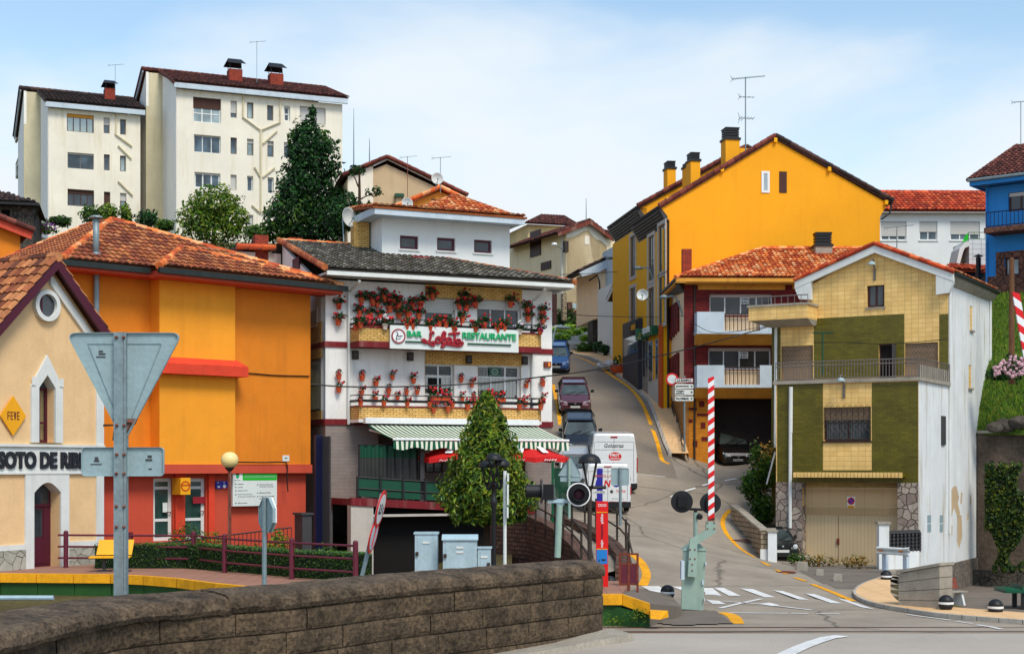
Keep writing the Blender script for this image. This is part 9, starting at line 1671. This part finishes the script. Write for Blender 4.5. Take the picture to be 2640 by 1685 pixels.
for i in range(10000):
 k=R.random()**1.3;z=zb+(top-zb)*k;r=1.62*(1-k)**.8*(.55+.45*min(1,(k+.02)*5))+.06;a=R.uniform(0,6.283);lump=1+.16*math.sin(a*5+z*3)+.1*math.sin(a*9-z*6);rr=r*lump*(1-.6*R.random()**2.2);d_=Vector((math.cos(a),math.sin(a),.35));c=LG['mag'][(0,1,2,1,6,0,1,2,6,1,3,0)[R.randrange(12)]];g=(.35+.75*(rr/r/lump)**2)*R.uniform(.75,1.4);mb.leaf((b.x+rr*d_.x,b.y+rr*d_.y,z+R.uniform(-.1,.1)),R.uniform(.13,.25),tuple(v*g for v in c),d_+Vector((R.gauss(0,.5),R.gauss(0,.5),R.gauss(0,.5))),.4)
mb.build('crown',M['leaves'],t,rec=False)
b=W(722,560,98);b.z-=2;P=lambda x,y,d=98:px(x,y,d,b)
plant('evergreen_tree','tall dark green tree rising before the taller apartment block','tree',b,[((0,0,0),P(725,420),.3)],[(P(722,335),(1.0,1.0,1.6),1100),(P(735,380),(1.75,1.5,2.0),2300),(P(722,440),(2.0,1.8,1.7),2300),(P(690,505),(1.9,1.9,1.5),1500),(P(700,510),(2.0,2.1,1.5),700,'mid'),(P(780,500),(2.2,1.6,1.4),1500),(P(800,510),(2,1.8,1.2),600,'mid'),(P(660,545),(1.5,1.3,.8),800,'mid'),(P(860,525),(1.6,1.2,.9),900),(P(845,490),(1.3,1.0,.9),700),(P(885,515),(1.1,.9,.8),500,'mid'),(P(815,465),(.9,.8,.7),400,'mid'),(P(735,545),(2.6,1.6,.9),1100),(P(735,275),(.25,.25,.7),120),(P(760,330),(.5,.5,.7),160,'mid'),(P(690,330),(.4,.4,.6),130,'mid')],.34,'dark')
b=W(500,570,92);b.z-=1;P=lambda x,y,d=92:px(x,y,d,b)
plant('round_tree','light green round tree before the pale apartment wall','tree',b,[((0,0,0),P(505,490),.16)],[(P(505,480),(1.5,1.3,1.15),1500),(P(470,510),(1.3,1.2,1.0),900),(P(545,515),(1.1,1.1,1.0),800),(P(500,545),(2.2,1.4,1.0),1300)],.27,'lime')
b=W(845,545,90);b.z-=1;P=lambda x,y,d=90:px(x,y,d,b)
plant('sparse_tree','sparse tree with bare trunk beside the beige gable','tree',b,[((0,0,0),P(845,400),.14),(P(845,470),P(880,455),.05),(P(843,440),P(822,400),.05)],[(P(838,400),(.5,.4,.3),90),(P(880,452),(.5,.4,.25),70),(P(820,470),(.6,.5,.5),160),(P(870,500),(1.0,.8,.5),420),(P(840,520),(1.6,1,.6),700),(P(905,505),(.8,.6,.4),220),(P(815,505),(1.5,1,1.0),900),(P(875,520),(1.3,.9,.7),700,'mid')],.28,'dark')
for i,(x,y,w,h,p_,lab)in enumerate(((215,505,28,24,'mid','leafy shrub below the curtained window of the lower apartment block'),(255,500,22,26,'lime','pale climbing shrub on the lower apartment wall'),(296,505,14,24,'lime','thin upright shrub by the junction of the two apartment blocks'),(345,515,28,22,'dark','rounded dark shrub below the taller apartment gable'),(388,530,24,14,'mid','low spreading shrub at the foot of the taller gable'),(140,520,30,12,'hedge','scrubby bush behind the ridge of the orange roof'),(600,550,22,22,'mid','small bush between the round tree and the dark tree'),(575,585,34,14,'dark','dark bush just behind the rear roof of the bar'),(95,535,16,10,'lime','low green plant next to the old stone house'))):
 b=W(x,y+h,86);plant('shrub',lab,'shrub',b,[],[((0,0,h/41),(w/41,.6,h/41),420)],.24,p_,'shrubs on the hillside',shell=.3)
for x,y,c_,lab in((112,536,'#8A2FA0','purple flowering plant behind the orange roof ridge'),(86,540,'#E08AA0','pink flowering plant near the stone house')):
 b=W(x,y+6,80);t=T('flowering_plant',lab,'flowers',b);mb=MB();leafball(mb,b+Vector((0,0,.15)),(.5,.3,.25),90,.16,[C(c_,.8)]);mb.build('flowers',M['flower'],t);mb=MB();leafball(mb,b,(.6,.3,.2),80,.2,LG['mid']);mb.build('leaves',M['leaves'],t)
hp=[W(218,1338,46.3),W(430,1335,46.4),W(560,1345,44.6),W(700,1362,42.4),W(868,1372,41)];t=T('clipped_hedge','long clipped green hedge running behind the maroon fence','hedge',hp[0]);mb=MB();core=MB()
for a,c in zip(hp[:-1],hp[1:]):
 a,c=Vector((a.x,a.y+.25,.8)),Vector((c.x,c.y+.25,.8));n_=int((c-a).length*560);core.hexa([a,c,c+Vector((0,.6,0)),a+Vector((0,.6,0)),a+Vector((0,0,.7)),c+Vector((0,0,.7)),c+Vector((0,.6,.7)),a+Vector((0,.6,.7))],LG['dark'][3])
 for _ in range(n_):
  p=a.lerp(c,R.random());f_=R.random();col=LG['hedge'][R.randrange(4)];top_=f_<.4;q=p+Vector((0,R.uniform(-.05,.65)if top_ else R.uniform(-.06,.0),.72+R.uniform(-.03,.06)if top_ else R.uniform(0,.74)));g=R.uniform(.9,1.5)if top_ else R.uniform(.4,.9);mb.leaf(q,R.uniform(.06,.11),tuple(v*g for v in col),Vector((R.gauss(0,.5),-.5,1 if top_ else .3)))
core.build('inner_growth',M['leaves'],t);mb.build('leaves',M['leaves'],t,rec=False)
for x,y,d,w,h,p_,lab in((487,1288,50,.55,.5,'lime','yellowish round shrub just beyond the hedge near the globe lamp'),(603,1298,48,.42,.32,'mid','small clipped ball shrub beside the stop sign post'),(768,1298,46,.45,.36,'mid','clipped ball shrub before the dark garage opening'),(435,1288,50.5,.5,.62,'mid','feathery grass-like shrub before the glass doors'),(655,1290,48,.35,.55,'lime','upright feathery shrub behind the maroon fence')):
 b=W(x,y,d);b.z=.8;plant('garden_shrub',lab,'shrub',b,[],[((0,0,h),(w,w*.8,h*1.05),750)],.1,p_,'shrubs beyond the hedge',shell=.4)
b=W(1775,1150,66.5);P=lambda x,y,d=66.5:px(x,y,d,b);plant('bank_bush','tangled green bush growing over the low bank wall','bush',b,[],[(P(1790,1190),(.55,.5,.6),700),(P(1768,1140),(.6,.5,.7),800),(P(1800,1110),(.5,.5,.8),500),(P(1775,1075),(.3,.3,.7),160),(P(1800,1215),(.45,.3,.35),350)],.2,'mid',shell=.2);b=W(1800,1090,68);plant('dry_grass_tuft','dry golden grass on the bank beside the black car','grass tuft',b,[],[((0,0,-.3),(.55,.6,1.1),700)],.24,'dry',shell=.1)
mb=MB();mb.tube([W(1803,1138,65.5),W(1823,1062,65.5)],.04,6);t=T('leaning_pole','white pole leaning out of the bank bushes','pole',W(1803,1138,65.5));mb.build('pole',M['white_paint'],t)
for i,(x,y,d,w,lab)in enumerate(((1880,1322,59.5,.5,'weeds growing around the old dark car'),(1925,1326,59.3,.9,'dry weeds at the foot of the beige garage door'),(2010,1328,57.5,.6,'sparse weeds by the gate pillar'))):b=W(x,y,d);plant('weeds',lab,'weeds',b,[],[((0,0,.12),(w,.3,.28),260)],.13,'dry' if i else 'mid','weeds on the forecourt',shell=.1)
for x,y,d,w,lab in((640,1290,36.9,.35,'tuft of weeds at the foot of the green platform face'),(850,1235,36.8,.3,'weeds growing up the green platform face near its sloping end')):b=W(*zz('K',x,y),d);plant('weeds',lab,'weeds',b,[],[((0,0,.05),(w,.1,.28),150)],.06,'lime','weeds along the track',shell=.1)
t=T('ivy','green ivy hanging over the stained retaining wall','ivy',W(2345,1300,67));mb=MB()
for _ in range(7000):
 x=R.uniform(2318,2412);y=R.uniform(1085,1345);k=noise.noise(Vector((x*.02,y*.012,3)));
 if k<-.2+.3*(abs(x-2350)/70-.5)or y>1350-abs(noise.noise(Vector((x*.05,1,1))))*60 or y<1085+60*abs(noise.noise(Vector((x*.06,2,2)))):continue
 c=LG['ivy'][R.randrange(4)];g=R.uniform(.5,1.5);mb.leaf(W(x,y,66.7-(x-2318)*.012-R.random()*.5),R.uniform(.12,.26),tuple(v*g for v in c),Vector((R.gauss(0,.5),-1,R.gauss(.4,.4))),.6)
mb.build('leaves',M['leaves'],t,rec=False)
b=W(2375,885,66.2);t=T('hydrangea_bush','pale pink hydrangea bush at the foot of the utility pole','bush',b);mb=MB();fm=MB()
for c,r in(((0,0,.2),(.95,.5,.45)),((.25,0,.5),(.6,.5,.45)),((-.5,0,.1),(.5,.4,.3))):leafball(mb,b+Vector(c),r,300,.16,LG['dark'])
for _ in range(95):a=R.uniform(-1,1);z=R.uniform(-.1,.95)*(1-.6*abs(a));p=b+Vector((a*.95+.08,-.42+R.uniform(-.1,.15),z+.05));g=R.uniform(.75,1.1);fm.blob(p,R.uniform(.06,.1),tuple(v*g for v in C('#E2B4BE',.85)),7)
mb.build('leaves',M['leaves'],t,rec=False);fm.build('flowers',M['flower'],t,rec=False)
g=MB()
for x,y,w in((560,1170,60),(690,1195,75),(800,1160,40),(590,1235,70),(800,1245,40),(660,1150,40)):
 for _ in range(520):q_=zz('R',x+R.gauss(0,.45)*w,y+R.gauss(0,.3)*16);p=W(*q_,110.4+(808-q_[1])/46*6.5);c=LG['lime'][R.randrange(4)];k=R.uniform(1.3,2.4);g.leaf(p+Vector((0,0,R.random()*.3)),.3,tuple(v*k for v in c),Vector((R.gauss(0,.4),-.5,1)))
tag(g.build('ground_cover',M['leaves'],rec=False),'lime green ground cover on the gravel at the street top','ground cover',None,'stuff')
for x,y,d,r_,p_,lab in((560,1085,117,1.0,'dark','dark bush before the brown gate at the street top'),(620,1030,118,1.0,'ivy','greyish lavender bush under the cream house'),(755,1100,116,1.1,'mid','green bush under the garden wall'),(805,1325,106,.75,'mid','spiky green plant at the kerb bend by the stone base'),(945,1300,103,.6,'dark','potted plant in the shade of the overhang'),(990,1330,101,.5,'dark','smaller plant beside the shaded pot')):
 b=W(*zz('R',x,y),d);plant('street_plant',lab,'plant',b,[],[((0,0,0),(r_,.6,r_*.6),330)],.3,p_,'plants at the street top',shell=.2)
p=W(*zz('R',1088,1460),92.5);p.z=G(p.x,p.y)+.1;t=T('street_planter','round terracotta planter on the pavement by the plastic sack','planter',p);MB().lathe([(.32,0),(.42,.2),(.46,.5),(.4,.5)],16,p).build('pot',M['terracotta'],t);mb=MB();leafball(mb,p+Vector((0,0,.75)),(.3,.3,.35),90,.2,LG['mid']);mb.build('leaves',M['leaves'],t)
# geranium pots
RED=[C(h,.9)for h in('#C8102A','#E0202E','#A80C24','#D83A3A')];KIND={'r':RED,'o':[C('#E8401C',.95),C('#D8301C')],'w':[C('#E8E0E0'),C('#D8C8CC')],'m':[C('#B0186A'),C('#8A1450')]};PROTO={}
def proto(kind,big,v):
 key=(kind,big,v)
 if key in PROTO:return PROTO[key]
 t=T('flower_pot','x','flower pot',(0,-50,-30),'geranium pots on the bar front',world=False);R.seed(hash(kind)%7+v*11+big)
 MB().lathe([(.085,0),(.12,.2),(.135,.2),(.135,.26),(.11,.26),(.1,.22)],12).build('pot',M['pot_white' if kind=='w' else 'terracotta'],t)
 mb=MB();n_,r_=((30,.17),(110,.27))[big]
 leafball(mb,(R.uniform(-.06,.06),-.02,.36),(r_,r_*.8,r_*.72),n_,.13,LG['ger'],.2);mb.build('leaves',M['leaves'],t);mb=MB()
 for _ in range((3,6)[big]+v):
  a=R.uniform(0,6.28);k=R.uniform(.3,1.15);q=Vector((r_*k*math.cos(a),-.1-.1*R.random(),.4+r_*k*math.sin(a)*.9));c=KIND[kind][R.randrange(len(KIND[kind]))];mb.blob(q,R.uniform(.035,.062),tuple(x*R.uniform(.6,1.0)for x in c),6)
 mb.build('flowers',M['flower'],t);PROTO[key]=t;t['used']=0;return t
ORD='first second third fourth fifth sixth seventh eighth ninth tenth eleventh twelfth thirteenth fourteenth fifteenth sixteenth seventeenth eighteenth nineteenth twentieth'.split()
def pots(lst,o,where,big):
 lst=sorted(lst)
 for i,(x,y,k)in enumerate(lst):
  u,z=fB.hit('G',x,y,o);p=fB.p(u,o,z-.24);v=i%3;pr=proto(k,big,v);t=pr if not pr['used']else copy_tree(pr);pr['used']=1
  t.location=p;t.rotation_euler=(0,0,R.uniform(-.5,.5)+.42);s=R.uniform(.9,1.15)*(.92 if big else .82);t.scale=(s,s,s);col={'r':'red','o':'orange-red','w':'white','m':'magenta'}[k]
  t['label']=f'{col} geranium pot {where}, {ORD[i%20] if i < 20 else "twenty-"+ORD[i-20]} from the orange building'
U=[(50,300),(45,450),(262,250),(370,265),(415,285),(480,230),(560,265),(615,300),(745,300),(825,285),(935,215),(1230,240),(1185,300),(1255,320),(1340,290),(250,370),(345,390),(440,395),(530,330),(620,395),(700,380),(805,395),(1830,345),(1975,365),(1835,420),(1975,445),(1670,285)]
pots([(x,y,'r')for x,y in U],.16,'fixed to the wall above the upper balcony',1)
pots([(255,475,'r'),(485,490,'w'),(690,490,'o'),(745,495,'r'),(910,510,'o'),(1000,465,'r'),(1060,475,'r'),(1130,520,'r'),(1215,430,'r'),(1335,525,'r'),(1420,485,'r'),(1545,525,'o'),(1610,505,'o'),(1755,540,'w'),(1950,540,'m')],1.1,'on the upper balcony rail',1)
pots([(x,y,'r')for x,y in((50,965),(50,1085),(270,975),(400,1030),(555,965),(755,1000),(520,1100),(265,1115),(690,1110),(790,1105),(605,1155),(395,1175),(1205,990),(1305,1035),(1820,1045),(1975,1030),(1215,1165),(1325,1160),(1810,1220),(1980,1185))],.16,'fixed to the wall above the lower balcony',0)
pots([(x,y,'r')for x,y in((255,1215),(475,1215),(695,1222),(910,1225),(1120,1235),(1265,1250),(1335,1235),(1545,1245),(1755,1248),(1955,1250),(945,1275),(1080,1268))],1.1,'on the lower balcony rail',0)
for x0,x1,y,n_,lab in((905,1110,1150,60,'window box of red geraniums on the sill of the narrower lower window'),(1400,1620,1165,70,'window box of red geraniums on the sill of the wider lower window'),(150,520,490,120,'dark leafy trough at the orange-building end of the upper balcony')):
 u0,u1,z=fB.hit('G',x0,y,.25)[0],fB.hit('G',x1,y,.25)[0],fB.hit('G',x0,y,.25)[1];o=.22 if x0>200 else .8;t=T('window_box',lab,'window box',fB.p(u0,o,z-.2));MB().box(fB,u0,u1,o-.1,o+.1,z-.3,z-.08).build('trough',M['terracotta'],t);mb=MB();fm=MB()
 for _ in range(n_*3):q=fB.p(R.uniform(u0,u1),o+R.uniform(-.05,.15),z+R.uniform(-.15,.2));c=LG['ger'][R.randrange(3)];mb.leaf(q,.14,c)
 for _ in range(n_//4):fm.blob(fB.p(R.uniform(u0,u1),o+.15,z+R.uniform(-.05,.25)),.06,RED[R.randrange(4)],6)
 mb.build('leaves',M['leaves'],t);fm.build('flowers',M['flower'],t)
 # overhead cables
for lab,pts,r_ in(('thick black cable crossing from the orange building past the bar to the brick house',[W(*zz('F',575,1225),56.5),W(*zz('F',850,1242),57),W(*zz('G',700,1082),57.5),W(*zz('G',1400,1050),58.5),W(*zz('G',2060,980),60),W(*zz('I',550,340),64),W(*zz('I',1100,225),70),W(*zz('I',1757,60),75),W(*zz('M',795,560),75.5)],.03),('thin cable looping over the balcony of the brick house',[W(*zz('M',115,500),77),W(*zz('M',215,500),76),W(*zz('M',300,560),75.8),W(*zz('M',450,610),75.6),W(*zz('M',790,560),75.5)],.016),('thin cable from the bar corner to the yellow building',[W(*zz('R',505,985),70),W(*zz('R',700,1015),74),W(*zz('R',950,1030),80),W(*zz('R',1460,1040),82)],.018),('thin upper cable between the cream house and the white house',[W(*zz('R',580,655),84),W(*zz('R',850,645),88),W(*zz('R',1140,627),96)],.02),('thin cable strung along the olive panel above the terrace',[f2_c for f2_c in(W(*zz('N',330,632),63.5),W(*zz('N',560,630),62.5),W(*zz('N',780,640),61.5),W(*zz('N',1160,610),60))],.014)):
 t=T('overhead_cable',lab,'cable',pts[0]);MB().tube(catmull(pts,5),r_,5).build('wire',M['black'],t)
